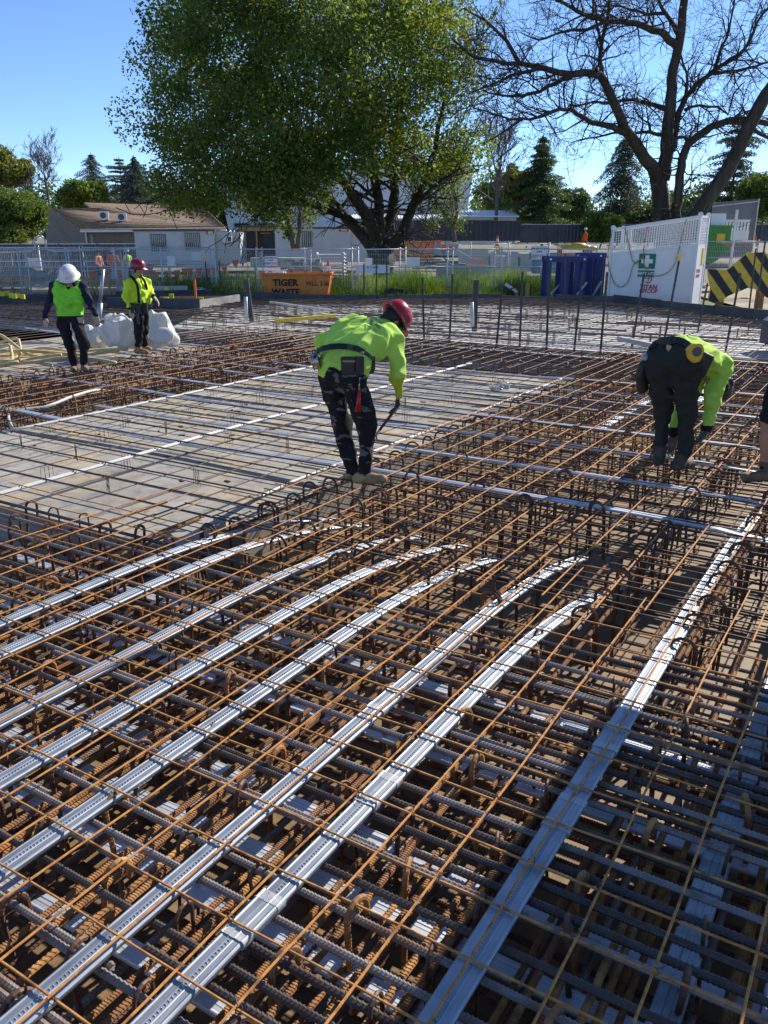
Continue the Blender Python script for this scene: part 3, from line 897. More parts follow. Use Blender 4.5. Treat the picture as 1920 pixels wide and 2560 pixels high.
# ================================================================== buildings
def building_house():
    base = atv(380, 690, 85)
    root = vthing('brick_house', 'low house with brown tiled roof and two roof units behind the dark fence', 'house', base.x, base.y, Z_G)
    o0 = Vector((base.x, base.y, Z_G))
    P = lambda px, py, D: atv(px, py, D) - o0
    eL, eR = P(201, 574, 82), P(566, 571, 80)
    rL0, rL1 = P(123, 521, 91), P(232, 523, 91)
    tL, tR = P(204, 506, 94), P(505, 516, 93)
    gb = P(108, 530, 96)
    M['roof_tile'] = None
    m, nt, N, Lk, b = new_mat('roof_tile')
    tc = N.new('ShaderNodeTexCoord'); mp = N.new('ShaderNodeMapping'); Lk.new(tc.outputs['Object'], mp.inputs[0])
    br = N.new('ShaderNodeTexBrick'); Lk.new(mp.outputs[0], br.inputs['Vector'])
    mp.inputs['Rotation'].default_value = (math.radians(-25), 0, 0)
    br.inputs['Scale'].default_value = 1.0; br.inputs['Brick Width'].default_value = 0.34; br.inputs['Row Height'].default_value = 0.36
    br.inputs['Mortar Size'].default_value = 0.02
    br.inputs['Color1'].default_value = (0.25, 0.165, 0.10, 1); br.inputs['Color2'].default_value = (0.33, 0.235, 0.15, 1); br.inputs['Mortar'].default_value = (0.16, 0.09, 0.06, 1)
    Lk.new(br.outputs['Color'], b.inputs['Base Color']); b.inputs['Roughness'].default_value = 0.85
    M['roof_tile'] = m
    M['house_wall'] = mat_noise('house_wall', (0.20, 0.15, 0.11), (0.26, 0.20, 0.15), 3.0, 0.85)
    M['house_trim'] = mat_plain('house_trim', (0.42, 0.44, 0.36), 0.7)
    th = Vector((0, 0, 0.18))
    def slabq(pts, name, mat, par):
        k = MB(); n = len(pts)
        k.add(list(pts) + [p - th for p in pts], [tuple(range(n)), tuple(range(2 * n - 1, n - 1, -1))] + [(i, i + n, (i + 1) % n + n, (i + 1) % n) for i in range(n)])
        return k.build(name, mat, par)
    slabq([eL, eR, tR, tL + (tR - tL) * 0.02, rL1, rL0], 'roof', M['roof_tile'], root)
    # rows of tiles: raised course edges
    rows = MB()
    for k in range(1, 17):
        t = k / 17
        p, q = eL.lerp(rL0, t), eR.lerp(tR, t)
        rows.bar(p + Vector((0, 0, .05)), q + Vector((0, 0, .05)), 0.16, 0.10)
    o = rows.build('tile_course', M['roof_tile'], root); o['kind'] = 'stuff'
    k = MB()
    fl = Vector((eL.x + .3, eL.y + .6, 0)); fr = Vector((eR.x, eR.y + .6, 0))
    k.add([fl, fr, Vector((fr.x, fr.y, eR.z - .1)), Vector((fl.x, fl.y, eL.z - .1))], [(0, 1, 2, 3)])
    k.add([Vector((gb.x, gb.y, 0)), fl, Vector((fl.x, fl.y, eL.z - .1)), rL0 - th, gb], [(0, 1, 2, 3, 4)])
    k.build('wall', M['house_wall'], root)
    k = MB(); k.bar(eL + Vector((0, -.05, -.15)), eR + Vector((0, -.05, -.15)), 0.15, 0.18); k.build('gutter', M['white_paint'], root)
    k = MB(); k.box(fl.x + .4, fr.x - 1, fl.y - .08, fl.y - .02, eL.z - 1.25, eL.z - .45); k.build('fascia_panel', M['house_trim'], root)
    for i in range(5):
        x0 = fl.x + 1.2 + i * 2.6
        k = MB(); k.box(x0, x0 + 2.2, fl.y - .12, fl.y - .03, eL.z - 2.4, eL.z - 1.3); w = k.build('window', M['trim_dark'], root)
        k = MB(); k.box(x0 + .08, x0 + 2.12, fl.y - .14, fl.y - .11, eL.z - 2.32, eL.z - 1.38); k.build('pane', M['glass_dark'], w)
    k = MB(); k.bar(fl + Vector((0, -.1, 0)), Vector((fl.x, fl.y - .1, eL.z)), 0.12); k.build('downpipe', M['white_paint'], root)
    for (px, py, D, lab) in ((261, 549, 85, 'white condenser unit on the tiled roof, left one'), (306, 553, 84.5, 'white condenser unit on the tiled roof, right one')):
        p = atv(px, py, D)
        u = vthing('condenser_unit', lab, 'air conditioner', p.x, p.y, p.z - 0.1, 0.25)
        k = MB(); k.box(-.42, .42, -.2, .25, .12, .85); k.build('housing', M['white_paint'], u)
        k = MB(); k.lathe([(0.001, 0), (0.28, 0), (0.28, .03), (0.001, .03)], 14, Matrix.Translation((-.08, -.205, .48)) @ Matrix.Rotation(math.radians(90), 4, 'X')); k.build('fan_grille', M['trim_dark'], u)
        k = MB(); k.box(-.4, -.32, -.3, .4, -.1, .12); k.box(.32, .4, -.3, .4, -.1, .12); k.build('bracket', M['metal_grey'], u)
building_house()

def site_hut(px0, px1, pyt, pyb, D, label, wins, side=None, sign=None, grey=None, roof=True):
    a, b = atv(px0, pyb, D), atv(px1, pyb, D)
    w = b.x - a.x; h = atv(px0, pyt, D).z - a.z
    root = vthing('site_hut', label, 'site hut', a.x, D, a.z)
    k = MB(); k.box(0, w, 0, 2.8, 0, h); k.build('wall', M['hut_wall'], root)
    k = MB(); k.box(-.08, w + .08, -.1, 2.9, h, h + .13); k.build('roof', M['trim_dark'], root)
    k = MB(); k.box(0.3, 0.6, .2, 2.4, -0.6, -.002); k.box(w - .6, w - .3, .2, 2.4, -0.6, -.002); k.build('footing', M['concrete'], root)
    s = D / F_PX * 1.0
    for (x0, x1, y0, y1) in wins:
        p, q = atv(x0, y1, D) - Vector((a.x, 0, a.z)), atv(x1, y0, D) - Vector((a.x, 0, a.z))
        k = MB(); k.box(p.x - .06, q.x + .06, -.05, -.002, p.z - .06, q.z + .06); wn_ = k.build('window', M['trim_dark'], root)
        k = MB(); k.box(p.x, q.x, -.07, -.051, p.z, q.z); k.build('pane', M['glass_dark'], wn_)
        n = max(4, int((q.x - p.x) / .14))
        for i in range(n + 1):
            x = p.x + (q.x - p.x) * i / n
            k = MB(); k.box(x - .015, x + .015, -.12, -.09, p.z - .04, q.z + .04); k.build('security_bar', M['white_paint'], wn_)
    # wall panel seams
    for i in range(1, int(w / 1.2)):
        k = MB(); k.box(i * 1.2 - .012, i * 1.2 + .012, -.012, -.001, .05, h - .03); k.build('panel_seam', M['hut_grey'], root)
    if sign:
        p, q = atv(sign[0], sign[3], D) - Vector((a.x, 0, a.z)), atv(sign[1], sign[2], D) - Vector((a.x, 0, a.z))
        k = MB(); k.box(p.x, q.x, -.04, -.01, p.z, q.z); sg = k.build('sign_board', M['red_sign'], root)
        for j in range(2):
            k = MB(); zc = p.z + (q.z - p.z) * (.68 - .38 * j); k.box(p.x + .12, q.x - .12, -.048, -.041, zc - .06, zc + .06); k.build('sign_stripe', M['white_paint'], sg)
    if side:
        ws = atv(side, pyb, D).x - b.x
        k = MB(); k.box(w, w + ws, .25, 3.2, 0.02, h - .05); k.build('side_annex', M['hut_grey'], root)
        k = MB(); k.box(w + ws * .35, w + ws * .72, -.35, .245, h * .66, h * .86); ac = k.build('wall_air_conditioner', M['white_paint'], root)
        k = MB(); k.box(w + ws * .56, w + ws * .70, -.36, -.351, h * .69, h * .83); k.build('grille', M['trim_dark'], ac)
    return root, a, w, h
site_hut(342, 540, 578, 660, 66, 'white site hut with two barred windows and an orange sign', [(380, 411, 587, 626), (465, 497, 584, 624)], 602, (516, 536, 576, 586))
r2, a2, w2, h2 = site_hut(690, 875, 572, 655, 68, 'long white site hut half hidden by the big tree trunk', [(750, 778, 580, 615)], None, (848, 871, 566, 579))
k = MB(); k.box(w2, w2 + 3.6, .3, 3, 0, h2 - .05); k.build('annex', M['hut_wall'], r2)
k = MB(); k.box(w2 + .5, w2 + 1.7, .20, .295, h2 - .5, h2 - .12); k.build('sign_board', M['red_sign'], r2)
# verandah between the huts
p = atv(603, 655, 69)
vr = vthing('covered_porch', 'dark timber porch between the two white huts', 'porch', p.x, 69, p.z)
k = MB(); k.box(0, 2.95, 1.6, 1.7, 0, 2.5); k.build('back_wall', M['trim_dark'], vr)
k = MB(); k.box(-.1, 3.05, -.2, 2.4, 2.62, 2.78); k.build('roof', M['trim_dark'], vr)
for x in (0.05, 1.25, 2.75):
    k = MB(); k.box(x, x + .12, 0, .12, -.3, 2.62); k.build('post', M['timber'], vr)
k = MB(); k.box(0, 2.9, -.02, .1, 0.0, .15); k.box(0, 2.9, -.02, .1, 2.35, 2.6); k.build('beam', M['timber'], vr)
k = MB(); k.box(1.5, 2.3, .9, 1.0, 2.15, 2.22); k.build('tube_light', M['white_paint'], vr)
for i in range(8):
    k = MB(); k.box(1.9 + i * .11, 1.93 + i * .11, .05, .08, .15, 2.3); k.build('railing_bar', M['trim_dark'], vr)

# the white hall with slanting sides
def hall():
    D = 120
    o = atv(860, 650, D)
    root = vthing('white_hall', 'large white hall with outward slanting sides behind the big tree', 'hall', o.x, D, Z_G)
    P = lambda px, py, dd=0: atv(px, py, D) - Vector((o.x, D, Z_G)) + Vector((0, dd, 0))
    poly = [P(572, 575), P(1163, 560), P(1186, 415), P(534, 400)]
    k = MB(); back = [q + Vector((0, 25, 0)) for q in poly]
    k.add(poly + back, [(0, 1, 2, 3), (7, 6, 5, 4), (0, 3, 7, 4), (1, 5, 6, 2), (3, 2, 6, 7), (0, 4, 5, 1)])
    k.build('upper_wall', M['white_paint'], root)
    k = MB(); q0, q1 = P(585, 640), P(1150, 575); k.box(q0.x, q1.x, 1.5, 20, 0, P(600, 574).z); k.build('base', M['hut_grey'], root)
    for i, (x0, x1, y0, y1) in enumerate(((585, 625, 556, 569), (635, 680, 556, 569), (985, 1000, 520, 541), (1043, 1060, 516, 540), (1078, 1097, 518, 538), (1078, 1097, 500, 514), (1010, 1030, 545, 556))):
        p, q = P(x0, y1), P(x1, y0)
        k = MB(); k.box(p.x, q.x, -.25, -.02, p.z, q.z); w = k.build('window', M['hut_grey'], root)
        k = MB(); k.box(p.x + .12, q.x - .12, -.3, -.251, p.z + .12, q.z - .12); k.build('pane', M['glass_dark'], w)
hall()
def long_roof(px0, px1, pyt, pyr, pyb, D, label):
    a, b = atv(px0, pyb, D), atv(px1, pyb, D)
    root = vthing('long_shed', label, 'shed', a.x, D, a.z)
    w = b.x - a.x; h = atv(px0, pyr, D).z - a.z; ht = atv(px0, pyt, D).z - a.z
    k = MB(); k.box(0, w, 0, 6, 0, h); k.build('wall', M['hut_grey'], root)
    k = MB(); k.add([(-.2, -.5, h), (w + .2, -.5, h), (w + .2, 5, ht), (-.2, 5, ht), (-.2, -.5, h - .12), (w + .2, -.5, h - .12), (w + .2, 5, ht - .12), (-.2, 5, ht - .12)],
                    [(0, 1, 2, 3), (7, 6, 5, 4), (0, 4, 5, 1), (1, 5, 6, 2), (2, 6, 7, 3), (3, 7, 4, 0)]); rf = k.build('roof', M['white_paint'], root)
    n = int(w / .35)
    for i in range(n):
        x = i * .35
        k2 = MB(); k2.add([(x, -.5, h + .002), (x + .08, -.5, h + .002), (x + .08, 5, ht + .002), (x, 5, ht + .002), (x + .04, -.5, h + .07), (x + .04, 5, ht + .07)], [(0, 4, 5, 3), (4, 1, 2, 5), (0, 1, 4), (3, 5, 2)])
        k2.build('roof_rib', M['white_paint'], rf)
    for i in range(int(w / 2.6)):
        k = MB(); k.box(.6 + i * 2.6, 2.2 + i * 2.6, -.05, -.005, h * .45, h * .8); wd = k.build('window', M['white_paint'], root)
        k = MB(); k.box(.7 + i * 2.6, 2.1 + i * 2.6, -.07, -.051, h * .48, h * .77); k.build('pane', M['glass_dark'], wd)
long_roof(880, 1150, 534, 546, 610, 100, 'low pale shed roof seen behind the tree trunk, right')
long_roof(1158, 1288, 523, 540, 610, 92, 'white corrugated shed roof beside the dark fence')
p = atv(1156, 612, 78)
sh = vthing('gate_booth', 'small cream booth with a row of windows under the white shed roof', 'booth', p.x, 78, p.z)
k = MB(); k.box(0, 2.85, 0, 2, 0, 1.0); k.box(0, 2.85, 0, 2, 1.75, 2.0); k.build('wall', M['hut_wall'], sh)
k = MB(); k.box(-.1, 2.95, -.15, 2.1, 2.0, 2.1); k.build('roof', M['trim_dark'], sh)
for i in range(3):
    k = MB(); k.box(.1 + i * .92, .85 + i * .92, .06, .1, 1.0, 1.75); k.build('pane', M['glass_dark'], sh)
for i in range(4):
    k = MB(); k.box(.0 + i * .92, .1 + i * .92, 0, .12, 1.0, 1.75); k.build('mullion', M['hut_wall'], sh)

# sheet metal fences: every sheet a part
def sheet_fence(label, p0, p1, h, mat, base_z, zt0=None):
    root = vthing('sheet_fence', label, 'fence', p0[0], p0[1], base_z)
    d = Vector((p1[0] - p0[0], p1[1] - p0[1], 0)); L = d.length; d.normalize()
    n = max(1, round(L / 2.4)); s = Vector((-d.y, d.x, 0))
    for i in range(n):
        w = L / n; o = d * (i * w); m = MB()
        vs, fs = [], []
        K = 14
        for j in range(K + 1):
            off = 0.03 if j % 2 else -0.03
            for z in (0.02, h): vs.append(o + d * (w * j / K) + s * off + Vector((0, 0, z)))
        for j in range(K): fs.append((2 * j, 2 * j + 2, 2 * j + 3, 2 * j + 1))
        m.add(vs, fs); m.build('fence_sheet', M[mat], root)
        m = MB(); m.bar(o + Vector((0, 0, 0)) + s * -.05, o + s * -.05 + Vector((0, 0, h + .05)), 0.07); m.build('post', M[mat], root)
        m = MB(); m.bar(o + Vector((0, 0, h + .03)), o + d * w + Vector((0, 0, h + .03)), 0.09, 0.06); m.build('top_rail', M['charcoal_fence' if mat == 'navy_fence' else 'metal_grey'], root)
    return root
q = atv(0, 690, 55)
sheet_fence('long charcoal sheet fence below the tiled roof at the left', (q.x - 6, 55), (atv(345, 690, 57).x, 57), 2.15, 'charcoal_fence', -0.56)
q0, q1 = atv(985, 603, 72), atv(1300, 603, 72)
sheet_fence('dark navy sheet fence right of the big tree trunk', (q0.x, 72), (q1.x, 72), 1.55, 'navy_fence', q0.z)
q0, q1 = atv(1300, 605, 85), atv(2000, 600, 85)
sheet_fence('distant charcoal fence under the conifers at the right', (q0.x, 85), (q1.x, 85), 1.7, 'charcoal_fence', q0.z - .1)
p = atv(86, 690, 54.5)
dr = vthing('metal_cabinet', 'pale grey metal door panel leaning on the charcoal fence', 'cabinet', p.x, 54.4, -0.56)
k = MB(); k.box(-.25, .55, -.1, .1, 0, 1.35); k.build('door', M['hut_grey'], dr)
k = MB(); k.box(-.3, .6, -.08, .12, -0.01, -.002); k.box(-.3, -.25, -.12, .12, 0, 1.4); k.build('frame', M['metal_grey'], dr)

# ================================================================== temporary fence panels
def fence_panel_proto():
    root = thing('temporary_fence_panel', 'x', 'fence panel')
    w, h = 2.3, 2.1
    for x in (0, w):
        k = MB(); k.tube([(x, 0, 0.0), (x, 0, h + .06)], 0.032, 6); k.build('upright', M['galv_dull'], root, True)
    for z in (0.12, 1.35, h - .03):
        k = MB(); k.tube([(0, 0, z), (w, 0, z)], 0.028, 6); k.build('rail', M['galv_dull'], root, True)
    k = MB()
    for i in range(1, 30):
        x = w * i / 30; k.bar((x, 0, .12), (x, 0, h - .03), 0.007)
    for i in range(1, 9):
        z = .12 + (h - .15) * i / 9; k.bar((0, 0.004, z), (w, 0.004, z), 0.006)
    o = k.build('wire_infill', M['galv_dull'], root); o['kind'] = 'stuff'
    for x in (0, w):
        k = MB(); k.box(x - .12, x + .12, -.3, .3, -.0, .12); k.build('foot_block', M['concrete'], root)
    return root
FP = fence_panel_proto()
_first = [True]
def fence_panel(x, y, rz, label, z=Z_G, tilt=0.0):
    if _first[0]: o = FP; _first[0] = False
    else: o = copy_tree(FP)
    o.location = V(x, y, z); o.rotation_euler = (tilt, 0, VIEW_RZ + rz)
    tag(o, label, 'fence panel', 'temporary fence panels')
    return o
rf = random.Random(12)
front = ['at the left edge of the picture', 'left of the white helmet', 'above the white helmet', 'between the two helmets', 'above the red helmet at the left', 'in front of the barred hut windows', 'left of the keep out sign by the skip',
         'behind the left half of the orange skip', 'behind the right half of the orange skip', 'in front of the big tree trunk', 'just right of the big tree trunk', 'in front of the white sacks', 'left of the tree protection sign', 'behind the blue steel frames']
for i, s in enumerate(front):
    x = -17.6 + i * 2.03
    fence_panel(x, 37.0 + rf.uniform(-.25, .25), rf.uniform(-.16, .16), 'front row wire fence panel ' + s, tilt=rf.uniform(-.03, .03))
back = ['far left, by the pale cabinet door', 'below the looped pipe at the left', 'in front of the distant orange workers', 'left of the white hut, back row', 'below the white hut, back row']
for i, s in enumerate(back):
    fence_panel(-21.0 + i * 2.32, 47 + rf.uniform(-.2, .2), rf.uniform(-.1, .1), 'back row wire fence panel ' + s, z=-.55)
for i, s in enumerate(['behind the orange mesh', 'by the concrete planter', 'behind the yellow sign', 'left of the white first aid box, back row']):
    fence_panel(5.2 + i * 2.32, 52 + rf.uniform(-.3, .3), rf.uniform(-.2, .2), 'distant wire fence panel ' + s, z=-.4)
for i, s in enumerate(['beside the green bin', 'right of the green bin', 'above the hazard stripes', 'at the right edge of the picture']):
    fence_panel(12.6 + i * 2.2, 40.5 - i * .5, rf.uniform(-.1, .1) - .2, 'wire fence panel ' + s, z=-.2)
# looping pipe rail along the top of the back fence at the left
k = MB(); pr_ = vthing('pipe_rail', 'pale pipe rail with a tall loop above the back fence', 'rail', -22, 46.5, -.5)
pts = [atv(x, y, 46.5) - Vector((-22, 46.5, -.5)) for (x, y) in ((-40, 633), (78, 628), (88, 618), (84, 602), (90, 594), (101, 591), (111, 596), (114, 612), (120, 625), (140, 628), (345, 621))]
k.tube(pts, 0.045, 7); k.build('pipe', M['galv_dull'], pr_, True)
for x in (2, 6, 10, 13.5):
    k = MB(); k.tube([(x, 0.02, -.1), (x, 0.02, 1.68)], .03, 6); k.build('support', M['galv_dull'], pr_)

# ================================================================== signs
def sign(label, px0, px1, py0, py1, D, lines, board='white_paint', rz=0.0, name='sign_board'):
    a, b = atv(px0, py1, D), atv(px1, py0, D)
    w, h = b.x - a.x, b.z - a.z
    root = vthing(name, label, 'sign', (a.x + b.x) / 2, D, a.z, rz)
    k = MB(); k.box(-w / 2, w / 2, -.012, .012, 0, h); k.build('panel', M[board], root)
    for (txt, zf, size, mat) in lines:
        me = text_mesh(txt, size * h, M[mat], bold=0.004 * h)
        link('lettering', me, root, (0, -.016, h * zf))
    return root
sign('white keep out sign on the fence left of the orange skip', 663, 693, 640, 665, 36.7, [('TREE PROTECTION', .80, .16, 'black_text'), ('ZONE', .58, .16, 'black_text'), ('KEEP OUT', .25, .27, 'red_text')])
sign('tree protection zone keep out sign by the blue steel frames', 1327, 1369, 615, 649, 36.7, [('TREE PROTECTION', .80, .15, 'black_text'), ('ZONE', .58, .15, 'black_text'), ('KEEP OUT', .25, .30, 'red_text')])
sign('long white banner tied to the fence in front of the trunk', 889, 975, 662, 683, 36.7, [('A 11 BDA', .68, .34, 'black_text')], name='banner')
sign('yellow sign on the fence left of the keep out sign', 647, 657, 629, 648, 37.2, [('TYPE', .75, .24, 'red_text')], 'yellow')
sign('blank white notice on the fence in front of the left hut', 419, 437, 640, 665, 36.7, [])
sign('second white notice hung lower on the left hut wall', 480, 501, 631, 651, 46, [])
sign('crumpled white notice right of the trunk', 1012, 1050, 643, 665, 37.4, [])
sign('small white notice left of the trunk', 913, 931, 645, 661, 37.4, [])
sign('yellow notice on the back fence by the orange mesh', 1013, 1030, 625, 640, 51, [], 'yellow')
sign('square yellow notice above the concrete planter', 1235, 1250, 618, 632, 50, [], 'yellow')

# ================================================================== orange skip
def skip():
    a, b = atv(653, 735, 34.9), atv(828, 735, 34.9)
    w = b.x - a.x; h = 0.95
    root = vthing('skip_bin', 'orange waste skip with black stencilled lettering behind the edge boards', 'skip', a.x + w / 2, 34.95, -.33)
    W = w / 2; B = W * .86
    k = MB()
    pf = [(-B, -.12), (B, -.12), (W, h), (-W, h)]
    k.add([Vector((x, 0 if z < 0 else -.16, z)) for x, z in pf] + [Vector((x, 1.4 if z < 0 else 1.55, z)) for x, z in pf], [(0, 1, 2, 3), (7, 6, 5, 4), (0, 4, 5, 1), (1, 5, 6, 2), (3, 7, 4, 0)])
    k.build('body', M['orange_skip'], root)
    k = MB(); k.box(-W - .05, W + .05, -.22, -.12, h, h + .07); k.box(-W - .05, W + .05, 1.5, 1.6, h, h + .07); k.box(-W - .05, -W + .05, -.12, 1.5, h, h + .07); k.box(W - .05, W + .05, -.12, 1.5, h, h + .07); k.build('rim', M['orange_skip'], root)
    for x in (-W * .7, -W * .1, W * .3, W * .75):
        k = MB(); k.tube([(x - .06, -.2, h + .05), (x - .05, -.2, h + .13), (x + .05, -.2, h + .13), (x + .06, -.2, h + .05)], .018, 6); k.build('lifting_lug', M['trim_dark'], root)
    tilt = math.atan2(.16, h + .12)
    for (t, z, x, s) in (('TIGER', h * .66, -.42, .36), ('WASTE', h * .27, -.42, .33), ('WLL 3.0t', h * .62, W * .62, .24)):
        me = text_mesh(t, s, M['black_text'], bold=0.016 if s > .3 else 0.002, space=1.05)
        o = link('lettering', me, root, (x, -.16 * (z + .12) / (h + .12) - .012, z)); o.rotation_euler = (tilt, 0, 0)
    k = MB()
    me_pts = [(-W + .1, .3, h - .05), (-.5, .2, h - .02), (-.4, .8, h - .02), (-W + .15, .9, h - .05), (-W + .15, .35, h + .2), (-.55, .3, h + .12), (-.5, .7, h + .1), (-W + .2, .8, h + .16)]
    sack = vthing('white_sheeting', 'white sheeting heaped inside the orange skip', 'sheeting', a.x + w / 2, 34.95, -.33)
    k.add(me_pts, [(0, 1, 2, 3), (4, 7, 6, 5), (0, 4, 5, 1), (1, 5, 6, 2), (2, 6, 7, 3), (3, 7, 4, 0)]); k.build('sheet', M['white_paint'], sack)
skip()

# ================================================================== white first aid crane box
def titan():
    D0, D1 = 31.0, 29.3
    A, B_ = atv(1517, 741, D0), atv(1730, 748, D1)
    base = Vector((A.x, A.y, -.45))
    dvec = Vector((B_.x - A.x, B_.y - A.y, 0)); w = dvec.length; rz = math.atan2(dvec.y, dvec.x)
    root = vthing('crane_box', 'white steel crane box with mesh top, first aid sign and rope', 'crane box', A.x, A.y, -.45, rz)
    dep = 1.05
    zt0 = atv(1517, 574, D0).z + .45; zt1 = atv(1735, 541, D1).z + .45      # sloping top rail
    zp0 = atv(1520, 634, D0).z + .45; zp1 = atv(1733, 612, D1).z + .45      # top of the solid sides
    zb1 = 0.0
    def plate(y0, y1, name):
        k = MB(); v = []
        for y in (y0, y1): v += [(0, y, 0), (w, y, 0), (w, y, zp1), (0, y, zp0)]
        k.add(v, [(0, 1, 2, 3), (7, 6, 5, 4), (0, 4, 5, 1), (1, 5, 6, 2), (2, 6, 7, 3), (3, 7, 4, 0)])
        return k.build(name, M['white_paint'], root)
    plate(0, .03, 'front_panel'); plate(dep - .03, dep, 'back_panel')
    k = MB(); k.box(w - .03, w, .031, dep - .031, 0, zp1); k.build('end_panel', M['white_paint'], root)
    k = MB(); k.box(0, .03, .031, dep - .031, 0, zp0); k.build('end_panel', M['white_paint'], root)
    for (x, zt) in ((0.03, zt0), (w - .03, zt1)):
        for y in (0.0, dep):
            k = MB(); k.box(x - .045, x + .045, y - .05, y + .05, 0, zt); po = k.build('corner_post', M['white_paint'], root)
            k = MB(); k.lathe([(0.001, -.03), (.07, -.03), (.09, 0), (.07, .03), (.001, .03)], 12, Matrix.Translation((x, y, zt + .06)) @ Matrix.Rotation(math.radians(90), 4, 'X')); k.build('lifting_eye', M['white_paint'], po)
    k = MB(); k.box(.62, .70, -.02, .05, zp0, zt0 + (zt1 - zt0) * .18); k.build('mid_post', M['white_paint'], root)
    for y in (0, dep):
        k = MB(); k.bar((0, y, zt0), (w, y, zt1), .09); k.build('top_rail', M['white_paint'], root)
        k = MB(); k.bar((0, y, zp0), (w, y, zp1), .07); k.build('mid_rail', M['white_paint'], root)
    for x, zt in ((0.03, zt0), (w - .03, zt1)):
        k = MB(); k.bar((x, 0, zt), (x, dep, zt), .07); k.build('end_rail', M['white_paint'], root)
    def grid(p0, p1, t0, t1, n, m, name):
        k = MB()
        P0, P1, T0, T1 = map(Vector, (p0, p1, t0, t1))
        for i in range(n + 1): k.bar(P0.lerp(P1, i / n), T0.lerp(T1, i / n), .016)
        for j in range(1, m): k.bar(P0.lerp(T0, j / m), P1.lerp(T1, j / m), .016)
        o = k.build(name, M['white_paint'], root); o['kind'] = 'stuff'
    for y in (.01, dep - .01): grid((0, y, zp0), (w, y, zp1), (0, y, zt0), (w, y, zt1), 36, 10, 'wire_grid')
    grid((w - .02, 0, zp1), (w - .02, dep, zp1), (w - .02, 0, zt1), (w - .02, dep, zt1), 12, 10, 'wire_grid')
    def on(px, py):        # photo pixel on the front plane -> local x, z
        best = None
        for t in np.linspace(-.05, 1.05, 300):
            p = atv(px, py, D0 + (D1 - D0) * t); e = abs(p.x - (A.x + dvec.x * t))
            if best is None or e < best[0]: best = (e, t * w, p.z + .45)
        return best[1], best[2]
    # first aid sign
    x0, z1 = on(1599, 634); x1, z0 = on(1637, 672)
    k = MB(); k.box(x0, x1, -.02, -.002, z0, z1); sg = k.build('first_aid_sign', M['green_sign'], root)
    cx, cz_ = (x0 + x1) / 2, (z0 + z1) / 2; u = (x1 - x0) / 8
    k = MB(); k.box(cx - u, cx + u, -.026, -.021, cz_ - 2.8 * u, cz_ + 2.8 * u); k.box(cx - 2.8 * u, cx - u, -.026, -.021, cz_ - u, cz_ + u); k.box(cx + u, cx + 2.8 * u, -.026, -.021, cz_ - u, cz_ + u); k.build('white_cross', M['white_paint'], sg)
    k = MB(); zz = z0 - .06; k.box(x0, x1, -.02, -.002, zz - .22, zz); s2 = k.build('first_aid_label', M['green_sign'], root)
    link('lettering', text_mesh('FIRST AID', .135, M['white_paint'], bold=.004), s2, (cx, -.026, zz - .11))
    # maker's emblem and name
    ex, ez = on(1620, 698)
    k = MB(); k.tube([(ex + .13 * math.cos(t), -.012, ez + .13 * math.sin(t)) for t in np.linspace(-2.6, .6, 14)], .013, 4); k.build('emblem_arc', M['black_text'], root)
    k = MB(); k.tube([(ex + .13 * math.cos(t) * .95, -.012, ez + .14 * math.sin(t)) for t in np.linspace(1.0, 3.0, 10)], .008, 4); k.bar((ex, -.012, ez - .14), (ex + .03, -.012, ez + .12), .02); k.bar((ex - .1, -.012, ez + .02), (ex + .12, -.012, ez + .05), .02); k.build('emblem_mark', M['red_text'], root)
    tx, tz = on(1621, 718); link('lettering', text_mesh('TITAN', .21, M['red_text'], bold=.008, shear=.05), root, (tx, -.012, tz))
    tx, tz = on(1621, 728); link('lettering', text_mesh('GROUP', .19, M['red_text'], bold=.003), root, (tx, -.012, tz))
    for (t, z, s) in (('TITAN', zp1 * .62, .16), ('GROUP', zp1 * .55, .14)):
        o = link('lettering', text_mesh(t, s, M['red_text'], bold=.004), root, (w + .008, dep * .35, z)); o.rotation_euler = (0, 0, math.radians(90))
    k = MB(); k.box(w + .002, w + .02, dep * .6, dep * .9, zp1 * .72, zp1 * .95); k.build('yellow_plate', M['yellow'], root)
    # rope looped over the front
    rope = vthing('lifting_rope', 'slack brown rope draped over the front of the white crane box', 'rope', A.x, A.y, -.45, rz)
    px = [(1519, 575), (1521, 640), (1530, 690), (1541, 712), (1556, 717), (1571, 704), (1580, 678), (1584, 662), (1592, 655), (1609, 643)]
    pts = [Vector((on(x, y)[0], -.06, on(x, y)[1])) for x, y in px]; pts[0].x = 0.03
    k = MB(); k.tube(spline(pts, .1), .017, 5); k.build('strand', M['rope'], rope, True)
    px = [(1564, 568), (1573, 610), (1583, 652), (1592, 660), (1609, 640), (1612, 660), (1622, 680), (1640, 690), (1665, 684), (1685, 665), (1697, 630), (1708, 580), (1718, 548)]
    pts = [Vector((on(x, y)[0], -.065, on(x, y)[1])) for x, y in px]
    k = MB(); k.tube(spline(pts, .1), .017, 5); k.build('strand', M['rope'], rope, True)
    px = [(1622, 565), (1613, 600), (1609, 640)]
    pts = [Vector((on(x, y)[0], -.07, on(x, y)[1])) for x, y in px]
    k = MB(); k.tube(pts, .015, 5); k.build('strand', M['rope'], rope, True)
titan()

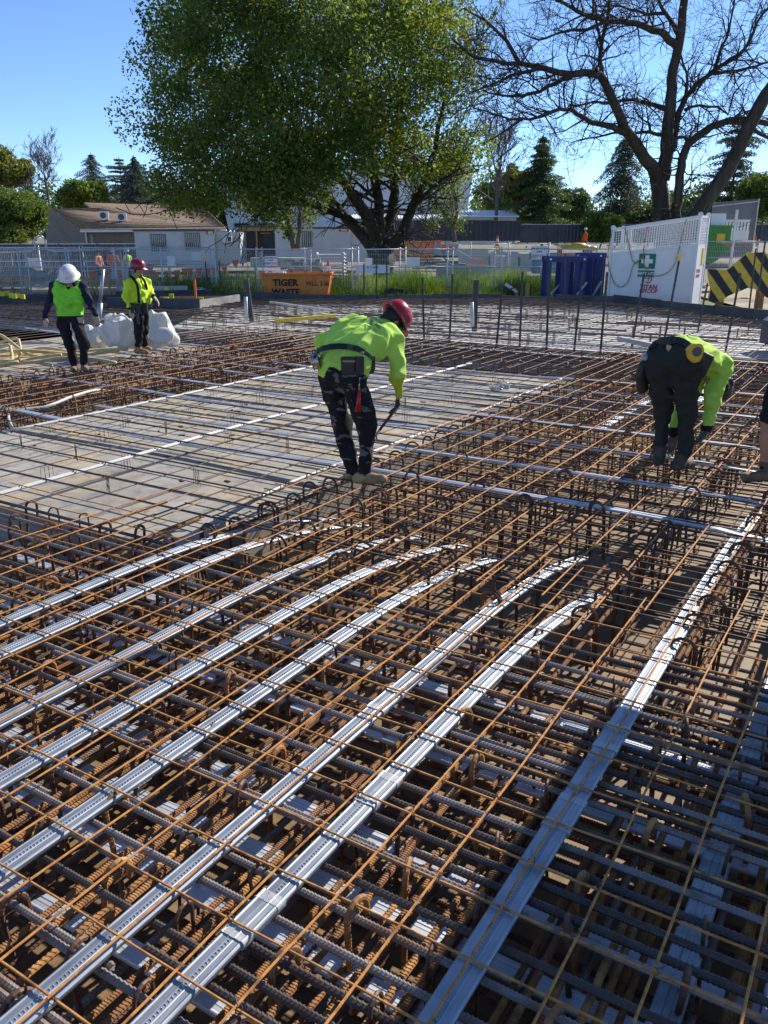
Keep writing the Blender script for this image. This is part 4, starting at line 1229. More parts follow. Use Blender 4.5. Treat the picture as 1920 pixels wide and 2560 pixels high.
# ================================================================== blue steel frames
def blue_frame(px0, px1, pyt, D, label, rz, dx=0):
    a, b = atv(px0, 740, D), atv(px1, 740, D); w = b.x - a.x; h = atv(px0, pyt, D).z + .45
    root = vthing('steel_trestle', label, 'steel trestle', a.x, D, -.45, rz)
    for x in (0, w * .36, w * .72, w - .16):
        for y in (0, .75):
            k = MB(); k.box(x, x + .16 + (.14 if x > 0 and x < w * .7 else 0), y, y + .08, 0, h - .2); k.build('upright', M['blue_steel'], root)
    k = MB(); k.box(-.02, w + .02, -.03, .1, h - .2, h); t = k.build('head_beam', M['blue_steel'], root)
    k = MB(); k.box(-.02, w + .02, .73, .86, h - .2, h); k.build('head_beam', M['blue_steel'], root)
    for x in (0.1, w - .1):
        k = MB(); k.lathe([(.001, 0), (.04, 0), (.04, .03), (.001, .03)], 10, Matrix.Translation((x, -.032, h - .1)) @ Matrix.Rotation(math.radians(90), 4, 'X')); k.build('bolt_plate', M['white_paint'], t)
        k = MB(); k.box(x - .09, x + .05, .1, .73, h - .18, h - .04); k.build('tie_beam', M['blue_steel'], root)
    for i in range(9):
        k = MB(); k.box(w * .36 + .17 + .14, w * .72, .3, .34, .15 + i * .14, .19 + i * .14); k.build('rung', M['blue_steel'], root)
    k = MB(); k.bar((w * .7, -.12, .35), (w, -.2, .95), .09, .05); k.build('brace', M['metal_grey'], root)
    k = MB(); k.bar((.25, .3, .5), (w * .5, .3, 1.0), .06); k.build('brace', M['metal_grey'], root)
    return root
blue_frame(1364, 1462, 641, 31.5, 'dark blue steel frame standing left of the white crane box', 0.05)
blue_frame(1432, 1500, 632, 32.6, 'second blue steel frame tucked behind the first', -0.35)

# ================================================================== hazard striped boards
def hazard():
    D = 25.5
    P = lambda px, py: atv(px, py, D)
    o = P(1770, 760)
    root = vthing('striped_barrier', 'yellow and black diagonally striped steel barrier at the right edge', 'barrier', o.x, D, o.z)
    out = [(1770, 672), (1820, 674), (1845, 655), (1868, 632), (1912, 630), (1960, 668), (1960, 755), (1920, 745), (1880, 715), (1850, 728), (1820, 740), (1800, 757), (1771, 752), (1778, 720), (1772, 690)]
    loc = [P(*q) - o for q in out]
    k = MB(); k.prism([(p.x, p.z) for p in loc], 0.0, 0.10); k.build('plate', M['yellow'], root)
    poly2 = [(p.x, p.z) for p in loc]
    # black stripes: 45 degree bands clipped to the outline
    def clip(poly, nx, nz, c, keep):
        res = []
        for i in range(len(poly)):
            p, q = poly[i], poly[(i + 1) % len(poly)]
            dp, dq = (p[0] * nx + p[1] * nz - c) * keep, (q[0] * nx + q[1] * nz - c) * keep
            if dp >= 0: res.append(p)
            if dp * dq < 0:
                t = dp / (dp - dq); res.append((p[0] + (q[0] - p[0]) * t, p[1] + (q[1] - p[1]) * t))
        return res
    n = (math.sin(math.radians(50)), math.cos(math.radians(50)))
    # convex pieces so clipping stays simple
    pieces = [[poly2[i] for i in ids] for ids in ((0, 1, 10, 11, 12, 13, 14), (1, 2, 9, 10), (2, 3, 4, 8, 9), (4, 5, 6, 7, 8))]
    c = -3.0; st = 0.44
    while c < 4:
        m = MB(); ok = False
        for pc in pieces:
            q = clip(clip(pc, n[0], n[1], c, 1), n[0], n[1], c + st * .5, -1)
            if len(q) > 2:
                m.prism(q, -.006, -.002); ok = True
        if ok: m.build('black_stripe', M['black_stuff'], root)
        c += st
    k = MB(); 
    for x in (.4, 1.6, 2.3): k.box(x, x + .1, .1, .5, -.5, .6)
    k.build('stand', M['bar_rust'], root)
hazard()

# ================================================================== things at the right behind the crane box
def misc_right():
    # green bin with white lid frame
    a, b = atv(1758, 660, 40), atv(1818, 660, 40); w = b.x - a.x
    r = vthing('green_hopper', 'green tapered hopper bin behind the white crane box', 'hopper', a.x, 40, a.z - .4)
    h = atv(1760, 568, 40).z - a.z + .4
    k = MB(); k.prism([(0, .7), (.25, .35), (w * .55, .55), (w, 1.0), (w, h), (0, h)], 0, 1.3); k.build('body', M['green_bin'], r)
    k = MB(); k.box(-.05, w + .05, -.05, 1.35, h, h + .08); k.build('rim', M['green_bin'], r)
    k = MB(); k.box(w * .42, w * .76, -.03, -.002, h * .66, h * .86); k.build('yellow_label', M['yellow'], r)
    k = MB(); k.box(.25, w - .2, .3, .9, h + .09, h + .6); k.build('white_tank', M['white_paint'], r)
    k = MB(); k.box(w + .08, w + .18, -.1, 0, 0, h + .75); k.build('white_post', M['white_paint'], r)
    # big grey sheet
    a, b = atv(1772, 585, 46), atv(1885, 585, 46)
    g = vthing('steel_sheet', 'large dull grey steel sheet standing beyond the green hopper', 'steel sheet', a.x, 46, a.z - 1.2)
    w = b.x - a.x; h = atv(1780, 502, 46).z - a.z + 1.2
    k = MB(); k.add([(0, 0, 0), (w, 0, 0), (w, 0, h + .1), (.03, 0, h - .1), (0, .06, 0), (w, .06, 0), (w, .06, h + .1), (.03, .06, h - .1)], [(0, 1, 2, 3), (7, 6, 5, 4), (0, 4, 5, 1), (1, 5, 6, 2), (2, 6, 7, 3), (3, 7, 4, 0)]); k.build('sheet', M['dull_grey'], g)
    k = MB(); k.bar((0, -.04, h - .28), (w, -.04, h - .02), .06, .05); k.bar((w, -.04, 0), (w, -.04, h + .1), .06); k.build('stiffener', M['galv_dull'], g)
    # white plastic barriers
    for i, (px, lab) in enumerate(((1832, 'white plastic barrier below the grey steel sheet'), (1795, 'white plastic barrier beside the green hopper'))):
        a = atv(px, 600, 43)
        bb = vthing('plastic_barrier', lab, 'barrier', a.x, 43, a.z)
        k = MB(); k.box(0, .75, 0, .12, 0, .45); k.build('body', M['white_paint'], bb)
        for j in range(5):
            k = MB(); k.box(.02 + j * .16, .09 + j * .16, .02, .1, .451, .85); k.build('bar', M['white_paint'], bb)
        k = MB(); k.box(0, .75, 0, .12, .851, .95); k.build('top', M['white_paint'], bb)
    # bent sheet metal piles and red tray beside the blue frames
    a = atv(1400, 636, 46)
    t = vthing('red_tray', 'red steel tray piled with yellow bags behind the blue frames', 'tray', a.x, 46, a.z)
    k = MB(); k.box(0, 1.7, 0, .8, -.2, .05); k.box(0, .1, 0, .8, .051, .25); k.box(1.6, 1.7, 0, .8, .051, .2); k.build('tray', M['red_sign'], t)
    bagm = MB()
    for (x, z, s) in ((.6, .3, .34), (1.0, .34, .4), (1.35, .28, .33), (1.7, .25, .3)):
        bagm.lathe([(0.001, -.25 * s), (s * .8, -.2 * s), (s, 0.1 * s), (s * .7, .55 * s), (.001, .62 * s)], 9, Matrix.Translation((x, .4, z)) @ Matrix.Scale(1.4, 4, (1, 0, 0)))
    bagm.build('yellow_bag', M['yellow'], t, True)
    # concrete planter walls
    a, b = atv(1090, 668, 53), atv(1320, 668, 53)
    c_ = vthing('concrete_wall', 'low pale concrete wall panels behind the fence right of the trunk', 'concrete wall', a.x, 53, -.55)
    w = b.x - a.x
    for i in range(3):
        k = MB(); k.box(i * w / 3 + .02, (i + 1) * w / 3 - .02, i * .1, .3 + i * .1, 0, 1.05 - .1 * i); k.build('panel', M['concrete'], c_)
    a = atv(1150, 636, 60)
    d_ = vthing('steel_form_stack', 'stack of grey steel forms beyond the concrete wall', 'form stack', a.x, 60, -.55)
    for i in range(4):
        k = MB(); k.box(i * 2.1, i * 2.1 + 1.95, 0, 1.4, .2 + .05 * i, 1.75 - .12 * i); k.build('form', M['metal_grey' if i % 2 else 'hut_grey'], d_)
    a = atv(1330, 640, 58)
    bl = vthing('blue_form', 'pale blue formwork panel lying beyond the keep out sign', 'formwork', a.x, 58, -.3)
    M['pale_blue'] = mat_plain('pale_blue', (0.10, 0.26, 0.42), 0.5)
    k = MB(); k.box(0, 3.6, 0, 1.2, .9, 1.35); k.box(.2, 3.4, .1, 1.1, 0, .9); k.build('panel', M['pale_blue'], bl)
    # orange barrier mesh by the trunk
    a, b = atv(985, 645, 54), atv(1083, 645, 54)
    om = vthing('orange_barrier_mesh', 'bright orange plastic barrier mesh behind the fence right of the trunk', 'barrier mesh', a.x, 54, a.z - .1)
    w = b.x - a.x; m = MB()
    for j in range(8):
        m.bar((0, 0, .1 + j * .13), (w, .05 * math.sin(j), .1 + j * .13), .02, .075)
    for i in range(18): m.bar((w * i / 17, .02, .05), (w * i / 17, .02, 1.1), .04)
    o = m.build('mesh_strips', M['orange_mesh'], om); o['kind'] = 'stuff'
    for x in (0, w / 2, w):
        k = MB(); k.bar((x, .05, -.3), (x, .05, 1.3), .05); k.build('post', M['trim_dark'], om)
    # traffic cones and orange caps
misc_right()
# ================================================================== trees
def leaf_mat(name, cols, trans=0.35, rough=0.55):
    m, nt, N, L, b = new_mat(name)
    geo = N.new('ShaderNodeNewGeometry')
    f = noise_fac(nt, 0.45, 2, 0.5, rnd=False)
    add = N.new('ShaderNodeMath'); add.operation = 'MULTIPLY_ADD'; add.inputs[1].default_value = 0.45
    L.new(geo.outputs['Random Per Island'], add.inputs[0])
    sub = N.new('ShaderNodeMath'); sub.operation = 'SUBTRACT'; sub.inputs[1].default_value = 0.22
    L.new(f, sub.inputs[0]); L.new(sub.outputs[0], add.inputs[2])
    n = len(cols)
    c = ramp(nt, add.outputs[0], [(0.15 + 0.7 * i / (n - 1), cols[i]) for i in range(n)])
    L.new(c, b.inputs['Base Color'])
    b.inputs['Roughness'].default_value = rough
    b.inputs['Specular IOR Level'].default_value = 0.35
    tr = N.new('ShaderNodeBsdfTranslucent')
    br = N.new('ShaderNodeMix'); br.data_type = 'RGBA'; br.blend_type = 'MULTIPLY'; br.inputs[0].default_value = 1.0
    br.inputs[7].default_value = (1.6, 1.5, 0.6, 1)
    L.new(c, br.inputs[6]); L.new(br.outputs[2], tr.inputs['Color'])
    mx = N.new('ShaderNodeMixShader'); mx.inputs[0].default_value = trans
    L.new(b.outputs[0], mx.inputs[1]); L.new(tr.outputs[0], mx.inputs[2])
    L.new(mx.outputs[0], N['Material Output'].inputs['Surface'])
    return m
def leaf_mesh(name, pts, size, mat, rng, flat=0.0, aspect=0.55, jitter=0.4):
    """one small folded-free rhombus per point"""
    n = len(pts)
    nrm = rng.normal(size=(n, 3)); nrm[:, 2] += flat * 3
    nrm /= np.linalg.norm(nrm, axis=1)[:, None]
    t = rng.normal(size=(n, 3)); t -= (t * nrm).sum(1)[:, None] * nrm
    t /= np.linalg.norm(t, axis=1)[:, None]
    s = np.cross(nrm, t)
    L = size * (1 + jitter * (rng.random(n) - .5) * 2)[:, None]
    Vt = np.stack([pts - t * L * .5, pts + s * L * aspect * .5, pts + t * L * .5, pts - s * L * aspect * .5], 1).reshape(-1, 3)
    me = bpy.data.meshes.new(name)
    me.vertices.add(4 * n); me.loops.add(4 * n); me.polygons.add(n)
    me.vertices.foreach_set('co', Vt.astype(np.float32).ravel())
    me.loops.foreach_set('vertex_index', np.arange(4 * n, dtype=np.int32))
    me.polygons.foreach_set('loop_start', np.arange(0, 4 * n, 4, dtype=np.int32))
    me.polygons.foreach_set('loop_total', np.full(n, 4, dtype=np.int32))
    me.materials.append(mat)
    me.update(calc_edges=True)
    return me
M['bark'] = mat_noise('bark', (0.030, 0.024, 0.019), (0.078, 0.062, 0.047), 6.0, 0.9, stretch=(1, 1, 0.12), bump_s=0.8, rnd=False)
M['bark_grey'] = mat_noise('bark_grey', (0.10, 0.085, 0.07), (0.17, 0.15, 0.125), 5.0, 0.9, stretch=(1, 1, 0.15), bump_s=0.6, rnd=False)
M['bark_far'] = mat_noise('bark_far', (0.10, 0.085, 0.08), (0.16, 0.14, 0.13), 3.0, 0.9, rnd=False)
LEAF = {
    'oak': leaf_mat('leaf_oak', [(0.040, 0.088, 0.027), (0.078, 0.140, 0.035), (0.155, 0.205, 0.046), (0.29, 0.29, 0.065)], 0.5),
    'bright': leaf_mat('leaf_bright', [(0.06, 0.11, 0.02), (0.12, 0.18, 0.035), (0.19, 0.23, 0.06)], 0.35),
    'yellow': leaf_mat('leaf_yellow', [(0.10, 0.13, 0.025), (0.18, 0.20, 0.045), (0.22, 0.20, 0.07)], 0.35),
    'conifer': leaf_mat('leaf_conifer', [(0.045, 0.075, 0.050), (0.07, 0.105, 0.065), (0.11, 0.14, 0.085)], 0.25),  # conifer leaf colours lightened to stand in for distance haze
    'conifer_green': leaf_mat('leaf_conifer_green', [(0.045, 0.09, 0.035), (0.08, 0.14, 0.045), (0.14, 0.19, 0.06)], 0.3),
    'conifer_blue': leaf_mat('leaf_conifer_blue', [(0.05, 0.075, 0.06), (0.085, 0.11, 0.09), (0.12, 0.14, 0.11)], 0.15),
    'grass': leaf_mat('leaf_grass', [(0.07, 0.14, 0.02), (0.12, 0.21, 0.03), (0.22, 0.27, 0.06)], 0.45),
}
def limb(mb, keys, r0, r1, sides=8, wob=0.0, rng=None):
    pts = spline(keys, max(0.35, (Vector(keys[0]) - Vector(keys[-1])).length / 26))
    n = len(pts)
    if wob and rng:
        pts = [p + Vector((rng.uniform(-wob, wob), rng.uniform(-wob, wob), rng.uniform(-wob, wob))) if 0 < i < n - 1 else p for i, p in enumerate(pts)]
    rs = [r0 + (r1 - r0) * (i / (n - 1)) ** 0.8 for i in range(n)]
    mb.tube(pts, rs, sides)
    return pts, rs
def twig(mb, p, d, L, r, depth, rng, up=0.15, tips=None, sides=4, spread=0.75, nseg=4, curl=0.25, rmin=0.006):
    """recursive crooked branchlet"""
    pts = [p]; q = p.copy(); dd = d.normalized()
    for i in range(nseg):
        dd = (dd + Vector((rng.gauss(0, curl), rng.gauss(0, curl), rng.gauss(0, curl) + up * 0.35))).normalized()
        q = q + dd * (L / nseg); pts.append(q.copy())
    rs = [max(rmin, r * (1 - 0.75 * i / nseg)) for i in range(nseg + 1)]
    mb.tube(pts, rs, sides if depth > 0 else 3, False)
    if tips is not None: tips.append((pts[-1], depth))
    if depth <= 0: return
    k = rng.randint(2, 4)
    for j in range(k):
        i = rng.randint(1, nseg)
        base = pts[i]
        side = Vector((rng.gauss(0, 1), rng.gauss(0, 1), rng.gauss(0, 1))).normalized()
        nd = (dd + side * spread).normalized()
        twig(mb, base, nd, L * rng.uniform(0.5, 0.75), max(rmin, rs[i] * 0.62), depth - 1, rng, up, tips, sides, spread, nseg, curl, rmin)

# ---------------------------------------------------------------- the big leafy tree
def big_tree():
    rng = random.Random(31); nrg = np.random.default_rng(31)
    D = 48.0
    base = atv(962, 702, D)
    root = vthing('leafy_tree', 'huge leafy evergreen tree with a forked dark trunk behind the wire fence', 'tree', base.x, D, base.z)
    o0 = base.copy()
    P = lambda px, py, dd=0.0: atv(px, py, D + dd) - o0
    mb = MB()
    limb(mb, [P(965, 712), P(962, 690), P(955, 660), P(945, 630), P(938, 612)], 0.66, 0.56, 12, .02, rng)
    mains = [([P(938, 625), P(905, 585), P(860, 540, 1), P(800, 480, 2), P(720, 420, 3), P(620, 370, 3)], .42, .10),
             ([P(945, 622), P(930, 560, -1), P(890, 500, -2), P(840, 430, -3), P(760, 340, -4), P(690, 250, -4)], .40, .10),
             ([P(950, 618), P(950, 560), P(945, 500), P(935, 420), P(920, 300), P(900, 150)], .36, .09),
             ([P(958, 615), P(975, 560, 1), P(985, 500, 2), P(985, 400, 3), P(1000, 250, 3), P(1010, 100, 2)], .38, .09),
             ([P(968, 622), P(1005, 585, -1), P(1025, 530, -1), P(1060, 460, -2), P(1085, 380, -2), P(1110, 250, -2)], .36, .09),
             ([P(1025, 530, -1), P(1080, 470, -3), P(1150, 420, -4)], .16, .05),
             ([P(860, 540, 1), P(740, 500, -2), P(640, 470, -4), P(520, 450, -4)], .2, .05),
             ([P(620, 370, 3), P(520, 340, 2), P(430, 360, 0)], .1, .04)]
    tips = []
    for keys, r0, r1 in mains:
        pts, rs = limb(mb, keys, r0, r1, 9, .05, rng)
        for i in range(4, len(pts), 2):
            d = Vector((rng.gauss(0, 1), rng.gauss(0, 1), rng.gauss(.25, .6)))
            twig(mb, pts[i], d, rng.uniform(2.2, 4.2), rs[i] * .45, 2, rng, .1, tips, 4, rmin=.02)
    mb.build('trunk', M['bark'], root, True)
    # crown: clumps inside the outline seen in the photograph, bulging towards and away
    outline = [(395, 60), (372, 150), (385, 230), (352, 300), (348, 370), (372, 430), (390, 500), (440, 532), (505, 520), (548, 470), (600, 470), (640, 520), (690, 552), (745, 555), (785, 530), (820, 480), (870, 430), (930, 415), (985, 425), (1030, 470), (1075, 480), (1110, 465), (1190, 450), (1218, 400), (1190, 340), (1215, 260), (1205, 170), (1160, 80), (1120, -30), (1050, -150), (900, -230), (720, -230), (560, -150), (440, -50)]
    def inside2(x, y):
        c = False; j = len(outline) - 1
        for i in range(len(outline)):
            xi, yi = outline[i]; xj, yj = outline[j]
            if (yi > y) != (yj > y) and x < (xj - xi) * (y - yi) / (yj - yi) + xi: c = not c
            j = i
        return c
    clumps = []
    tries = 0
    while len(clumps) < 255 and tries < 20000:
        tries += 1
        x, y = rng.uniform(340, 1225), rng.uniform(-230, 600)
        if not inside2(790 + (x - 790) * 1.055, 180 + (y - 180) * 1.045): continue
        # depth envelope: a rounded crown about the trunk
        ex, ey = (x - 790) / 460, (y - 180) / 440
        e2 = ex * ex + ey * ey
        dz = 8.5 * math.sqrt(max(0.05, 1 - min(e2, .95)))
        s = rng.choice((-1, -1, 1, 0))
        dd = s * dz * rng.uniform(.65, 1.0) + rng.uniform(-1.2, 1.2)
        # sparse low middle so trunk and limbs show
        if y > 430 and 800 < x < 1040 and rng.random() < .72: continue
        if y > 470 and 560 < x < 820 and rng.random() < .35: continue
        clumps.append((P(x, y, dd), rng.choice((.6, .8, 1.1, 1.4, 1.7)) * rng.uniform(.85, 1.15)))
    for (x, y) in ((400, 460), (430, 490), (460, 500), (650, 530), (690, 545)):
        clumps.append((P(x, y, rng.uniform(-4, 2)), rng.uniform(.6, 1.0)))
    P_all = []
    for c, r in clumps:
        n = int(360 * r * r)
        v = nrg.normal(size=(n, 3)); v /= np.linalg.norm(v, axis=1)[:, None]
        rad = r * (0.35 + 0.75 * nrg.random(n) ** .6)
        p = np.array(c)[None, :] + v * rad[:, None] * np.array([1.15, 1.15, .85])
        P_all.append(p)
        # drooping sprays
        m = n // 4
        tpos = nrg.random((m, 1)); dirs = nrg.normal(size=(m, 3)) * .25
        ax = nrg.normal(size=3); ax /= np.linalg.norm(ax)
        P_all.append(np.array(c)[None, :] + ax[None, :] * r * 1.6 * tpos + dirs)
    pts = np.concatenate(P_all)
    me = leaf_mesh('crown', pts, 0.175, LEAF['oak'], nrg, 0.25, .6)
    link('crown', me, root)
    # epicormic shoots on the trunk
    return root
big_tree()

# ---------------------------------------------------------------- the bare tree on the right
def bare_tree():
    rng = random.Random(77)
    D = 44.0
    base = atv(1668, 650, D)
    root = vthing('bare_tree', 'spreading leafless tree with dark leaning limbs above the white crane box', 'tree', base.x, D, Z_G)
    o0 = Vector((base.x, D, Z_G))
    P = lambda px, py, dd=0.0: atv(px, py, D + dd) - o0
    s = .4822
    C = lambda x, y, dd=0.0: P(1120 + x * s, y * s, dd)       # coordinates of an enlarged view
    mb = MB(); tips = []
    # trunk cluster
    T = [
        ([P(1662, 700), P(1661, 640), P(1660, 580), P(1653, 520), P(1650, 470), C(1085, 905)], .72, .50),
        # left limb sweeping up and out
        ([C(1090, 930), C(1060, 870, -.5), C(990, 770, -1), C(920, 660, -1.5), C(870, 560, -2), C(830, 460, -2), C(795, 385, -2), C(700, 385, -2.5), C(640, 380, -2.5), C(500, 360, -3), C(370, 330, -3), C(240, 320, -3.5), C(140, 300, -3.5), C(20, 200, -4)], .42, .05),
        ([C(795, 385, -2), C(790, 260, -1), C(815, 150, -1), C(840, 0, -1), C(850, -120, -1)], .15, .07),
        ([C(800, 260, -1), C(780, 150, -.5), C(760, 60, 0), C(740, -60, 0)], .10, .05),
        ([C(640, 395, -2.5), C(560, 430, -2.5), C(430, 490, -3), C(300, 500, -3), C(180, 470, -3)], .15, .04),
        ([C(500, 355, -3), C(380, 380, -3.4), C(250, 430, -4), C(120, 480, -4)], .14, .04),
        ([C(370, 330, -3), C(310, 220, -3), C(230, 130, -3), C(80, 40, -3)], .13, .04),
        ([C(920, 690, -1.5), C(830, 650, -2), C(740, 630, -2), C(640, 570, -2.4), C(540, 580, -3), C(380, 620, -3), C(240, 590, -3.4), C(130, 560, -3.4)], .20, .04),
        ([C(380, 620, -3), C(290, 680, -3), C(210, 730, -3.4)], .10, .03),
        # central stem
        ([C(1110, 930), C(1130, 800), C(1145, 600), C(1160, 420), C(1185, 300), C(1195, 220), C(1215, 100), C(1230, -40), C(1240, -160)], .46, .20),
        ([C(1140, 570), C(1060, 540, 1), C(960, 520, 1.5), C(850, 530, 2), C(730, 530, 2), C(640, 560, 2)], .19, .05),
        ([C(1185, 230), C(1120, 180, -.5), C(1030, 140, -1), C(930, 115, -1), C(820, 110, -1.5), C(700, 70, -1.5), C(560, 0, -2)], .24, .08),
        ([C(820, 110, -1.5), C(720, 150, -1.5), C(600, 160, -2), C(480, 210, -2), C(380, 170, -2.4)], .12, .03),
        ([C(1195, 170), C(1150, 100, .5), C(1110, 40, .5), C(1080, -30, .5)], .18, .08),
        ([C(1130, 70, .5), C(1030, 75, 1), C(900, 40, 1), C(760, 30, 1)], .11, .04),
        # right leaders
        ([C(1160, 780), C(1190, 640, .5), C(1215, 540, .5), C(1260, 470, 1), C(1380, 360, 1), C(1500, 290, 1), C(1560, 220, 1), C(1600, 120, 1), C(1659, 40, 1)], .24, .06),
        ([C(1215, 540, .5), C(1245, 420, 0), C(1215, 330, 0), C(1200, 250, 0)], .14, .06),
        ([C(1380, 380, 1), C(1480, 370, 1.5), C(1600, 340, 1.5), C(1720, 300, 2)], .14, .06),
        ([C(1380, 360, 1), C(1440, 200, 1), C(1470, 80, 1), C(1500, -60, 1)], .10, .04),
        ([C(1230, 570, .5), C(1300, 550, 1), C(1400, 555, 1), C(1455, 590, 1), C(1480, 480, 1), C(1530, 430, 1)], .11, .04),
        # forked stem right of the centre
        ([P(1668, 700, -.3), P(1680, 600, -.6), C(1180, 1130, -.8), C(1195, 960, -.8), C(1215, 830, -.8), C(1250, 745, -.8), C(1330, 680, -.6), C(1420, 640, -.5), C(1530, 620, -.4), C(1659, 640, -.4), C(1760, 650, 0)], .40, .14),
        ([C(1250, 745, -.8), C(1225, 710, -.8), C(1180, 715, -.8)], .12, .1),
        ([C(1115, 700), C(1040, 690, .4), C(960, 690, .8), C(860, 690, 1.2), C(760, 710, 1.4), C(640, 740, 1.4)], .14, .03),
        ([C(1050, 690, .4), C(1040, 640, .4), C(980, 590, .6), C(960, 540, .6)], .08, .03),
        # big leaning limb off to the right
        ([P(1690, 700, -1), P(1715, 560, -1.2), C(1290, 1110, -1.5), C(1390, 970, -1.5), C(1470, 840, -1.5), C(1540, 690, -1.5), C(1620, 540, -1.5), C(1720, 380, -1.5), C(1850, 150, -1.5)], .52, .34),
        ([C(1560, 650, -1.5), C(1620, 700, -1.5), C(1700, 720, -1.5)], .14, .08),
    ]
    for keys, r0, r1 in T:
        pts, rs = limb(mb, keys, r0 * .80, r1 * .8, 9 if r0 > .2 else 6, 0.05, rng)
        if r0 > .45: continue
        n = len(pts)
        for i in range(2, n):
            for rep in range(3):
                if rng.random() < .68:
                    t = (pts[min(i + 1, n - 1)] - pts[i - 1]).normalized()
                    side = Vector((rng.gauss(0, 1), rng.gauss(0, .7), rng.gauss(.2, .9))).normalized()
                    d = (t * .5 + side).normalized()
                    twig(mb, pts[i], d, rng.uniform(.9, 2.4), min(.045, rs[i] * .5), 2, rng, .12, tips, 4, .8, 4, .33, .0085)
    mb.build('trunk', M['bark'], root, True)
    # a few first buds
    nrg = np.random.default_rng(5)
    sel = [np.array(p) for p, d in tips if d == 0 and rng.random() < .10]
    me = leaf_mesh('crown', np.array(sel), .12, LEAF['yellow'], nrg)
    link('crown', me, root)
bare_tree()

# ---------------------------------------------------------------- other trees
def round_tree(label, px, pyb, pyt, pxw, D, leaf, n, size, seed, trunk='bark_far', bushy=False, squash=1.0, gap=0.0):
    rng = random.Random(seed); nrg = np.random.default_rng(seed)
    b = atv(px, pyb, D); h = atv(px, pyt, D).z - b.z; w = atv(px + pxw, pyb, D).x - b.x
    root = vthing('shrub' if bushy else 'broadleaf_tree', label, 'shrub' if bushy else 'tree', b.x, D, b.z)
    mb = MB()
    ht = h * (.12 if bushy else .42)
    limb(mb, [(0, 0, -.6), (rng.uniform(-.2, .2), 0, ht * .5), (0, 0, ht), (.2, 0, h * .75)], max(.08, h * .022), .05, 7)
    for k in range(7):
        a = rng.uniform(0, 6.28); twig(mb, Vector((0, 0, ht * rng.uniform(.6, 1.3))), Vector((math.cos(a), math.sin(a), .8)), h * .4, h * .011, 2, rng, .2, None, 4, rmin=.02)
    mb.build('trunk', M[trunk], root, True)
    P_ = []
    z0 = 0.05 * h if bushy else .28 * h
    m = max(18, int(30 * w / 4)); n = int(n * 1.5)
    for k in range(m):
        v = nrg.normal(size=3); v /= np.linalg.norm(v); v *= nrg.random() ** .35
        if nrg.random() < gap: continue
        c = np.array([v[0] * w * .42, v[1] * w * .42, z0 + (h - z0) * (.5 + v[2] * .42)])
        r = w * rng.uniform(.10, .2)
        q = nrg.normal(size=(n // m, 3)); q /= np.linalg.norm(q, axis=1)[:, None]
        P_.append(c + q * r * (.5 + .6 * nrg.random((n // m, 1))) * np.array([1, 1, .8 * squash]))
    link('crown', leaf_mesh('crown', np.concatenate(P_), size, LEAF[leaf], nrg), root)
def conifer(label, px, pyb, pyt, pxw, D, leaf, seed, layers=16, droop=-.1, dens=1.0, power=1.0, zlow=.1):
    rng = random.Random(seed); nrg = np.random.default_rng(seed)
    b = atv(px, pyb, D); h = atv(px, pyt, D).z - b.z; w = (atv(px + pxw, pyb, D).x - b.x) / 2
    root = vthing('conifer_tree', label, 'tree', b.x, D, b.z)
    mb = MB(); limb(mb, [(0, 0, -.5), (0.05, 0, h * .5), (0, 0, h)], h * .022, .03, 7)
    P_ = []
    for i in range(layers):
        t = (i + rng.uniform(-.3, .3)) / layers
        z = h * (zlow + (1 - zlow) * t)
        r = w * max(.06, (1 - t) ** power) * rng.uniform(.5, 1.2)
        nb = rng.randint(5, 8)
        for k in range(nb):
            a = 6.283 * (k + rng.uniform(-.3, .3)) / nb
            rr_ = r * rng.uniform(.45, 1.15)
            d = Vector((math.cos(a), math.sin(a), 0))
            pts = [Vector((0, 0, z)), d * rr_ * .5 + Vector((0, 0, z + .06 * rr_)), d * rr_ + Vector((0, 0, z + droop * rr_))]
            mb.tube(pts, [h * .006, h * .004, h * .002], 4, False)
            m = int(dens * 210 * (rr_ / w + .12))
            s = nrg.random((m, 1)) ** .7
            base = np.array(pts[0]) * (1 - s) ** 2 + np.array(pts[1]) * 2 * s * (1 - s) + np.array(pts[2]) * s ** 2
            perp = np.array([-d.y, d.x, 0])
            spread = (nrg.random((m, 1)) - .5) * rr_ * .62 * (.35 + .65 * s)
            P_.append(base + perp * spread + nrg.normal(size=(m, 3)) * np.array([.1, .1, .10]) * h / 12 - np.array([0, 0, .02]) * h * nrg.random((m, 1)))
    mb.build('trunk', M['bark_far'], root, True)
    link('crown', leaf_mesh('crown', np.concatenate(P_), .022 * h, LEAF[leaf], nrg, .35, .42), root)
def bare_round(label, px, pyb, pyt, pxw, D, seed, depth=4, mat='bark_far', fork=.25, nb=9):
    rng = random.Random(seed)
    b = atv(px, pyb, D); h = atv(px, pyt, D).z - b.z; w = (atv(px + pxw, pyb, D).x - b.x) / 2
    root = vthing('leafless_tree', label, 'tree', b.x, D, b.z)
    mb = MB(); limb(mb, [(0, 0, -.5), (.1, 0, h * fork), (0, 0, h * .55)], h * .024, h * .012, 7)
    for k in range(nb):
        a = 6.283 * k / nb + rng.uniform(-.2, .2)
        el = rng.uniform(.5, 1.8)
        d = Vector((math.cos(a) * w / h * 1.6, math.sin(a) * w / h * 1.6, el)).normalized()
        twig(mb, Vector((0.05, 0, h * rng.uniform(fork, .5))), d, h * .42, h * .011, depth, rng, .25, None, 4, .55, 4, .16, .018)
    mb.build('trunk', M[mat], root, True)
    return root
round_tree('yellowing tree at the far left above the bright green shrub', 25, 520, 375, 150, 105, 'yellow', 9000, .42, 3, gap=.1)
bare_round('round leafless tree left of the two conifers', 122, 520, 371, 150, 110, 5, 4)
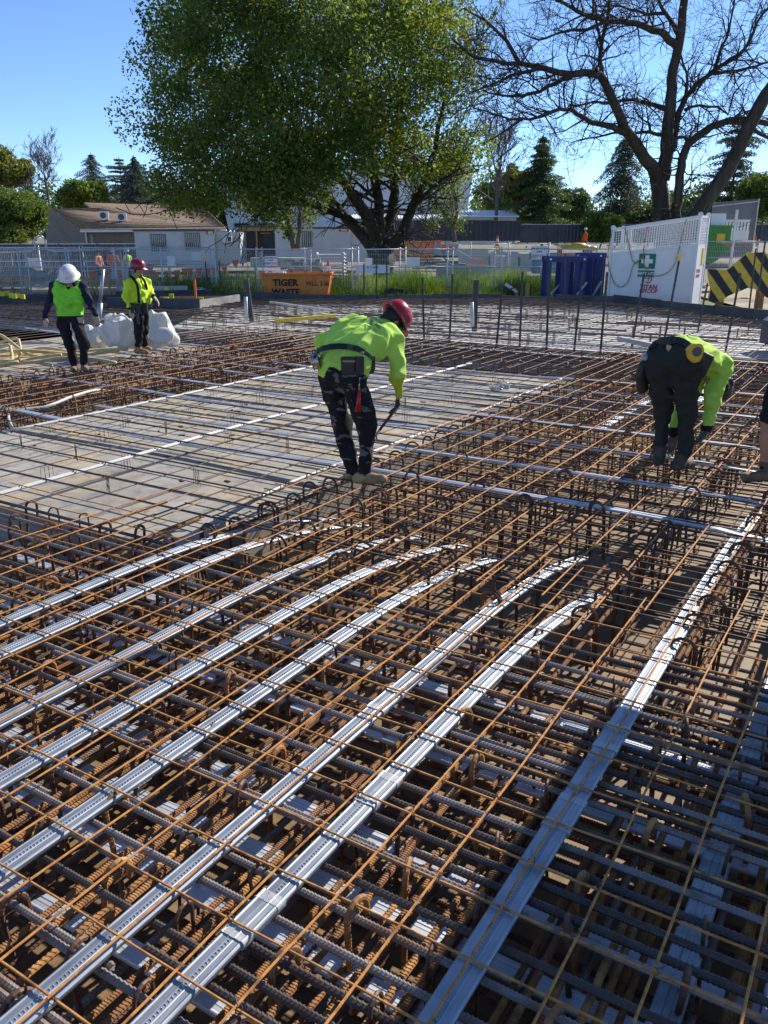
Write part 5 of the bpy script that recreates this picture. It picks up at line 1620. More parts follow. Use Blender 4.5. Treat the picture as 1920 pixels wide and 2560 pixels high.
bare_round('thin leafless tree between the round one and the tiled roof', 70, 520, 430, 90, 104, 6, 3)
conifer('sparse grey conifer behind the tiled roof, left one', 240, 515, 381, 150, 112, 'conifer_blue', 8, 22, -.3, 1.2, .7)
conifer('flat topped dark cedar behind the tiled roof', 308, 515, 392, 160, 108, 'conifer', 9, 12, .02, 2.6, .5, .25)
conifer('pale blue conifer in front of the dark cedar', 345, 520, 388, 150, 103, 'conifer_blue', 10, 24, -.3, 2.2, .75)
round_tree('bright green tree crown just above the tiled roof', 215, 530, 458, 150, 100, 'bright', 8000, .38, 11)
round_tree('dense bright green shrub at the left edge beside the house', 40, 645, 470, 190, 60, 'bright', 22000, .17, 12, bushy=True)
round_tree('green tree crown at the right end of the tiled roof', 520, 560, 470, 110, 96, 'bright', 6000, .36, 13)
round_tree('dark green tree behind the hall and the big tree', 1250, 560, 430, 130, 125, 'conifer_green', 6000, .45, 14)
bare_round('slim upright leafless tree right of the big tree', 1238, 560, 300, 110, 92, 16, 4, 'bark_far', .2, 10)
round_tree('yellow green tree beside the slim leafless one', 1290, 560, 400, 110, 98, 'yellow', 6500, .36, 17, gap=.15)
conifer('tall dark green conifer in the gap between the two great trees', 1345, 590, 335, 210, 96, 'conifer_green', 18, 26, -.12, 1.8, .8)
round_tree('green treetops low behind the tall conifer', 1420, 585, 470, 120, 110, 'conifer_green', 7000, .42, 19)
conifer('weeping cedar with drooping boughs left of the bare tree', 1545, 590, 335, 260, 88, 'conifer', 20, 18, -.42, 1.7, .6, .12)
conifer('wide layered cedar behind the leaning limbs at the right', 1815, 590, 285, 330, 92, 'conifer', 21, 14, -.10, 1.9, .55, .14)
round_tree('pale green bush under the weeping cedar', 1500, 605, 530, 110, 84, 'bright', 5000, .32, 22, bushy=True)
round_tree('dark shrubbery behind the bare trunk', 1620, 600, 515, 150, 86, 'conifer_green', 7000, .34, 23, bushy=True)
round_tree('green tree crown at the right edge of the picture', 1900, 590, 430, 130, 84, 'bright', 8000, .33, 24)
round_tree('dark treetops beyond the distant fence at the right', 1730, 600, 500, 180, 100, 'conifer_green', 8000, .4, 25)
# young two-stemmed tree in front of the huts, and the one by the navy fence
def young_tree(label, keys, D, leaf, seed, clumps, n):
    rng = random.Random(seed); nrg = np.random.default_rng(seed)
    b = atv(*keys[0][0], D); root = vthing('young_tree', label, 'tree', b.x, D, b.z)
    mb = MB()
    for ks in keys:
        pts = [atv(x, y, D) - b for x, y in ks]
        pp, rs = limb(mb, pts, .2, .06, 7, .03, rng)
        for i in range(3, len(pp), 2):
            twig(mb, pp[i], Vector((rng.gauss(0, 1), rng.gauss(0, 1), .3)), 2.2, .04, 2, rng, .1, None, 4, rmin=.014)
    mb.build('trunk', M['bark_grey'], root, True)
    P_ = [np.array(atv(x, y, D + rng.uniform(-1, 1)) - b) + nrg.normal(size=(n, 3)) * r for (x, y, r) in clumps]
    link('crown', leaf_mesh('crown', np.concatenate(P_), .2, LEAF[leaf], nrg), root)
young_tree('young tree with two thin stems in front of the white huts', [[(735, 625), (728, 590), (715, 540), (690, 500)], [(744, 625), (748, 580), (752, 520), (760, 480)]], 58, 'oak', 41, [(700, 500, .5), (720, 540, .4), (690, 540, .4), (760, 490, .6), (640, 480, .6), (620, 500, .5), (770, 540, .35), (660, 510, .5), (724, 586, .2)], 300)
bare_round('grey leafless shrubby tree against the white hall wall', 640, 590, 470, 110, 70, 44, 3)
young_tree('young tree with a leaning stem by the navy fence', [[(1136, 605), (1132, 570), (1110, 530), (1085, 495)], [(1136, 570), (1142, 530), (1140, 500)]], 66, 'bright', 42, [(1085, 500, .5), (1105, 520, .45), (1140, 500, .5), (1125, 540, .4), (1145, 560, .35), (1080, 560, .25), (1130, 470, .5), (1095, 470, .5)], 260)
# epicormic leaves on the big trunk
# ---------------------------------------------------------------- long grass by the fence
def grass_patch(name, label_, x0, x1, y0, y1, n, hgt, seed):
    nrg = np.random.default_rng(seed)
    x = nrg.uniform(x0, x1, n); y = nrg.uniform(y0, y1, n)
    hh = hgt * (0.5 + nrg.random(n)) * (.7 + .5 * np.sin(x * 1.3) * np.sin(y * .9 + 1))
    front = (y < 35.0)
    hh = np.where(front, hh * .6, hh)
    keep = ~((x > -6.6) & (x < -1.9) & (y < 36.6)) & ~((y < 34) & (x > 4.5))
    x, y, hh = x[keep], y[keep], hh[keep]; n = len(x)
    lean = nrg.normal(size=(n, 2)) * .25
    wv = nrg.normal(size=(n, 2)); wv /= np.linalg.norm(wv, axis=1)[:, None]; wv *= .022
    z = np.full(n, Z_G - .06)
    a = np.stack([x - wv[:, 0], y - wv[:, 1], z], 1); b_ = np.stack([x + wv[:, 0], y + wv[:, 1], z], 1)
    t = np.stack([x + lean[:, 0] * hh, y + lean[:, 1] * hh, z + hh], 1)
    W = np.stack([a, b_, t], 1).reshape(-1, 3)
    W = np.stack([W[:, 0] * SA + W[:, 1] * CA, -W[:, 0] * CA + W[:, 1] * SA, W[:, 2]], 1)
    me = bpy.data.meshes.new(name); me.vertices.add(3 * n); me.loops.add(3 * n); me.polygons.add(n)
    me.vertices.foreach_set('co', W.astype(np.float32).ravel()); me.loops.foreach_set('vertex_index', np.arange(3 * n, dtype=np.int32))
    me.polygons.foreach_set('loop_start', np.arange(0, 3 * n, 3, dtype=np.int32)); me.polygons.foreach_set('loop_total', np.full(n, 3, dtype=np.int32))
    me.materials.append(LEAF['grass']); me.update(calc_edges=True)
    o = link(name, me); tag(o, label_, 'grass', None, 'stuff')
grass_patch('long_grass', 'long green grass growing along the wire fence', -9.5, 9, 31.2, 44.5, 80000, .85, 3)

# ---------------------------------------------------------------- far woods that read as one mass
def wood(name, label, spans, D, leaf, seed, size):
    nrg = np.random.default_rng(seed); P_ = []
    for (px0, px1, pyt) in spans:
        for i in range(int((px1 - px0) / 9)):
            px = nrg.uniform(px0, px1); top = pyt + nrg.uniform(-8, 22)
            for k in range(5):
                c = np.array(atv(px, top + (600 - top) * k / 6, D + nrg.uniform(-6, 6)))
                c = np.array(V(*c)); r = nrg.uniform(1.2, 2.6)
                v = nrg.normal(size=(60, 3)); v /= np.linalg.norm(v, axis=1)[:, None]
                P_.append(c + v * r * (.5 + .6 * nrg.random((60, 1))))
    o = link(name, leaf_mesh(name, np.concatenate(P_), size, LEAF[leaf], nrg))
    tag(o, label, 'woods', None, 'stuff')
wood('far_woods', 'dark green belt of far trees along the right horizon', [(1180, 1300, 505), (1300, 1480, 530), (1480, 1640, 520), (1640, 1960, 490)], 135, 'conifer_green', 61, .62)
wood('far_woods', 'green belt of far trees behind the tiled roof', [(-40, 130, 480), (130, 420, 500), (400, 560, 500)], 132, 'conifer_green', 62, .62)
# ================================================================== people
class Body:
    """one continuous skin grown round tapered limbs (smooth union on a grid), coloured by garment"""
    def __init__(self):
        self.prims = []
    def cone(self, p, q, r1, r2, mat, k=0.03):
        self.prims.append((np.array(p, float), np.array(q, float), r1, r2, mat, k))
    def chain(self, pts, rs, mat, k=0.03):
        for i in range(len(pts) - 1):
            self.cone(pts[i], pts[i + 1], rs[i], rs[i + 1], mat if isinstance(mat, int) else mat[i], k)
    def hand(self, wrist, palm, side, mat, curl=0.5, scale=1.0, skin_tips=None):
        """palm and five fingers; palm = direction wrist->knuckles, side = towards the thumb"""
        w = Vector(wrist); d = Vector(palm).normalized(); s = Vector(side); s = (s - d * s.dot(d)).normalized(); n = d.cross(s)
        c = scale
        for i in range(4):
            off = s * (0.030 - 0.020 * i) * c
            kn = w + d * 0.090 * c + off
            self.cone(w + off * .55, kn, .017 * c, .013 * c, mat, .012)
            L = (.040, .046, .042, .033)[i] * c
            dd = (d + n * curl * .5).normalized(); m = kn + dd * L
            de = (d + n * curl * 1.6).normalized(); e = m + de * L * .9
            self.cone(kn, m, .0105 * c, .010 * c, mat, .004)
            self.cone(m, e, .010 * c, .0085 * c, mat if skin_tips is None else skin_tips, .004)
        t0 = w + d * .025 * c + s * .025 * c; t1 = t0 + (d * .7 + s * .8).normalized() * .045 * c; t2 = t1 + (d + s * .15 + n * curl * .5).normalized() * .035 * c
        self.cone(t0, t1, .015 * c, .012 * c, mat, .008); self.cone(t1, t2, .012 * c, .009 * c, mat if skin_tips is None else skin_tips, .004)
    def boot(self, ankle, heel, toe, mat, r=.05, up=None, trouser=None):
        a, h, t = Vector(ankle), Vector(heel), Vector(toe)
        self.cone(a, h.lerp(t, .18) + Vector((0, 0, .045)), r * .98, r * .85, mat, .02)
        self.cone(h + Vector((0, 0, .04)), h.lerp(t, .5) + Vector((0, 0, .045)), .042, .047, mat, .02)
        self.cone(h.lerp(t, .5) + Vector((0, 0, .042)), t + (h - t).normalized() * .04 + Vector((0, 0, .036)), .048, .042, mat, .02)
    def mesh(self, name, mats, h=0.009, wrinkle=0.0, seed=0, cloth=(), freq=(18, 62), sole=None):
        P = np.array([c for pr in self.prims for c in (pr[0], pr[1])]); rmax = max(max(p[2], p[3]) for p in self.prims)
        lo = P.min(0) - rmax - 3 * h; hi = P.max(0) + rmax + 3 * h
        n = np.ceil((hi - lo) / h).astype(int) + 1
        D = np.full(n, 9.0, np.float32); best = np.full(n, 9.0, np.float32); mat = np.zeros(n, np.int8)
        ax = [lo[i] + h * np.arange(n[i]) for i in range(3)]
        for (p, q, r1, r2, m, k) in self.prims:
            a = np.minimum(p, q) - max(r1, r2) - .07; b = np.maximum(p, q) + max(r1, r2) + .07
            i0 = np.clip(((a - lo) / h).astype(int), 0, n - 1); i1 = np.clip(((b - lo) / h).astype(int) + 2, 1, n)
            sl = tuple(slice(i0[i], i1[i]) for i in range(3))
            X, Y, Z = np.meshgrid(ax[0][sl[0]], ax[1][sl[1]], ax[2][sl[2]], indexing='ij')
            ba = q - p; bb = max((ba * ba).sum(), 1e-9)
            t = np.clip(((X - p[0]) * ba[0] + (Y - p[1]) * ba[1] + (Z - p[2]) * ba[2]) / bb, 0, 1)
            d = np.sqrt((X - p[0] - t * ba[0]) ** 2 + (Y - p[1] - t * ba[1]) ** 2 + (Z - p[2] - t * ba[2]) ** 2) - (r1 + (r2 - r1) * t)
            d = d.astype(np.float32); o = D[sl]
            hh = np.clip(.5 + .5 * (o - d) / k, 0, 1)
            D[sl] = o * (1 - hh) + d * hh - k * hh * (1 - hh)
            bs = best[sl]; c = d < bs
            bs[c] = d[c]; mat[sl][c] = m
        if wrinkle:
            X, Y, Z = np.meshgrid(*ax, indexing='ij')
            rg = np.random.default_rng(seed); W = np.zeros(n, np.float32)
            for i in range(9):
                v = rg.normal(size=3); v /= np.linalg.norm(v); v *= rg.uniform(*freq)
                W += (np.abs(np.sin((X * v[0] + Y * v[1] + Z * v[2]) * .5 + rg.uniform(0, 6) + 1.3 * np.sin(X * 7 + i) + 1.1 * np.sin(Z * 6 + 2 * i))) - .6).astype(np.float32)
            msk = np.isin(mat, cloth)
            D = D + np.where(msk, W * (wrinkle / 1.6), 0).astype(np.float32)
        # naive surface nets
        S = D < 0
        acc = np.zeros((*(n - 1), 3), np.float32); cnt = np.zeros(n - 1, np.int16); quads = []
        I = [np.arange(n[i]) for i in range(3)]
        for axn in range(3):
            a = [slice(None)] * 3; b = [slice(None)] * 3
            a[axn] = slice(0, -1); b[axn] = slice(1, None)
            Sa, Sb = S[tuple(a)], S[tuple(b)]
            idx = np.argwhere(Sa != Sb)
            da = D[tuple(a)][tuple(idx.T)]; db = D[tuple(b)][tuple(idx.T)]
            t = da / (da - db)
            pos = idx.astype(np.float32); pos[:, axn] += t
            o1, o2 = [x for x in range(3) if x != axn]
            ok = np.ones(len(idx), bool)
            for o in (o1, o2): ok &= (idx[:, o] > 0) & (idx[:, o] < n[o] - 1)
            idx, pos, fl = idx[ok], pos[ok], Sa[tuple(idx[ok].T)]
            cells = []
            for (u, v) in ((-1, -1), (0, -1), (0, 0), (-1, 0)):
                c = idx.copy(); c[:, o1] += u; c[:, o2] += v
                np.add.at(acc, tuple(c.T), pos); np.add.at(cnt, tuple(c.T), 1)
                cells.append(np.ravel_multi_index(tuple(c.T), tuple(n - 1)))
            qd = np.stack(cells, 1)
            flip = fl if axn != 1 else ~fl
            qd[~flip] = qd[~flip][:, ::-1]
            quads.append(qd)
        Q = np.concatenate(quads)
        used = np.flatnonzero(cnt.ravel()); remap = np.full(cnt.size, -1, np.int64); remap[used] = np.arange(len(used))
        vg = acc.reshape(-1, 3)[used] / cnt.ravel()[used][:, None]
        Vt = vg * h + lo
        Q = remap[Q]
        cen = vg[Q].mean(1); ci = np.clip(np.round(cen).astype(int), 0, n - 1)
        fm = mat[ci[:, 0], ci[:, 1], ci[:, 2]]
        if sole is not None:        # dark soles under the boots
            zc = cen[:, 2] * h + lo[2]; bt = fm == sole[0]
            xy = cen[:, :2] * h + lo[:2]
            if bt.any():
                for cx in (0, 1):
                    grp = bt & ((xy[:, 0] > np.median(xy[bt][:, 0])) == bool(cx))
                    if grp.any(): fm[grp & (zc < zc[grp].min() + .030)] = sole[1]
        me = bpy.data.meshes.new(name)
        me.from_pydata(Vt.tolist(), [], Q.tolist())
        for m in mats: me.materials.append(m)
        me.polygons.foreach_set('material_index', fm.astype(np.int32))
        me.polygons.foreach_set('use_smooth', np.ones(len(Q), bool))
        me.update()
        return me

def cloth_mat(name, c, dirt=None, dscale=3.0, rough=0.85, camo=None, fluo=False):
    m, nt, N, L, b = new_mat(name)
    f = noise_fac(nt, dscale, 4, .6, rnd=False)
    col = ramp(nt, f, [(0.30, tuple(.86 * x for x in c)), (.52, c), (.72, dirt or tuple(min(1, 1.08 * x) for x in c))])
    if camo:
        g = noise_fac(nt, 7.0, 2, .5, stretch=(1, 1, 2.6), rnd=False)
        cm = ramp(nt, g, [(0.40, (0, 0, 0)), (0.44, (.0, .0, .0)), (0.565, (0, 0, 0)), (0.585, (1, 1, 1)), (.66, (1, 1, 1)), (.69, (.25, .25, .25))])
        mx = N.new('ShaderNodeMix'); mx.data_type = 'RGBA'
        L.new(cm, mx.inputs[0]); L.new(col, mx.inputs[6]); mx.inputs[7].default_value = (*camo, 1)
        col = mx.outputs[2]
    L.new(col, b.inputs['Base Color']); b.inputs['Roughness'].default_value = rough
    b.inputs['Specular IOR Level'].default_value = .2
    f2 = noise_fac(nt, 60, 3, .6, rnd=False); bump(nt, b, f2, .15, .004)
    return m
M['skin'] = mat_noise('skin', (0.42, 0.22, 0.15), (0.50, 0.28, 0.19), 6, .55, rnd=False)
M['hair'] = mat_plain('hair', (0.02, 0.017, 0.015), .7)
M['hivis_lime'] = cloth_mat('hivis_lime', (0.50, 0.80, 0.12), (0.45, 0.66, 0.11), 2.5)
M['hivis_yellow'] = cloth_mat('hivis_yellow', (0.64, 0.84, 0.05), (0.52, 0.66, 0.06), 2.5)
M['hivis_green_dirty'] = cloth_mat('hivis_green_dirty', (0.26, 0.78, 0.06), (0.13, 0.30, 0.05), 3.2)
M['cuff_dirty'] = cloth_mat('cuff_dirty', (0.52, 0.62, 0.05), (0.30, 0.33, 0.06), 5)
M['navy_cloth'] = cloth_mat('navy_cloth', (0.018, 0.024, 0.05))
M['black_cloth'] = cloth_mat('black_cloth', (0.018, 0.018, 0.020))
M['charcoal_cloth'] = cloth_mat('charcoal_cloth', (0.034, 0.036, 0.032))
M['camo_cloth'] = cloth_mat('camo_cloth', (0.016, 0.016, 0.018), (0.03, 0.03, 0.033), 4, camo=(0.13, 0.125, 0.13))
M['tan_boot'] = mat_noise('tan_boot', (0.33, 0.20, 0.08), (0.44, 0.28, 0.13), 8, .8, c3=(0.22, 0.14, 0.07), rnd=False)
M['brown_boot'] = mat_noise('brown_boot', (0.13, 0.09, 0.055), (0.20, 0.14, 0.09), 8, .8, rnd=False)
M['black_boot'] = mat_noise('black_boot', (0.028, 0.026, 0.024), (0.075, 0.07, 0.06), 8, .8, rnd=False)
M['glove_black'] = mat_plain('glove_black', (0.022, 0.022, 0.024), .7)
M['glove_tan'] = mat_noise('glove_tan', (0.38, 0.30, 0.20), (0.50, 0.42, 0.30), 12, .8, rnd=False)
M['glove_brown'] = mat_noise('glove_brown', (0.12, 0.085, 0.065), (0.24, 0.18, 0.14), 12, .8, rnd=False)
M['helmet_red'] = mat_noise('helmet_red', (0.30, 0.008, 0.02), (0.42, 0.015, 0.03), 5, .28, c3=(0.30, .05, .05), rnd=False)
M['helmet_maroon'] = mat_noise('helmet_maroon', (0.20, 0.012, 0.03), (0.28, 0.02, 0.04), 5, .35, rnd=False)
M['helmet_white'] = mat_noise('helmet_white', (0.68, 0.66, 0.62), (0.78, 0.77, 0.75), 9, .45, c3=(0.42, 0.44, 0.50), rnd=False)
M['leather_black'] = mat_plain('leather_black', (0.02, 0.019, 0.018), .5)
M['leather_tan'] = mat_plain('leather_tan', (0.40, 0.22, 0.08), .7)
M['print_grey'] = mat_plain('print_grey', (0.20, 0.30, 0.13), .8)
M['steel'] = mat_plain('steel', (0.55, 0.54, 0.52), .3, .9)
M['red_grip'] = mat_plain('red_grip', (0.55, 0.02, 0.02), .4)

def frame(up, fwd):
    u = Vector(up).normalized(); f = Vector(fwd); f = (f - u * f.dot(u)).normalized(); r = f.cross(u)
    return Matrix(((r.x, f.x, u.x), (r.y, f.y, u.y), (r.z, f.z, u.z))).to_4x4()
def helmet(root, c, up, fwd, mat, full_brim=False, s=1.0):
    """hard hat: domed shell with ridge, brim wider to the front (or all round), inner band"""
    Mx = Matrix.Translation(c) @ frame(up, fwd)
    k = MB(); prof = []
    R_ = .125 * s
    n = 20
    rings = [(0.0, 1.0), (.03, 1.0), (.06, .97), (.09, .88), (.115, .72), (.132, .5), (.142, .25), (.145, .001)]
    Vv, F = [], []
    def brim(t):
        fr = max(0, math.cos(t)) ** 2
        return (.045 if full_brim else .016) + (.035 if not full_brim else .02) * fr
    for t_ in range(n):
        t = 2 * math.pi * t_ / n; b = brim(t)
        Vv.append(Mx @ Vector(((R_ + b) * math.sin(t) * .92, (R_ * 1.12 + b) * math.cos(t), -.012)))
    for (z, f) in rings:
        for t_ in range(n):
            t = 2 * math.pi * t_ / n
            rid = 1 + .035 * max(0, 1 - abs(math.sin(t)) * 5) * (z > .05)
            Vv.append(Mx @ Vector((R_ * f * math.sin(t) * .92, R_ * 1.12 * f * math.cos(t), z * s * rid)))
    m = len(rings) + 1
    for i in range(m - 1):
        for t_ in range(n):
            t2 = (t_ + 1) % n; F.append((i * n + t_, i * n + t2, (i + 1) * n + t2, (i + 1) * n + t_))
    k.add(Vv, F)
    o = k.build('helmet', mat, root, True)
    # shell thickness
    md = o.modifiers.new('thickness', 'SOLIDIFY'); md.thickness = .004; md.offset = -1
    k = MB()
    k.tube([Mx @ Vector((.112 * s * math.sin(t) * .92, .112 * 1.12 * s * math.cos(t), .005)) for t in np.linspace(0, 6.283, 18)], .010, 5)
    k.build('headband', M['black_stuff'], o)
    return o
def head(B, c, up, fwd, skin, hair, neck_from):
    """skull, jaw, nose, ears, brow and hair as part of the body surface; also returns eye spots"""
    F = frame(up, fwd)
    T = lambda x, y, z: Vector(c) + (F @ Vector((x, y, z)))
    B.cone(neck_from, T(0, -.015, -.06), .058, .052, skin, .025)
    B.cone(T(0, .012, .03), T(0, -.02, .045), .085, .088, hair, .03)
    B.cone(T(0, .04, .0), T(0, .035, -.06), .070, .050, skin, .03)
    B.cone(T(0, .055, -.075), T(0, .03, -.08), .036, .04, skin, .02)
    B.cone(T(0, .105, .0), T(0, .125, -.03), .010, .015, skin, .012)
    B.cone(T(-.03, .098, -.068), T(.03, .098, -.068), .009, .009, skin, .008)
    for s in (-1, 1):
        B.cone(T(s * .082, -.005, .01), T(s * .084, -.012, -.03), .013, .010, skin, .006)
        B.cone(T(s * .03, .092, .028), T(s * .05, .08, .028), .012, .010, skin, .012)
    B.cone(T(0, -.05, -.01), T(0, -.055, -.05), .062, .05, hair, .02)
    return T
def face_details(root, T):
    k = MB()
    for s in (-1, 1):
        k.lathe([(0.001, .006), (.007, .004), (.011, 0), (.001, -.002)], 8, Matrix.Translation(T(s * .034, .098, .008)))
    k.build('eye', M['hair'], root)
    k = MB(); k.tube([T(-.022, .108, -.058), T(0, .112, -.060), T(.022, .108, -.058)], .004, 4); k.build('mouth', M['leather_tan'], root)

def soft(o, w=.012):
    md = o.modifiers.new('soft_edges', 'BEVEL'); md.width = w; md.segments = 3
    return o
def W_(px, py, D, org): return atv(px, py, D) - org
def lens(*a): return a
def ring(k, c, axis, u_r, w_r, h, n=22, ang=(0, 6.2832), thick=.006):
    """belt-like band round an elliptical waist"""
    ax = Vector(axis).normalized(); u = ax.orthogonal().normalized() if abs(ax.x) > .9 else (Vector((1, 0, 0)) - ax * ax.x).normalized(); w = ax.cross(u)
    pts = []
    for i in range(n + 1):
        t = ang[0] + (ang[1] - ang[0]) * i / n
        pts.append(Vector(c) + u * u_r * math.cos(t) + w * w_r * math.sin(t))
    Vv, F = [], []
    for p in pts:
        d = (p - Vector(c)).normalized()
        Vv += [p - ax * h / 2, p + ax * h / 2, p + ax * h / 2 + d * thick, p - ax * h / 2 + d * thick]
    for i in range(n):
        for j in range(4):
            j2 = (j + 1) % 4; F.append((4 * i + j, 4 * i + j2, 4 * i + 4 + j2, 4 * i + 4 + j))
    k.add(Vv, F)

# ---------------------------------------------------------------- stooping worker in camouflage trousers
def worker_camo():
    D = 7.16; org = atv(905, 1206, D); org.z = 0.014
    root = vthing('person', 'stooping person in lime shirt, camouflage trousers and red helmet gripping a tool', 'person', org.x, org.y, org.z)
    s = .2305
    def J(x, y, dd=0.0): return W_(740 + x * s, 730 + y * s, D + dd, org)
    SH, TR, BO, GL, SK, HA, CU = range(7)
    B = Body()
    lh, rh = J(385, 985, .12), J(630, 1000, -.06)
    lk, rk = J(500, 1450, .16), J(780, 1460, .0)
    la, ra = J(620, 1925, .10), J(745, 1930, -.04)
    B.chain([lh, lk, la], [.108, .082, .066], TR, .04); B.chain([rh, rk, ra], [.112, .086, .068], TR, .04)
    B.cone(lh + Vector((.02, 0, .05)), rh + Vector((-.02, 0, .05)), .125, .125, TR, .05)
    B.cone(J(470, 870, .03), J(600, 880, .0), .125, .122, TR, .05)
    # shirt: hem over the hips, belly, chest, shoulders
    B.cone(J(400, 800, .08), J(640, 820, -.02), .128, .128, SH, .05)
    B.cone(J(470, 700, .08), J(640, 720, .0), .135, .13, SH, .06)
    B.cone(J(500, 560, .18), J(740, 600, .08), .145, .14, SH, .07)
    B.cone(J(570, 440, .30), J(880, 530, .16), .135, .14, SH, .07)
    B.cone(J(650, 370, .38), J(990, 480, .24), .11, .115, SH, .06)
    B.cone(J(900, 470, .32), J(960, 400, .36), .10, .075, SH, .05)
    rs, re_, rw = J(1050, 500, .20), J(1105, 880, .14), J(1110, 1120, .16)
    B.chain([rs, re_], [.088, .066], SH, .04); B.chain([re_, rw], [.064, .046], CU, .03)
    ls, le, lw = J(530, 400, .42), J(270, 545, .40), J(420, 690, .50)
    B.chain([ls, le], [.085, .064], SH, .04); B.chain([le, lw], [.062, .045], SH, .03)
    # hands: the right one closed round the tool handle
    B.hand(rw + Vector((0, 0, -.01)), Vector((-.12, -.02, -1)), Vector((.2, -.9, -.1)), GL, 1.25, 1.05)
    B.hand(lw, Vector((.7, .3, -.5)), Vector((0, .6, .6)), GL, .8, 1.0)
    # boots on the mesh, toes to the right
    B.boot(ra, J(660, 2075, -.04), J(985, 2070, -.14), BO, .058)
    B.boot(la, J(560, 2045, .12), J(800, 2050, .02), BO, .058)
    up, fw = Vector((.70, .34, .52)), Vector((.30, .35, -.85))
    hc = J(1035, 315, .46)
    T = head(B, hc, up, fw, SK, HA, J(955, 405, .36))
    me = B.mesh('body', [M['hivis_lime'], M['camo_cloth'], M['tan_boot'], M['glove_black'], M['skin'], M['hair'], M['cuff_dirty'], M['black_boot']], .0085, .016, 3, (SH, TR, CU), sole=(BO, 7))
    link('body', me, root); face_details(root, T)
    helmet(root, T(0, .0, .05), up, fw, M['helmet_red'], True, 1.05)
    ax = (J(560, 600, .15) - J(540, 800, .03))
    k = MB(); ring(k, J(520, 740, .04), ax, .262, .215, .055); bt = k.build('tool_belt', M['leather_black'], root)
    def pouch(c, w, h, d, mat, nm, rz):
        k = MB(); Mx = Matrix.Translation(c) @ Matrix.Rotation(rz, 4, 'Z')
        pf = [(-w / 2, h / 2), (w / 2, h / 2), (w / 2 * .95, -h * .3), (w / 2 * .6, -h / 2), (-w / 2 * .6, -h / 2), (-w / 2 * .95, -h * .3)]
        k.prism(pf, -d / 2, d / 2, Mx); return soft(k.build(nm, mat, bt))
    pouch(J(565, 800, -.16), .125, .15, .055, M['leather_black'], 'pouch', .1); pouch(J(585, 752, -.185), .13, .02, .012, M['leather_tan'], 'pouch_lip', .1)
    pouch(J(690, 800, -.17), .075, .165, .05, M['leather_black'], 'holster', .3)
    pouch(J(800, 790, -.02), .12, .15, .04, M['leather_black'], 'side_pouch', .9)
    k = MB(); k.lathe([(0.03, -.03), (.085, -.03), (.085, -.024), (.06, -.022), (.06, .022), (.085, .024), (.085, .03), (.03, .03)], 18, Matrix.Translation(J(212, 745, .06)) @ Matrix.Rotation(math.radians(78), 4, 'Y')); k.build('wire_reel', M['steel'], bt)
    for (x0, y0, x1, y1) in ((682, 1080, 655, 1300), (690, 1080, 688, 1300)):
        k = MB(); k.tube([J(x0, y0, -.17), J(x1, y1, -.18)], .0105, 6); k.build('pliers_grip', M['red_grip'], bt, True)
        k = MB(); k.tube([J(686, 920, -.16), J(x0, y0, -.17)], .005, 5); k.build('pliers_arm', M['steel'], bt, True)
    # faded print across the shoulders
    from mathutils.bvhtree import BVHTree
    bvh = BVHTree.FromPolygons([v.co for v in me.vertices], [tuple(q.vertices) for q in me.polygons])
    for (xs, wd) in (([(560, 300), (680, 275), (800, 300), (900, 370)], .016), ([(560, 270), (700, 255), (830, 280), (950, 355)], .012), ([(600, 330), (700, 330), (800, 380), (880, 420)], .012), ([(790, 310), (860, 350), (910, 400)], .020), ([(740, 300), (810, 350), (850, 410)], .014)):
        k = MB(); Vv, Fc = [], []
        pts = spline([J(x, y, .2) for x, y in xs], .03)
        co = Vector((0, 0, CAM_H)) - org
        sn = []
        for q in pts:
            hit = bvh.ray_cast(co, (q - co).normalized())
            if hit[0] is not None: sn.append((hit[0], hit[1]))
        for i, (q, nn) in enumerate(sn):
            d = (sn[min(i + 1, len(sn) - 1)][0] - sn[max(i - 1, 0)][0]).normalized(); w = d.cross(nn).normalized()
            Vv += [q + nn * .004 + w * wd / 2, q + nn * .004 - w * wd / 2]
        Fc = [(2 * i, 2 * i + 1, 2 * i + 3, 2 * i + 2) for i in range(len(sn) - 1)]
        if len(sn) > 1:
            k.add(Vv, Fc); k.build('shirt_print', M['print_grey'], root)
    hnd = rw + Vector((-.012, -.02, -.085))
    tl = vthing('hand_tool', 'rusty handled bar held down by the stooping worker in camouflage trousers', 'tool', org.x, org.y, org.z)
    k = MB(); p0, p1 = J(1120, 1215, .12), J(905, 1500, .05)
    k.tube([p0, p0.lerp(p1, .5), p1], [.013, .014, .012], 7); k.build('handle', M['bar_brown'], tl, True)
    k = MB(); k.tube([p1, p1 + Vector((-.03, 0, -.05)), p1 + Vector((-.02, 0, -.09))], [.012, .011, .006], 6); k.build('hook', M['steel'], tl, True)
worker_camo()

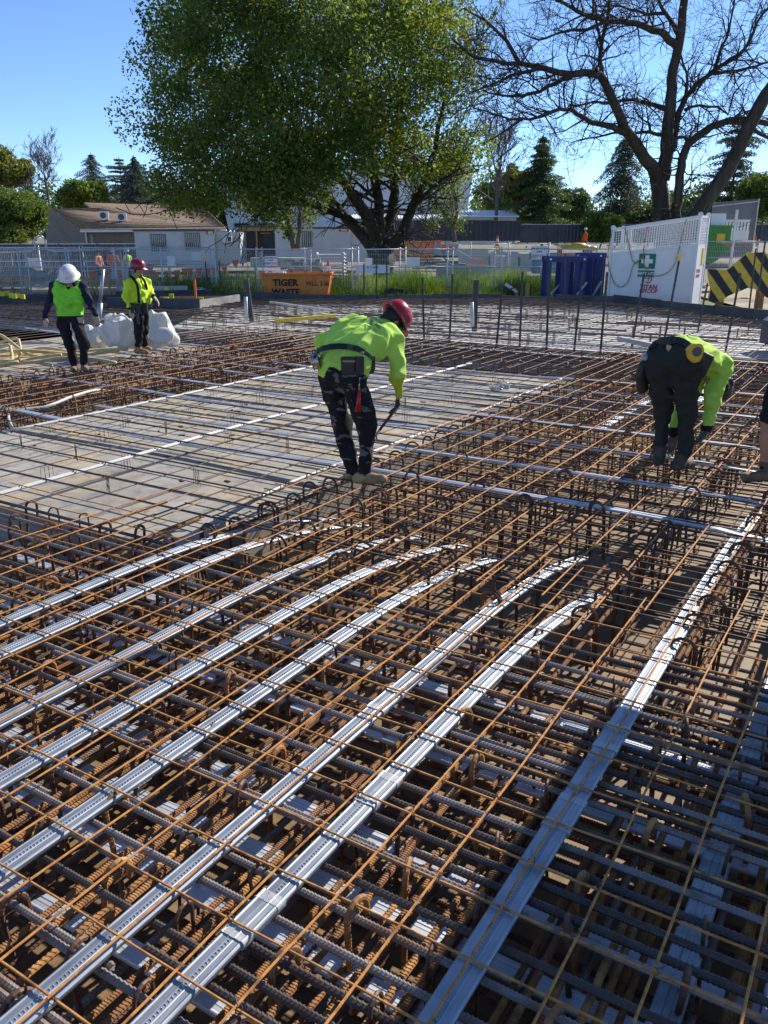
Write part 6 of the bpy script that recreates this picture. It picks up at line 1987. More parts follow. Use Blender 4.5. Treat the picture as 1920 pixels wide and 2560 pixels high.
# ---------------------------------------------------------------- doubled-over worker at the right
def worker_bent():
    D = 7.50; org = atv(1672, 1172, D); org.z = 0.016
    root = vthing('person', 'person in charcoal trousers and lime shirt doubled over reaching down to the bars', 'person', org.x, org.y, org.z)
    s = .229
    def J(x, y, dd=0.0): return W_(1540 + x * s, 800 + y * s, D + dd, org)
    SH, TR, BO, GL, SK, HA, BK = range(7)
    B = Body()
    lh, rh = J(480, 560, .10), J(760, 560, -.04)
    lk, rk = J(520, 1000, .12), J(785, 1010, -.02)
    la, ra = J(480, 1400, .06), J(735, 1440, -.08)
    B.chain([lh, lk, la], [.140, .083, .062], TR, .035); B.chain([rh, rk, ra], [.145, .088, .066], TR, .035)
    B.cone(J(500, 470, .10), J(740, 470, -.02), .165, .165, TR, .06)
    B.cone(J(560, 400, .10), J(760, 430, .04), .12, .12, TR, .05)
    # shirt
    B.cone(J(600, 370, .16), J(790, 420, .08), .125, .12, SH, .05)
    B.cone(J(700, 330, .26), J(900, 420, .12), .125, .125, SH, .06)
    B.cone(J(840, 330, .40), J(1020, 470, .18), .130, .125, SH, .07)
    B.cone(J(960, 380, .50), J(1120, 500, .26), .115, .115, SH, .06)
    B.cone(J(1040, 430, .52), J(1160, 510, .32), .10, .10, SH, .05)
    rs, re_, rw = J(1170, 500, .20), J(1060, 850, .10), J(1000, 1120, .06)
    B.chain([rs, re_, rw], [.094, .076, .056], SH, .04)
    B.cone(rw, J(990, 1180, .06), .054, .050, BK, .01)
    B.cone(J(990, 1190, .06), J(975, 1230, .05), .034, .034, SK, .012)
    B.hand(J(968, 1225, .05), J(840, 1400, .0) - J(968, 1225, .05), Vector((.4, -.7, .5)), GL, .7, 1.15)
    ls, le, lw = J(990, 480, .55), J(760, 880, .42), J(640, 1180, .30)
    B.chain([ls, le, lw], [.09, .07, .05], SH, .04)
    B.cone(lw, J(630, 1230, .28), .05, .046, BK, .01)
    B.hand(J(628, 1240, .28), Vector((-.05, -.1, -1)), Vector((.6, -.5, 0)), GL, .8, 1.1)
    # boots pointing away to the right
    B.boot(la, J(440, 1590, -.04), J(560, 1520, .22), BO, .066); B.boot(ra, J(640, 1640, -.12), J(830, 1600, .12), BO, .066)
    up, fw = Vector((.35, .25, -.86)), Vector((-.5, -.1, -.5))
    hc = J(1105, 690, .42)
    T = head(B, hc, up, fw, SK, HA, J(1090, 540, .42))
    me = B.mesh('body', [M['hivis_lime'], M['charcoal_cloth'], M['black_boot'], M['glove_brown'], M['skin'], M['hair'], M['black_cloth'], M['black_stuff']], .009, .016, 9, (SH, TR), sole=(BO, 7))
    link('body', me, root); face_details(root, T)
    helmet(root, T(0, 0, .05), up, fw, M['black_stuff'], False, 1.0)
    ax = J(760, 420, .1) - J(640, 450, .06)
    k = MB(); pts = [J(385, 330, .14), J(440, 262, .12), J(560, 225, .06), J(680, 225, .0), J(770, 265, -.06), J(850, 350, -.10), J(900, 450, -.10)]
    sp = spline(pts, .04)
    Vv, F = [], []
    for i, p in enumerate(sp):
        d = (sp[min(i + 1, len(sp) - 1)] - sp[max(i - 1, 0)]).normalized(); w = d.cross(Vector((.3, -.9, .35))).normalized()
        nn = w.cross(d)
        for (a_, b_) in ((-.035, -.008), (.035, -.008), (.035, .012), (-.035, .012)): Vv.append(p + w * a_ - nn * b_)
    for i in range(len(sp) - 1):
        for j in range(4): F.append((4 * i + j, 4 * i + (j + 1) % 4, 4 * i + 4 + (j + 1) % 4, 4 * i + 4 + j))
    k.add(Vv, F); bt = k.build('tool_belt', M['leather_black'], root)
    k = MB(); c = J(850, 360, -.20)
    k.prism([(-.075, .035), (-.02, .085), (.06, .085), (.085, .03), (.06, -.07), (.0, -.09), (-.05, -.05)], -.03, .03, Matrix.Translation(c)); tm = soft(k.build('tape_measure', M['yellow'], bt), .018)
    k = MB(); k.lathe([(.001, 0), (.042, 0), (.042, .004), (.001, .004)], 14, Matrix.Translation(c + Vector((.015, -.031, .015))) @ Matrix.Rotation(math.radians(90), 4, 'X')); k.build('tape_badge', M['trim_dark'], tm)
    k = MB(); k.prism([(-.05, .1), (.06, .1), (.07, -.12), (-.04, -.1)], -.03, .03, Matrix.Translation(J(950, 480, -.12)) @ Matrix.Rotation(.4, 4, 'Y')); soft(k.build('pouch', M['leather_black'], bt), .022)
    k = MB(); k.prism([(-.06, .12), (.03, .16), (.05, -.15), (-.04, -.18), (-.1, 0)], -.04, .04, Matrix.Translation(J(310, 600, .14)) @ Matrix.Rotation(.5, 4, 'Z')); soft(k.build('side_pouch', M['leather_black'], bt), .03)
    k = MB(); k.lathe([(.001, -.02), (.06, -.02), (.06, .02), (.001, .02)], 14, Matrix.Translation(J(320, 430, .14)) @ Matrix.Rotation(1.2, 4, 'Y')); k.build('wire_reel', M['steel'], bt)
worker_bent()

# ---------------------------------------------------------------- person cut off by the right edge
def worker_edge():
    D = 7.2; org = atv(1905, 1200, D); org.z = 0.014
    root = vthing('person', 'bare leg in black shorts and dusty boot cut off by the right edge', 'person', org.x, org.y, org.z)
    def J(px, py, dd=0.0): return W_(px, py, D + dd, org)
    SH, TR, BO, GL, SK, HA, SO = range(7)
    B = Body()
    ra = J(1914, 1158); rk = J(1921, 1045, -.05); rh = J(1968, 925, .0)
    B.chain([ra, ra.lerp(rk, .55), rk], [.044, .062, .060], SK, .03)
    B.chain([rk + Vector((.01, 0, .03)), rh], [.088, .115], TR, .03)
    la = J(1990, 1160, .25); lk = J(2005, 1040, .2); lh = J(2010, 925, .15)
    B.chain([la, la.lerp(lk, .55), lk], [.044, .062, .060], SK, .03); B.chain([lk + Vector((0, 0, .03)), lh], [.088, .115], TR, .03)
    B.cone(rh, lh, .13, .13, TR, .05)
    B.cone(ra + Vector((0, 0, -.02)), ra + Vector((0, 0, .035)), .05, .05, SO, .01); B.cone(la + Vector((0, 0, -.02)), la + Vector((0, 0, .035)), .05, .05, SO, .01)
    B.boot(ra, J(1938, 1203), J(1852, 1203, -.10), BO, .055); B.boot(la, J(2010, 1203, .25), J(1935, 1200, .15), BO, .055)
    pelvis = rh.lerp(lh, .5) + Vector((0, 0, .08))
    chest = pelvis + Vector((-.06, .05, .40))
    B.chain([pelvis, pelvis.lerp(chest, .5), chest], [.135, .135, .14], SH, .06)
    s1, s2 = chest + Vector((.02, -.17, .08)), chest + Vector((-.02, .17, .08)); B.cone(s1, s2, .08, .08, SH, .05)
    for s_ in (s1, s2):
        e = s_ + Vector((.10, 0, -.28)); w = e + Vector((-.02, 0, -.24)); B.chain([s_, e, w], [.07, .055, .042], SH, .03)
        B.hand(w, Vector((0, 0, -1)), Vector((-.3, 0, 0)), GL, .6)
    up, fw = Vector((-.15, 0, 1)), Vector((-1, .1, -.25)); hc = chest + Vector((-.06, 0, .32))
    T = head(B, hc, up, fw, SK, HA, chest + Vector((-.01, 0, .12)))
    me = B.mesh('body', [M['hivis_yellow'], M['black_cloth'], M['brown_boot'], M['glove_black'], M['skin'], M['hair'], M['black_cloth'], M['black_boot']], .009, .012, 2, (SH, TR), sole=(BO, 7))
    link('body', me, root); face_details(root, T); helmet(root, T(0, 0, .05), up, fw, M['helmet_white'], True)
worker_edge()

# ---------------------------------------------------------------- the two walking workers at the left
def worker_white():
    D = 13.6; org = atv(198, 926, D); org.z = 0.014
    root = vthing('person', 'walking person with white helmet, dirty green vest front and navy sleeves', 'person', org.x, org.y, org.z)
    s = .2411
    def J(x, y, dd=0.0): return W_(70 + x * s, 620 + y * s, D + dd, org)
    SH, TR, BO, GL, SK, HA, NV, CO = range(8)
    B = Body()
    lh, rh = J(375, 790), J(510, 790); lk, rk = J(430, 1000, -.06), J(580, 980, -.10); la, ra = J(480, 1190, .08), J(580, 1180, -.06)
    B.chain([lh, lk, la], [.108, .078, .062], TR, .04); B.chain([rh, rk, ra], [.108, .080, .064], TR, .04)
    B.cone(J(385, 735), J(500, 735), .12, .12, TR, .05)
    B.cone(J(380, 660), J(490, 655), .122, .122, SH, .06); B.cone(J(360, 560, -.02), J(490, 550, -.02), .132, .132, SH, .06); B.cone(J(340, 450), J(490, 445), .125, .125, SH, .06); B.cone(J(315, 385), J(515, 390), .085, .085, SH, .05)
    for (sh, e, w, hd, sd) in ((J(280, 385), J(225, 560, .04), J(172, 715, .0), Vector((.03, -.03, -1)), Vector((.7, -.5, 0))), (J(560, 395), J(635, 560, .04), J(705, 690, -.02), Vector((.08, -.05, -1)), Vector((-.7, -.5, 0)))):
        B.chain([sh, e, w], [.078, .062, .046], NV, .03)
        B.hand(w, hd, sd, GL, .6, 1.15, SK)
    B.cone(J(345, 345, -.05), J(370, 365, -.12), .03, .026, CO, .01); B.cone(J(500, 350, -.05), J(480, 372, -.12), .03, .026, CO, .01); B.cone(J(425, 350), J(425, 410, -.10), .05, .03, CO, .02)
    B.boot(la, J(490, 1280, .16), J(465, 1290, -.14), BO, .056); B.boot(ra, J(575, 1270, .04), J(610, 1285, -.24), BO, .056)
    up, fw = Vector((.05, -.42, .9)), Vector((.10, -.85, -.5)); hc = J(430, 320, -.06)
    T = head(B, hc, up, fw, SK, HA, J(425, 385))
    me = B.mesh('body', [M['hivis_green_dirty'], M['black_cloth'], M['brown_boot'], M['glove_tan'], M['skin'], M['hair'], M['navy_cloth'], M['black_cloth'], M['black_boot']], .0105, .014, 5, (SH, TR, NV), sole=(BO, 8))
    link('body', me, root); face_details(root, T)
    helmet(root, T(0, 0, .055), up, fw, M['helmet_white'], True, 1.15)
    k = MB(); k.tube([J(443, 780, -.14), J(447, 850, -.15)], .006, 5); k.build('drawstring', M['white_paint'], root)
    k = MB(); p = J(545, 740, -.12); k.prism([(-.05, .03), (.05, .03), (.04, -.06), (-.03, -.05)], -.02, .02, Matrix.Translation(p)); k.build('tucked_gloves', M['glove_tan'], root)
worker_white()
def worker_maroon():
    D = 15.5; org = atv(352, 886, D); org.z = 0.014
    root = vthing('person', 'stout person with maroon helmet, bright yellow shirt and black braces by the bulk bag', 'person', org.x, org.y, org.z)
    s = .2411
    def J(x, y, dd=0.0): return W_(70 + x * s, 620 + y * s, D + dd, org)
    SH, TR, BO, GL, SK, HA, BK = range(7)
    B = Body()
    lh, rh = J(1140, 690, -.10), J(1190, 690, .10); lk, rk = J(1150, 840, -.09), J(1200, 840, .10); la, ra = J(1145, 1000, -.08), J(1205, 995, .08)
    B.chain([lh, lk, la], [.115, .085, .066], TR, .04); B.chain([rh, rk, ra], [.115, .085, .066], TR, .04)
    B.cone(J(1150, 620, -.08), J(1180, 620, .08), .135, .135, TR, .05)
    B.cone(J(1150, 540, -.06), J(1195, 530, .04), .15, .15, SH, .07); B.cone(J(1130, 450, -.06), J(1190, 450, .06), .15, .14, SH, .07); B.cone(J(1110, 370, -.10), J(1170, 360, .12), .115, .11, SH, .06); B.cone(J(1090, 330, -.08), J(1150, 320, .12), .08, .075, SH, .05)
    sh, e, w = J(1045, 365, -.16), J(1022, 510, -.18), J(1050, 600, -.20)
    B.chain([sh, e, w], [.09, .072, .054], SH, .03); B.cone(w, J(1052, 612, -.2), .053, .05, BK, .008); B.hand(J(1055, 620, -.2), Vector((.28, 0, -1)), Vector((.8, -.2, 0)), GL, .6, 1.2)
    sh, e, w = J(1225, 350, .16), J(1262, 440, .18), J(1290, 480, .05)
    B.chain([sh, e, w], [.082, .066, .05], SH, .03); B.cone(w, J(1296, 490, .05), .05, .048, BK, .008); B.hand(J(1300, 497, .05), Vector((.6, -.1, -.75)), Vector((-.2, -.6, .4)), GL, .5, 1.2)
    B.boot(la, J(1120, 1092, -.04), J(1250, 1100, -.2), BO, .062); B.boot(ra, J(1190, 1068, .12), J(1280, 1066, .02), BO, .062)
    up, fw = Vector((.08, -.05, 1)), Vector((.75, -.62, -.18)); hc = J(1140, 235)
    T = head(B, hc, up, fw, SK, HA, J(1110, 310))
    me = B.mesh('body', [M['hivis_yellow'], M['black_cloth'], M['tan_boot'], M['glove_tan'], M['skin'], M['hair'], M['black_cloth'], M['black_boot']], .0105, .013, 6, (SH, TR), sole=(BO, 7))
    link('body', me, root); face_details(root, T)
    helmet(root, T(0, 0, .05), up, fw, M['helmet_maroon'], True, 1.12)
    k = MB(); k.tube(spline([J(1060, 290, -.10), J(1105, 330, -.24), J(1135, 390, -.27), J(1148, 480, -.27), J(1150, 570, -.26)], .05), .028, 6); k.build('brace_strap', M['black_cloth'], root, True)
    k = MB(); k.tube(spline([J(1150, 280, -.04), J(1200, 330, -.06), J(1230, 420, -.02), J(1225, 560, -.02)], .05), .022, 6); k.build('brace_strap', M['black_cloth'], root, True)
    k = MB(); ring(k, J(1165, 590, .0), Vector((.05, 0, 1)), .20, .24, .055); bt = k.build('tool_belt', M['leather_black'], root)
    for (x, y, dd) in ((1090, 620, -.2), (1150, 630, -.26), (1215, 620, -.2)):
        k = MB(); k.prism([(-.05, .09), (.05, .09), (.04, -.09), (-.04, -.09)], -.03, .03, Matrix.Translation(J(x, y, dd))); k.build('pouch', M['leather_black'], bt)
    for x in (1125, 1140):
        k = MB(); k.tube([J(x, 640, -.28), J(x + 12, 790, -.26)], .01, 5); k.build('tool_handle', M['trim_dark'], bt)
worker_maroon()

# ---------------------------------------------------------------- distant workers
M['hivis_orange'] = cloth_mat('hivis_orange', (0.85, 0.16, 0.03))
M['hivis_peach'] = cloth_mat('hivis_peach', (0.70, 0.30, 0.16))
def far_person(label, px, py_head, D, z0, shirt, legs='black_cloth', face=Vector((.2, -1, 0)), hat='helmet_white', arm=.1):
    p = atv(px, py_head, D)
    root = vthing('person', label, 'person', p.x, D, z0)
    hgt = p.z - z0; k_ = hgt / 1.68
    B = Body(); f = face.normalized(); r = Vector((-f.y, f.x, 0)) * -1
    Q = lambda a, b, z: (r * a + f * b + Vector((0, 0, z))) * k_
    for s_ in (-1, 1):
        B.chain([Q(s_ * .10, 0, .88), Q(s_ * .11, .03 * s_, .48), Q(s_ * .11, 0, .10)], [.10, .075, .06], 1, .04)
        B.boot(Q(s_ * .11, 0, .12), Q(s_ * .11, -.06, 0.0), Q(s_ * .12, .2, 0.0), 2, .055)
        B.chain([Q(s_ * .20, 0, 1.36), Q(s_ * .28, .02, 1.10), Q(s_ * (.28 - arm), .16, .94)], [.075, .058, .045], 0, .03)
        B.hand(Q(s_ * (.28 - arm), .16, .94), Q(0, .6, -.6), Q(-s_, 0, 0), 3, .5)
    B.chain([Q(0, 0, .92), Q(0, 0.01, 1.15), Q(0, 0, 1.34)], [.15, .15, .14], 0, .06); B.cone(Q(-.16, 0, 1.38), Q(.16, 0, 1.38), .075, .075, 0, .05)
    T = head(B, Q(0, .02, 1.60), Vector((0, 0, 1)), f, 3, 4, Q(0, 0, 1.44))
    link('body', B.mesh('body', [M[shirt], M[legs], M['black_boot'], M['skin'], M['hair']], .02), root)
    helmet(root, T(0, 0, .05), Vector((0, 0, 1)), f, M[hat], False, 1.05)
far_person('distant person in a peach hi-vis vest by the charcoal fence', 244, 628, 50, -.55, 'hivis_peach', face=Vector((.9, -.3, 0)), hat='navy_cloth')
far_person('distant person in bright orange facing the camera by the charcoal fence', 281, 626, 50, -.55, 'hivis_orange', arm=.2)
far_person('distant person in lime green left of the white hut', 317, 627, 51, -.55, 'hivis_lime', face=Vector((-.8, .5, 0)))
far_person('distant person in orange beyond the blue frames', 1465, 572, 78, .35, 'hivis_orange', face=Vector((-.9, -.2, 0)))
far_person('distant person in orange behind the hazard stripes', 1876, 566, 47, .6, 'hivis_orange', face=Vector((-.3, -.9, 0)))
# ================================================================== site things on and round the deck
M['bar_black'] = mat_noise('bar_black', (0.03, 0.03, 0.034), (0.06, 0.055, 0.055), 5, .5, .2)
# ---- upright starter bars
bars = [(1256, 710, 1241, 856, 'left of the blue trestles, shortest of the row'), (1306, 680, 1300, 851, 'just left of the keep out sign post'), (1374, 656, 1367, 864, 'in front of the first blue trestle'),
        (1413, 634, 1413, 757, 'thin, close to the blue trestles at the deck edge'), (1456, 680, 1436, 864, 'in front of the second blue trestle'), (1518, 680, 1502, 871, 'at the left end of the white crane box'),
        (1610, 684, 1581, 851, 'in front of the red lettering on the white box'), (1699, 643, 1660, 847, 'yellow capped, leaning before the white crane box'), (1769, 708, 1745, 817, 'between the white box and the hazard stripes'),
        (1851, 682, 1816, 860, 'in front of the hazard stripes, left one'), (1890, 621, 1871, 790, 'in front of the hazard stripes, middle one'), (1914, 595, 1886, 804, 'in front of the hazard stripes, right one'),
        (910, 659, 909, 748, 'thin, before the long banner, left'), (941, 659, 941, 746, 'thin, before the long banner, centre'), (967, 659, 967, 743, 'thin, before the long banner, right'),
        (1056, 694, 1061, 840, 'right of the red helmet of the stooping worker'), (1131, 685, 1124, 842, 'left of the dark square post'),
        (513, 649, 520, 728, 'yellow capped, left of the skip'), (548, 647, 552, 730, 'yellow capped, nearest the skip')]
def ground_D(py, z=0.0):
    t = math.atan2(py - 1280, F_PX) + PITCH
    return (CAM_H - z) / math.tan(t)
for i, (x0, y0, x1, y1, s) in enumerate(bars):
    D = ground_D(y1)
    b0 = atv(x1, y1, D); tp = atv(x0, y0, D)
    root = vthing('starter_bar', 'dark upright starter bar ' + s, 'starter bar', b0.x, D, b0.z - .15, 0, 'starter bars standing on the far deck')
    r = .023 if y1 > 780 else .027
    d = tp - b0; k = MB()
    n = int(d.length / .05); pts = [Vector((0, 0, 0)) + (d + Vector((0, 0, .15))) * (j / n) for j in range(n + 1)]
    k.tube(pts, [r * (1.08 if j % 2 else .95) for j in range(n + 1)], 7); k.build('bar', M['bar_black'], root)
    if 'capped' in s:
        k = MB(); q = pts[-1]; k.lathe([(.001, .05), (.05, .05), (.055, .03), (.034, .0), (.03, -.07), (.001, -.07)], 10, Matrix.Translation(q)); k.build('safety_cap', M['yellow_cap'], root)
# ---- short capped bars at the left
for i, (x, y) in enumerate(((8, 738), (21, 737), (31, 742), (38, 744), (46, 742), (59, 745), (418, 726), (430, 743), (417, 752), (504, 752))):
    D = ground_D(y + 16); q = atv(x, y + 16, D); t = atv(x, y, D)
    root = vthing('capped_bar', ['leftmost short capped bar of the row at the left edge', 'second short capped bar from the left edge', 'third short capped bar from the left edge', 'fourth short capped bar from the left edge', 'fifth short capped bar from the left edge', 'sixth short capped bar from the left edge, last of its row',
                                 'short capped bar highest by the boxed pit', 'short capped bar right of the maroon helmeted worker', 'short capped bar lowest by the boxed pit', 'short capped bar at the pale end of the pit board'][i], 'capped bar', q.x, D, q.z - .15, 0, 'short bars with yellow caps')
    k = MB(); k.tube([(0, 0, 0), (0, 0, t.z - q.z + .15)], .014, 6); k.build('bar', M['bar_dark'], root)
    k = MB(); k.box(-.07, .07, -.04, .04, t.z - q.z + .12, t.z - q.z + .26); k.build('safety_cap', M['yellow_cap'], root)
# ---- dark square posts with white stubs
for (x0, y0, x1, y1, wx, wy0, wy1, s) in ((616, 699, 629, 794, 616, 742, 796, 'leaning dark square post above the big white bag'), (1190, 702, 1186, 818, 1181, 755, 816, 'dark square post between the stooping workers')):
    D = ground_D(y1); b0, tp = atv(x1, y1, D), atv(x0, y0, D)
    root = vthing('square_post', s, 'post', b0.x, D, b0.z - .1)
    k = MB(); k.bar((0, 0, 0), tp - b0 + Vector((0, 0, .1)), .115); k.build('post', M['form_black'], root)
    k = MB(); k.bar(tp - b0 + Vector((0, 0, .1)), tp - b0 + Vector((0, 0, .13)), .13); k.build('cap', M['trim_dark'], root)
    a0, a1 = atv(wx, wy1, D - .15) - b0, atv(wx - 2, wy0, D - .15) - b0
    k = MB(); k.tube([a0 + Vector((0, 0, .1)), a1 + Vector((0, 0, .1))], .05, 10); k.build('white_pipe_stub', M['pvc'], root, True)
# ---- grey riser pipe behind the white helmeted worker
D = ground_D(802); q, t = atv(246, 802, D), atv(258, 673, D)
rp = vthing('riser_pipe', 'pale grey riser pipe between the two walking workers', 'pipe', q.x, D, q.z - .1)
k = MB(); k.tube([(0, 0, 0), (t - q) * .35 + Vector((0, 0, .1))], .07, 10); k.build('socket', M['metal_grey'], rp, True)
k = MB(); k.tube([(t - q) * .3 + Vector((0, 0, .1)), t - q + Vector((0, 0, .1))], .045, 10); k.build('pipe', M['metal_grey'], rp, True)
# ---- beige hoses heaped at the left edge
M['hose'] = mat_noise('hose', (0.50, 0.38, 0.18), (0.60, 0.47, 0.25), 5, .55)
rh = random.Random(4)
q = atv(40, 905, 14.6)
hz = vthing('hose_pile', 'heap of beige hoses behind the white helmeted worker at the left edge', 'hose', q.x, 14.6, 0.02)
for i in range(9):
    keys = []
    x = rh.uniform(-1.6, -.6); y = rh.uniform(-.7, .7); z = rh.uniform(.03, .16)
    for j in range(7):
        keys.append((x, y, z)); x += rh.uniform(.2, .55); y += rh.uniform(-.3, .3); z = max(.03, min(.22, z + rh.uniform(-.09, .09)))
    k = MB(); k.tube(spline(keys, .1), .028, 7); k.build('hose', M['hose'], hz, True)
for (cx, cy, r, z) in ((-.5, .2, .5, .10), (-.9, 0.1, .42, .2), (-.3, -.3, .36, .06)):
    k = MB(); k.tube([(cx + r * math.cos(t), cy + r * .8 * math.sin(t), z + .07 * math.sin(2 * t) + (.16 if math.sin(t) > .5 else 0)) for t in np.linspace(0, 6.6, 34)], .028, 7); k.build('hose', M['hose'], hz, True)
k = MB(); k.tube(spline([(-1.0, .3, .05), (-.8, .3, .42), (-.35, .25, .44), (.1, .2, .12), (.4, .2, .04)], .08), .028, 7); k.build('hose', M['hose'], hz, True)
# ---- white bulk bags
def bulk_bag():
    m, nt, N, L, b = new_mat('bulk_bag')
    f = noise_fac(nt, 3, 4, .6, rnd=False)
    L.new(ramp(nt, f, [(.3, (.62, .60, .56)), (.6, (.76, .75, .74)), (.8, (.80, .80, .80))]), b.inputs['Base Color'])
    b.inputs['Roughness'].default_value = .6
    tr = N.new('ShaderNodeBsdfTranslucent'); tr.inputs[0].default_value = (.8, .76, .70, 1)
    mx = N.new('ShaderNodeMixShader'); mx.inputs[0].default_value = .18
    L.new(b.outputs[0], mx.inputs[1]); L.new(tr.outputs[0], mx.inputs[2]); L.new(mx.outputs[0], N['Material Output'].inputs['Surface'])
    M['bulk_bag'] = m
    s = .2411
    for (nm, org_px, cones, lab, seed) in (
        ('bulk_bag', (1160, 1060), [(930, 880, 1360, 870, .27, .27), (960, 800, 1050, 860, .16, .24), (1380, 780, 1400, 900, .17, .27), (1330, 730, 1400, 740, .09, .08), (1000, 980, 1300, 985, .15, .16), (930, 740, 960, 720, .06, .05)], 'large crumpled white bulk bag behind the maroon helmeted worker', 3),
        ('bulk_bag', (660, 1000), [(560, 960, 760, 900, .16, .22), (700, 930, 820, 850, .18, .20), (820, 760, 840, 720, .07, .05), (520, 1000, 640, 1010, .08, .10)], 'smaller slumped white bulk bag beside the larger one', 5)):
        D = 16.6 if seed == 3 else 16.9
        o = atv(70 + org_px[0] * s, 620 + org_px[1] * s, D); o.z = 0.02
        root = vthing(nm, lab, 'bulk bag', o.x, D, o.z)
        B = Body()
        for (x0, y0, x1, y1, r0, r1) in cones:
            p, q = atv(70 + x0 * s, 620 + y0 * s, D) - o, atv(70 + x1 * s, 620 + y1 * s, D) - o
            p.z = max(p.z, r0 * .8); q.z = max(q.z, r1 * .8); B.cone(p, q, r0, r1, 0, .08)
        link('sack', B.mesh('sack', [m], .014, .07, seed, (0,), (5, 26)), root)
        k = MB()
        c = atv(70 + (960 if seed == 3 else 780) * s, 620 + (760 if seed == 3 else 800) * s, D - .1) - o
        k.tube([c + Vector((.13 * math.cos(t) * 1.2, 0, .12 * math.sin(t))) for t in np.linspace(-.3, 3.4, 12)], .022, 5); k.build('lifting_loop', m, root, True)
        if seed == 3:
            c = atv(70 + 1380 * s, 620 + 900 * s, D - .30) - o
            k = MB(); k.lathe([(.001, .02), (.10, .015), (.16, 0), (.17, -.02), (.001, -.03)], 14, Matrix.Translation(c) @ Matrix.Rotation(math.radians(60), 4, 'X') @ Matrix.Scale(1.5, 4, (1, 0, 0))); k.build('spout', m, root, True)
bulk_bag()
# ---- loose timbers, pipes and sheets on the deck
def beam_px(name, label, cat, x0, y0, x1, y1, w, h, mat, lift=.03):
    p, q = atv(x0, y0, ground_D(y0)), atv(x1, y1, ground_D(y1))
    root = vthing(name, label, cat, p.x, p.y, 0)
    k = MB(); k.bar((0, 0, lift + h / 2), Vector((q.x - p.x, q.y - p.y, lift + h / 2)), w, h); k.build('length', M[mat], root)
    k = MB(); k.bar(Vector((0, 0, lift - .02)), Vector((.03, .1, lift - .02)), .05, .03); k.build('packer', M['timber'], root)
beam_px('straight_edge', 'long yellow straight edge lying on the far deck above the stooping worker', 'straight edge', 690, 810, 836, 797, .10, .09, 'yellow')
beam_px('plank', 'weathered grey plank lying behind the doubled-over worker', 'plank', 1548, 858, 1640, 878, .12, .09, 'concrete', .05)
beam_px('pipe_length', 'pale pipe lying on the far deck right of the leaning post', 'pipe', 676, 760, 830, 782, .07, .06, 'pvc')
q = atv(1905, 880, 16.9)
bx_ = vthing('form_box', 'dark navy steel form box at the right edge of the far deck', 'form box', q.x, 16.9, 0)
k = MB(); k.box(.36, 1.4, 0, 1.0, -.05, .42); k.build('box', M['form_black'], bx_)
k = MB(); k.prism([(.36, .421), (1.4, .421), (1.4, .72), (.75, .72)], 0.02, .98); k.build('sloped_lid', M['metal_grey'], bx_)
# clear plastic wrap left on the panel
q = atv(1245, 985, 11.9)
pw = vthing('plastic_wrap', 'crumpled clear plastic wrap lying on the mesh beyond the stooping worker', 'plastic', q.x, 11.9, .01)
B = Body(); B.cone((-.09, 0, .03), (.1, 0.05, .04), .05, .06, 0, .04); B.cone((.0, 0, .06), (.03, 0, .12), .04, .03, 0, .04)
m, nt, N, L, b = new_mat('clear_plastic'); b.inputs['Base Color'].default_value = (.9, .92, .94, 1); b.inputs['Roughness'].default_value = .18; b.inputs['Transmission Weight'].default_value = .75; b.inputs['IOR'].default_value = 1.2
link('wrap', B.mesh('wrap', [m], .008, .03, 8, (0,)), pw)
# ---- boxed pit at the back left of the deck
p0 = atv(300, 778, 26.5)
pit = vthing('pit_form', 'boxed pit with dark timber sides and a pale board, left of the leaning post', 'formwork', p0.x, 26.5, 0)
def brd(x0, y0, D0, x1, y1, D1, h, mat, nm):
    a, b = atv(x0, y0, D0) - Vector((p0.x, 26.5, 0)), atv(x1, y1, D1) - Vector((p0.x, 26.5, 0))
    k = MB(); k.bar(Vector((a.x, a.y, h / 2 - .05)), Vector((b.x, b.y, h / 2 - .05)), .06, h); k.build(nm, M[mat], pit)
brd(270, 770, 26.5, 500, 768, 26.0, .34, 'form_black', 'side_board'); brd(498, 767, 26.0, 598, 748, 28.6, .30, 'form_side', 'pale_board')
brd(290, 742, 30.2, 530, 735, 31.2, .30, 'form_black', 'side_board'); brd(400, 748, 29.0, 600, 742, 29.4, .20, 'timber_orange', 'inner_board'); brd(300, 738, 31, 470, 733, 31.5, .42, 'concrete', 'side_board')
q = atv(490, 756, 27.6)
st = vthing('orange_stake', 'bright orange marker stake standing in the boxed pit', 'stake', q.x, 27.6, -.1)
k = MB(); k.bar((0, 0, 0), (0, 0, .85), .07); k.build('stake', M['orange_flag'], st); k = MB(); k.bar((0, 0, .85), (0, 0, .89), .075); k.build('painted_top', M['red_sign'], st)
